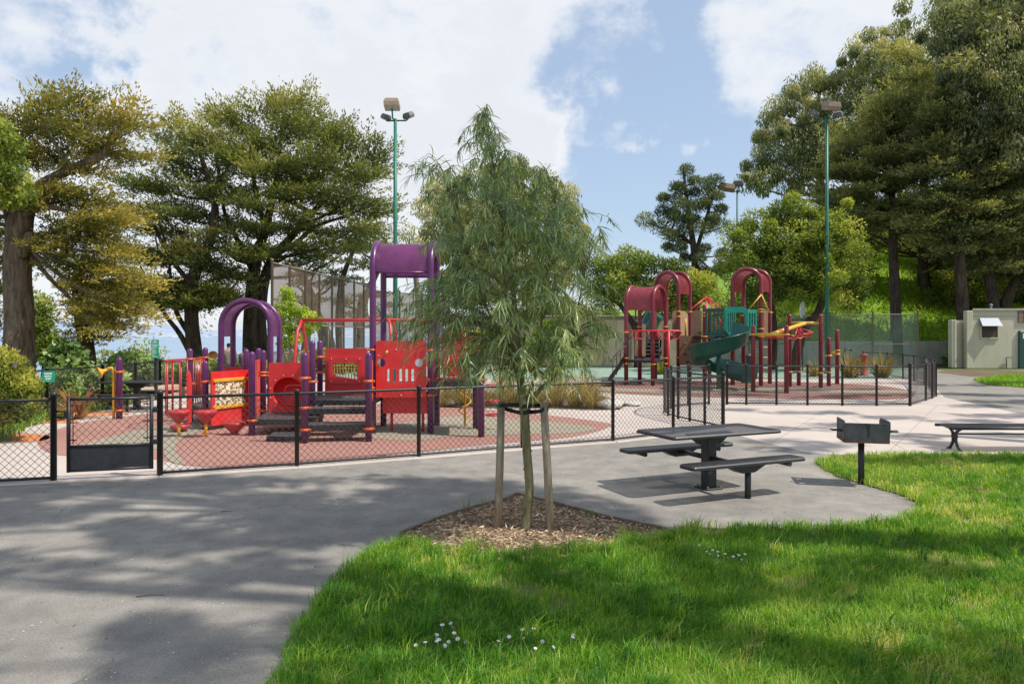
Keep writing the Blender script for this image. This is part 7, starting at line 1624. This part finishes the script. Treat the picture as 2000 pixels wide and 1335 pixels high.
for px, lb in ((552, 'grey stake left of the lime-green sapling'), (583, 'grey stake right of the lime-green sapling')): x = xx(px, Y); stake((x, Y, 0), (x, Y, 1.5), .06, lb, 'stakes of the sapling')

# --- the staked young tree in front
t0 = gp(1027, 1037); t = thing('young_tree', t0, 'slender young tree with narrow drooping leaves, tied between two stakes in the mulch bed', 'tree')
Yt = t0.y
tr = smooth_path([t0 + Vector((-.01, 0, -.03)), at(1030, 1000, Yt), at(1034, 950, Yt), at(1029, 880, Yt), at(1024, 800, Yt), at(1018, 760, Yt), at(1012, 690, Yt), at(1005, 600, Yt), at(990, 480, Yt), at(968, 360, Yt), at(955, 270, Yt), at(948, 215, Yt)], 4)
mb = MB(); mb.tube(tr, lerp_list([.060, .048, .046, .046, .048, .042, .034, .028, .022, .015, .008, .003], len(tr)), 14)
forks = [smooth_path([at(1026, 790, Yt), at(1040, 750, Yt - .05), at(1052, 700, Yt - .1), at(1060, 600, Yt - .1), at(1075, 480, Yt), at(1085, 400, Yt)], 4), smooth_path([at(1030, 785, Yt), at(1060, 755, Yt), at(1090, 725, Yt + .1), at(1120, 640, Yt + .1), at(1140, 540, Yt)], 4), smooth_path([at(1020, 770, Yt), at(1000, 700, Yt + .1), at(950, 600, Yt + .15), at(905, 470, Yt), at(880, 380, Yt)], 4), smooth_path([at(1020, 770, Yt), at(1022, 690, Yt + .3), at(1030, 580, Yt + .5), at(1020, 450, Yt + .4)], 4), smooth_path([at(1018, 760, Yt), at(1010, 690, Yt - .3), at(985, 560, Yt - .45), at(980, 430, Yt - .35)], 4)]
for P in forks: mb.tube(P, lerp_list([.026, .020, .014, .008, .004], len(P)), 8, caps=False)
for k in range(14):
    i = R.randint(2, 18); a = R.uniform(0, 6.3); b = Vector(tr[i]); r_ = .05; d = Vector((math.cos(a), math.sin(a), .1)) * r_; mb.tube([b + d * .7, b + d * 1.12], [.012, .007], 6)
mb.build('trunk', M_bky, t)
skel = [Vector(p) for p in tr[24:]] + [Vector(p) for P in forks for p in P[6:]]
outline = [(950, 190), (975, 260), (1010, 300), (1050, 320), (1085, 345), (1130, 400), (1150, 450), (1190, 420), (1185, 470), (1155, 500), (1150, 560), (1195, 590), (1205, 650), (1160, 700), (1110, 740), (1030, 765), (960, 755), (880, 745), (820, 700), (775, 640), (770, 590), (815, 540), (830, 470), (850, 400), (825, 370), (800, 320), (850, 290), (895, 310), (905, 260), (925, 230)]
tw = MB(); Vs, Qs, Ts, kk = [], [], [], 0
def droop_leaves(P, per, tone0):
    """narrow curved leaves hanging along a twig"""
    global kk
    P = [Vector(p) for p in P]
    for _ in range(per):
        s_ = R.random() ** .55 * (len(P) - 1.001); i = int(s_); b = P[i].lerp(P[i + 1], s_ - i); tv = (P[i + 1] - P[i]).normalized()
        h = Vector((R.gauss(0, 1), R.gauss(0, 1), 0)); h = (h.normalized() * .75 + tv * .8); d = Vector((h.x, h.y, h.z * .5 + R.uniform(-.7, .45))).normalized(); cv = Vector((R.gauss(0, .14), R.gauss(0, .14), -R.uniform(.12, .46)))
        L_ = R.uniform(.10, .20); w_ = R.uniform(.0075, .0135); sd_ = d.cross(Vector((R.gauss(0, .4), R.gauss(0, .4), 1))).normalized(); pts = []; m_ = 4; q = b.copy()
        for j in range(m_ + 1):
            u_ = j / m_; ww = w_ * math.sin(PI * min(.97, .12 + u_ * .86)) * .5 + .0004; pts += [q - sd_ * ww, q + sd_ * ww]; d = (d + cv).normalized(); q = q + d * L_ / m_
        Vs.append(np.array([tuple(p) for p in pts])); Qs.append(np.array([[2 * j, 2 * j + 1, 2 * j + 3, 2 * j + 2] for j in range(m_)]) + kk); kk += len(pts); Ts.append(np.full(m_, min(1, max(0, tone0 + R.gauss(0, .19)))))
cnt = 0; tries = 0
EXT = [(812, 322), (835, 300), (800, 345), (770, 600), (785, 650), (795, 690), (830, 712), (780, 560), (1188, 424), (1175, 455), (1196, 600), (1206, 650), (1185, 690), (1150, 725), (1200, 560), (1120, 745), (870, 735), (905, 255), (1090, 345), (1135, 400), (1060, 325)]
while cnt < 600 and tries < 30000:
    tries += 1
    px, py = R.uniform(770, 1205), R.uniform(190, 765)
    if EXT: px, py = EXT.pop(0)
    elif not in_poly(np.array([px]), np.array([py]), outline)[0]: continue
    ext = cnt < 21
    dd = poly_dist(np.array([px]), np.array([py]), outline)[0]; wy = math.sqrt(max(.05, 1 - ((px - 1000) / 210) ** 2)) * .95 * min(1, .35 + (py - 190) / 300)
    if not ext and R.random() > .5 + min(1, dd / 60): continue
    if ext: wy *= .4
    e = at(px, py, Yt + R.uniform(-wy, wy)); s0 = min(skel, key=lambda q_: (q_ - e).length + max(0, q_.z - e.z + .12) * 1.6)
    d = e - s0
    if d.length > 1.7 and not ext: continue
    P = bez(s0, s0 + d * .55 + Vector((0, 0, .14 + .12 * d.length)), e, 6); P += [P[-1] + Vector((d.x, d.y, 0)).normalized() * .05 + Vector((0, 0, -.07))]
    tw.tube(P, lerp_list([.005, .0015], 8), 4, caps=False); droop_leaves(P[1:], 25 if dd > 25 else 19, .55 + .2 * min(1, max(0, (760 - py) / 500)) * 0 + R.gauss(.10, .12) + (.12 if px > 960 and py > 420 else 0)); cnt += 1
tw.build('twigs', M_bky, t)
np_mesh('crown', np.concatenate(Vs), np.concatenate(Qs), LF['willow'], np.concatenate(Ts), t)
sa, sb_ = gp(972, 1035), gp(1075, 1040)
ta, tb_ = at(979, 783, sa.y + .05), at(1062, 786, sb_.y + .02)
stake(sa, ta, .042, 'left wooden stake of the young tree', 'stakes of the young tree'); stake(sb_, tb_, .042, 'right wooden stake of the young tree', 'stakes of the young tree')
M_strap = paint('black_rubber_strap', (.012, .012, .013), .6)
zs_ = zz(797, Yt); tk = Vector((at(1025, 797, Yt).x, Yt, zs_))
def strap(a, lb):
    mb = MB(); d = tk - a; n_ = Vector((-d.y, d.x, 0)).normalized(); off = .045; ring = []
    pth = [a + n_ * off, a + n_ * off * .9 + d * .2, tk - n_ * off * 1.1 + Vector((0, 0, -.012)), tk + d.normalized() * .055, tk + n_ * off * 1.1 + Vector((0, 0, .012)), a - n_ * off * .9 + d * .2, a - n_ * off, a - d.normalized() * .05]
    P = [Vector(p) + Vector((0, 0, -.03 * math.sin(i * .9))) for i, p in enumerate(pth)]; vs = []
    P = smooth_path(P + [P[0]], 4)
    for p in P: vs += [p + Vector((0, 0, .021)), p - Vector((0, 0, .021))]
    mb.add(vs, [(2 * i, 2 * i + 1, 2 * i + 3, 2 * i + 2) for i in range(len(P) - 1)], True)
    tag(mb.build('tree_tie', M_strap, origin=tk), lb, 'tree tie', 'rubber ties of the young tree')
strap(Vector((ta.x, ta.y, zs_)) + Vector((.0, 0, .0)), 'black rubber tie from the trunk to the left stake'); strap(Vector((tb_.x, tb_.y, zs_)), 'black rubber tie from the trunk to the right stake')

# ---------------------------------------------------------------- the tall trees beside and behind the photographer that shade the lawn and path
def shade_tree(name, label, blobs, hgt, trunk_xy, rr_, dens, mt='dark'):
    """crown clumps stand where their real shadow falls on these ground spots"""
    C = []
    for (px, py, r_, n_) in blobs:
        g_ = gp(px, py)
        for _ in range(n_):
            h = hgt + R.uniform(-1.8, 1.8); k = h / SUN.z; a, b = R.uniform(0, 6.3), r_ * math.sqrt(R.random())
            C.append((g_.x + b * math.cos(a) * 1.5 + SUN.x * k, g_.y + b * math.sin(a) * .8 + SUN.y * k, h))
    C = np.array(C); b = Vector((trunk_xy[0], trunk_xy[1], 0)); top = Vector((C[:, 0].mean(), C[:, 1].mean(), hgt - 1))
    f_ = leafy_foliage(C, rr_, dens, .26, .10, .6, 'broad', .1)
    return tree(name, label, 'tree', b, M_bkd, LF[mt], C, [([b, b.lerp(top, .4) + Vector((.3, .2, .8)), b.lerp(top, .75), top], (.45, .36, .26, .12))], f_, 26, (.12, .03))

def lit(px, py, L_):
    Y_ = 2 * F / (py - H0); X_ = (px - CX) * Y_ / F
    for (a, b, c, d) in L_:
        yb = 2 * F / (b - H0); xb = (a - CX) * yb / F; rx_ = c * yb / F * 1.05 + .13; ry_ = d * yb * yb / (2 * F) * 1.05 + .15
        if ((X_ - xb) / rx_) ** 2 + ((Y_ - yb) / ry_) ** 2 < 1: return True
    return False
SUNNY = [(270, 972, 36, 9), (345, 997, 66, 12), (215, 1005, 45, 10), (150, 972, 34, 7), (415, 970, 55, 10), (520, 957, 66, 9), (440, 1020, 45, 8), (465, 1075, 66, 13), (400, 1096, 50, 8), (665, 1075, 66, 13), (580, 1147, 75, 22), (390, 1170, 48, 26), (490, 1200, 60, 12),
         (100, 1160, 210, 42), (75, 1228, 140, 44), (250, 1120, 70, 22), (50, 1055, 120, 20), (150, 1072, 70, 12), (115, 1308, 95, 18), (800, 995, 50, 9), (650, 980, 60, 9), (700, 948, 80, 9), (510, 1270, 52, 10), (930, 1010, 40, 12), (1000, 1050, 170, 26), (900, 1045, 60, 14), (1200, 1110, 130, 18), (760, 1150, 80, 16), (1350, 1180, 90, 14), (1060, 1240, 90, 22), (1500, 1290, 70, 16), (1800, 1240, 80, 14), (880, 1062, 60, 14), (1130, 1060, 90, 18),
         (1450, 1240, 110, 30), (1370, 1272, 90, 26), (1700, 1075, 170, 18), (1900, 1045, 140, 34), (1950, 1110, 80, 26), (1700, 1000, 160, 26), (1300, 1250, 60, 18), (1850, 1165, 130, 18), (1960, 1235, 90, 40), (850, 1108, 110, 22), (650, 1250, 60, 22), (975, 1190, 70, 14), (850, 1285, 110, 22), (1180, 1075, 80, 14), (1560, 1110, 60, 12), (1620, 1200, 90, 14), (1120, 1310, 90, 16), (1700, 1290, 120, 20), (740, 1180, 60, 14), (1400, 1060, 90, 10)]
ZONE = [(-160, 945), (200, 941), (480, 930), (640, 938), (800, 930), (1000, 945), (1130, 962), (1230, 992), (1320, 1040), (1500, 1048), (1640, 1040), (1760, 1060), (2060, 1070), (2060, 1345), (-160, 1345)]
cl = []
yy_ = 3.9
while yy_ < 10.2:
    xq = -7.6
    while xq < 6.6:
        gx_, gy_ = xq + R.uniform(-.13, .13), yy_ + R.uniform(-.1, .1)
        px, py = CX + gx_ * F / gy_, H0 + 2 * F / gy_
        if in_poly(np.array([px]), np.array([py]), ZONE)[0] and not lit(px, py, SUNNY) and R.random() < (.90 if gx_ < -.4 or gy_ > 7.6 else .72): cl.append((gx_, gy_))
        xq += .30
    yy_ += .23
def shade_tree(label, pts, h0, trunk_xy, rr_, dens, mt='dark', jit=2.4):
    """tall tree outside the frame; its clumps hang where their real shadow falls on these ground points"""
    C = []
    for (gx_, gy_) in pts:
        h = h0 + R.uniform(-jit, jit); k = h / SUN.z; C.append((gx_ + SUN.x * k, gy_ + SUN.y * k, h))
    C = np.array(C); b = Vector((trunk_xy[0], trunk_xy[1], 0)); top = Vector((C[:, 0].mean(), C[:, 1].mean(), h0 - 1))
    f_ = leafy_foliage(C, rr_, dens, .26, .11, .6, 'broad', .0)
    return tree('shade_tree', label, 'tree', b, M_bkd, LF[mt], C, [([b, b.lerp(top, .4) + Vector((.3, .2, .8)), b.lerp(top, .75), top], (.45, .36, .26, .12))], f_, 30 if trunk_xy[0] < 12 else 0, (.10, .03))
shade_tree('tall shade tree standing just right of the frame by the lawn', [c for c in cl if c[1] >= 6.3], 15.5, (11.0, 4.8), .22, 44)
shade_tree('second tall shade tree right of the frame, nearer the photographer', [c for c in cl if c[1] < 6.3], 14.5, (10.0, .6), .21, 44)
def ground_spots(L_):
    out = []
    for (px, py, r_, n_) in L_:
        g_ = gp(px, py)
        for _ in range(n_): a, b = R.uniform(0, 6.3), r_ * math.sqrt(R.random()); out.append((g_.x + b * math.cos(a) * 1.9, g_.y + b * math.sin(a) * .6))
    return out
shade_tree('shade tree right of the frame between lawn and road', ground_spots([(1780, 906, .3, 4), (1900, 900, .4, 5), (1990, 905, .3, 4), (1500, 862, .3, 2), (1560, 878, .4, 4), (1600, 868, .3, 3), (1650, 830, .35, 4), (1560, 838, .3, 3), (1780, 852, .4, 4), (1950, 850, .4, 5), (1860, 868, .3, 3), (1550, 805, .5, 4), (1640, 806, .4, 4), (1760, 815, .4, 4), (1880, 822, .4, 5), (1470, 800, .4, 3)]), 15, (17.0, 8.0), .34, 60)
shade_tree('shade tree beyond the right edge over the service road', ground_spots([(1900, 770, .8, 12), (1980, 785, .8, 12), (1850, 752, .9, 10), (1950, 750, 1.0, 12), (1880, 792, .5, 7), (1600, 775, .6, 6), (1700, 772, .7, 8), (1480, 772, .6, 5), (1760, 748, .8, 7), (1990, 812, .6, 7), (1640, 760, .6, 7), (1550, 762, .6, 8), (1450, 765, .6, 6), (1400, 757, .6, 5), (1700, 785, .5, 5), (1520, 782, .5, 5), (1330, 765, .5, 3)]), 14, (28, 20), .5, 70)
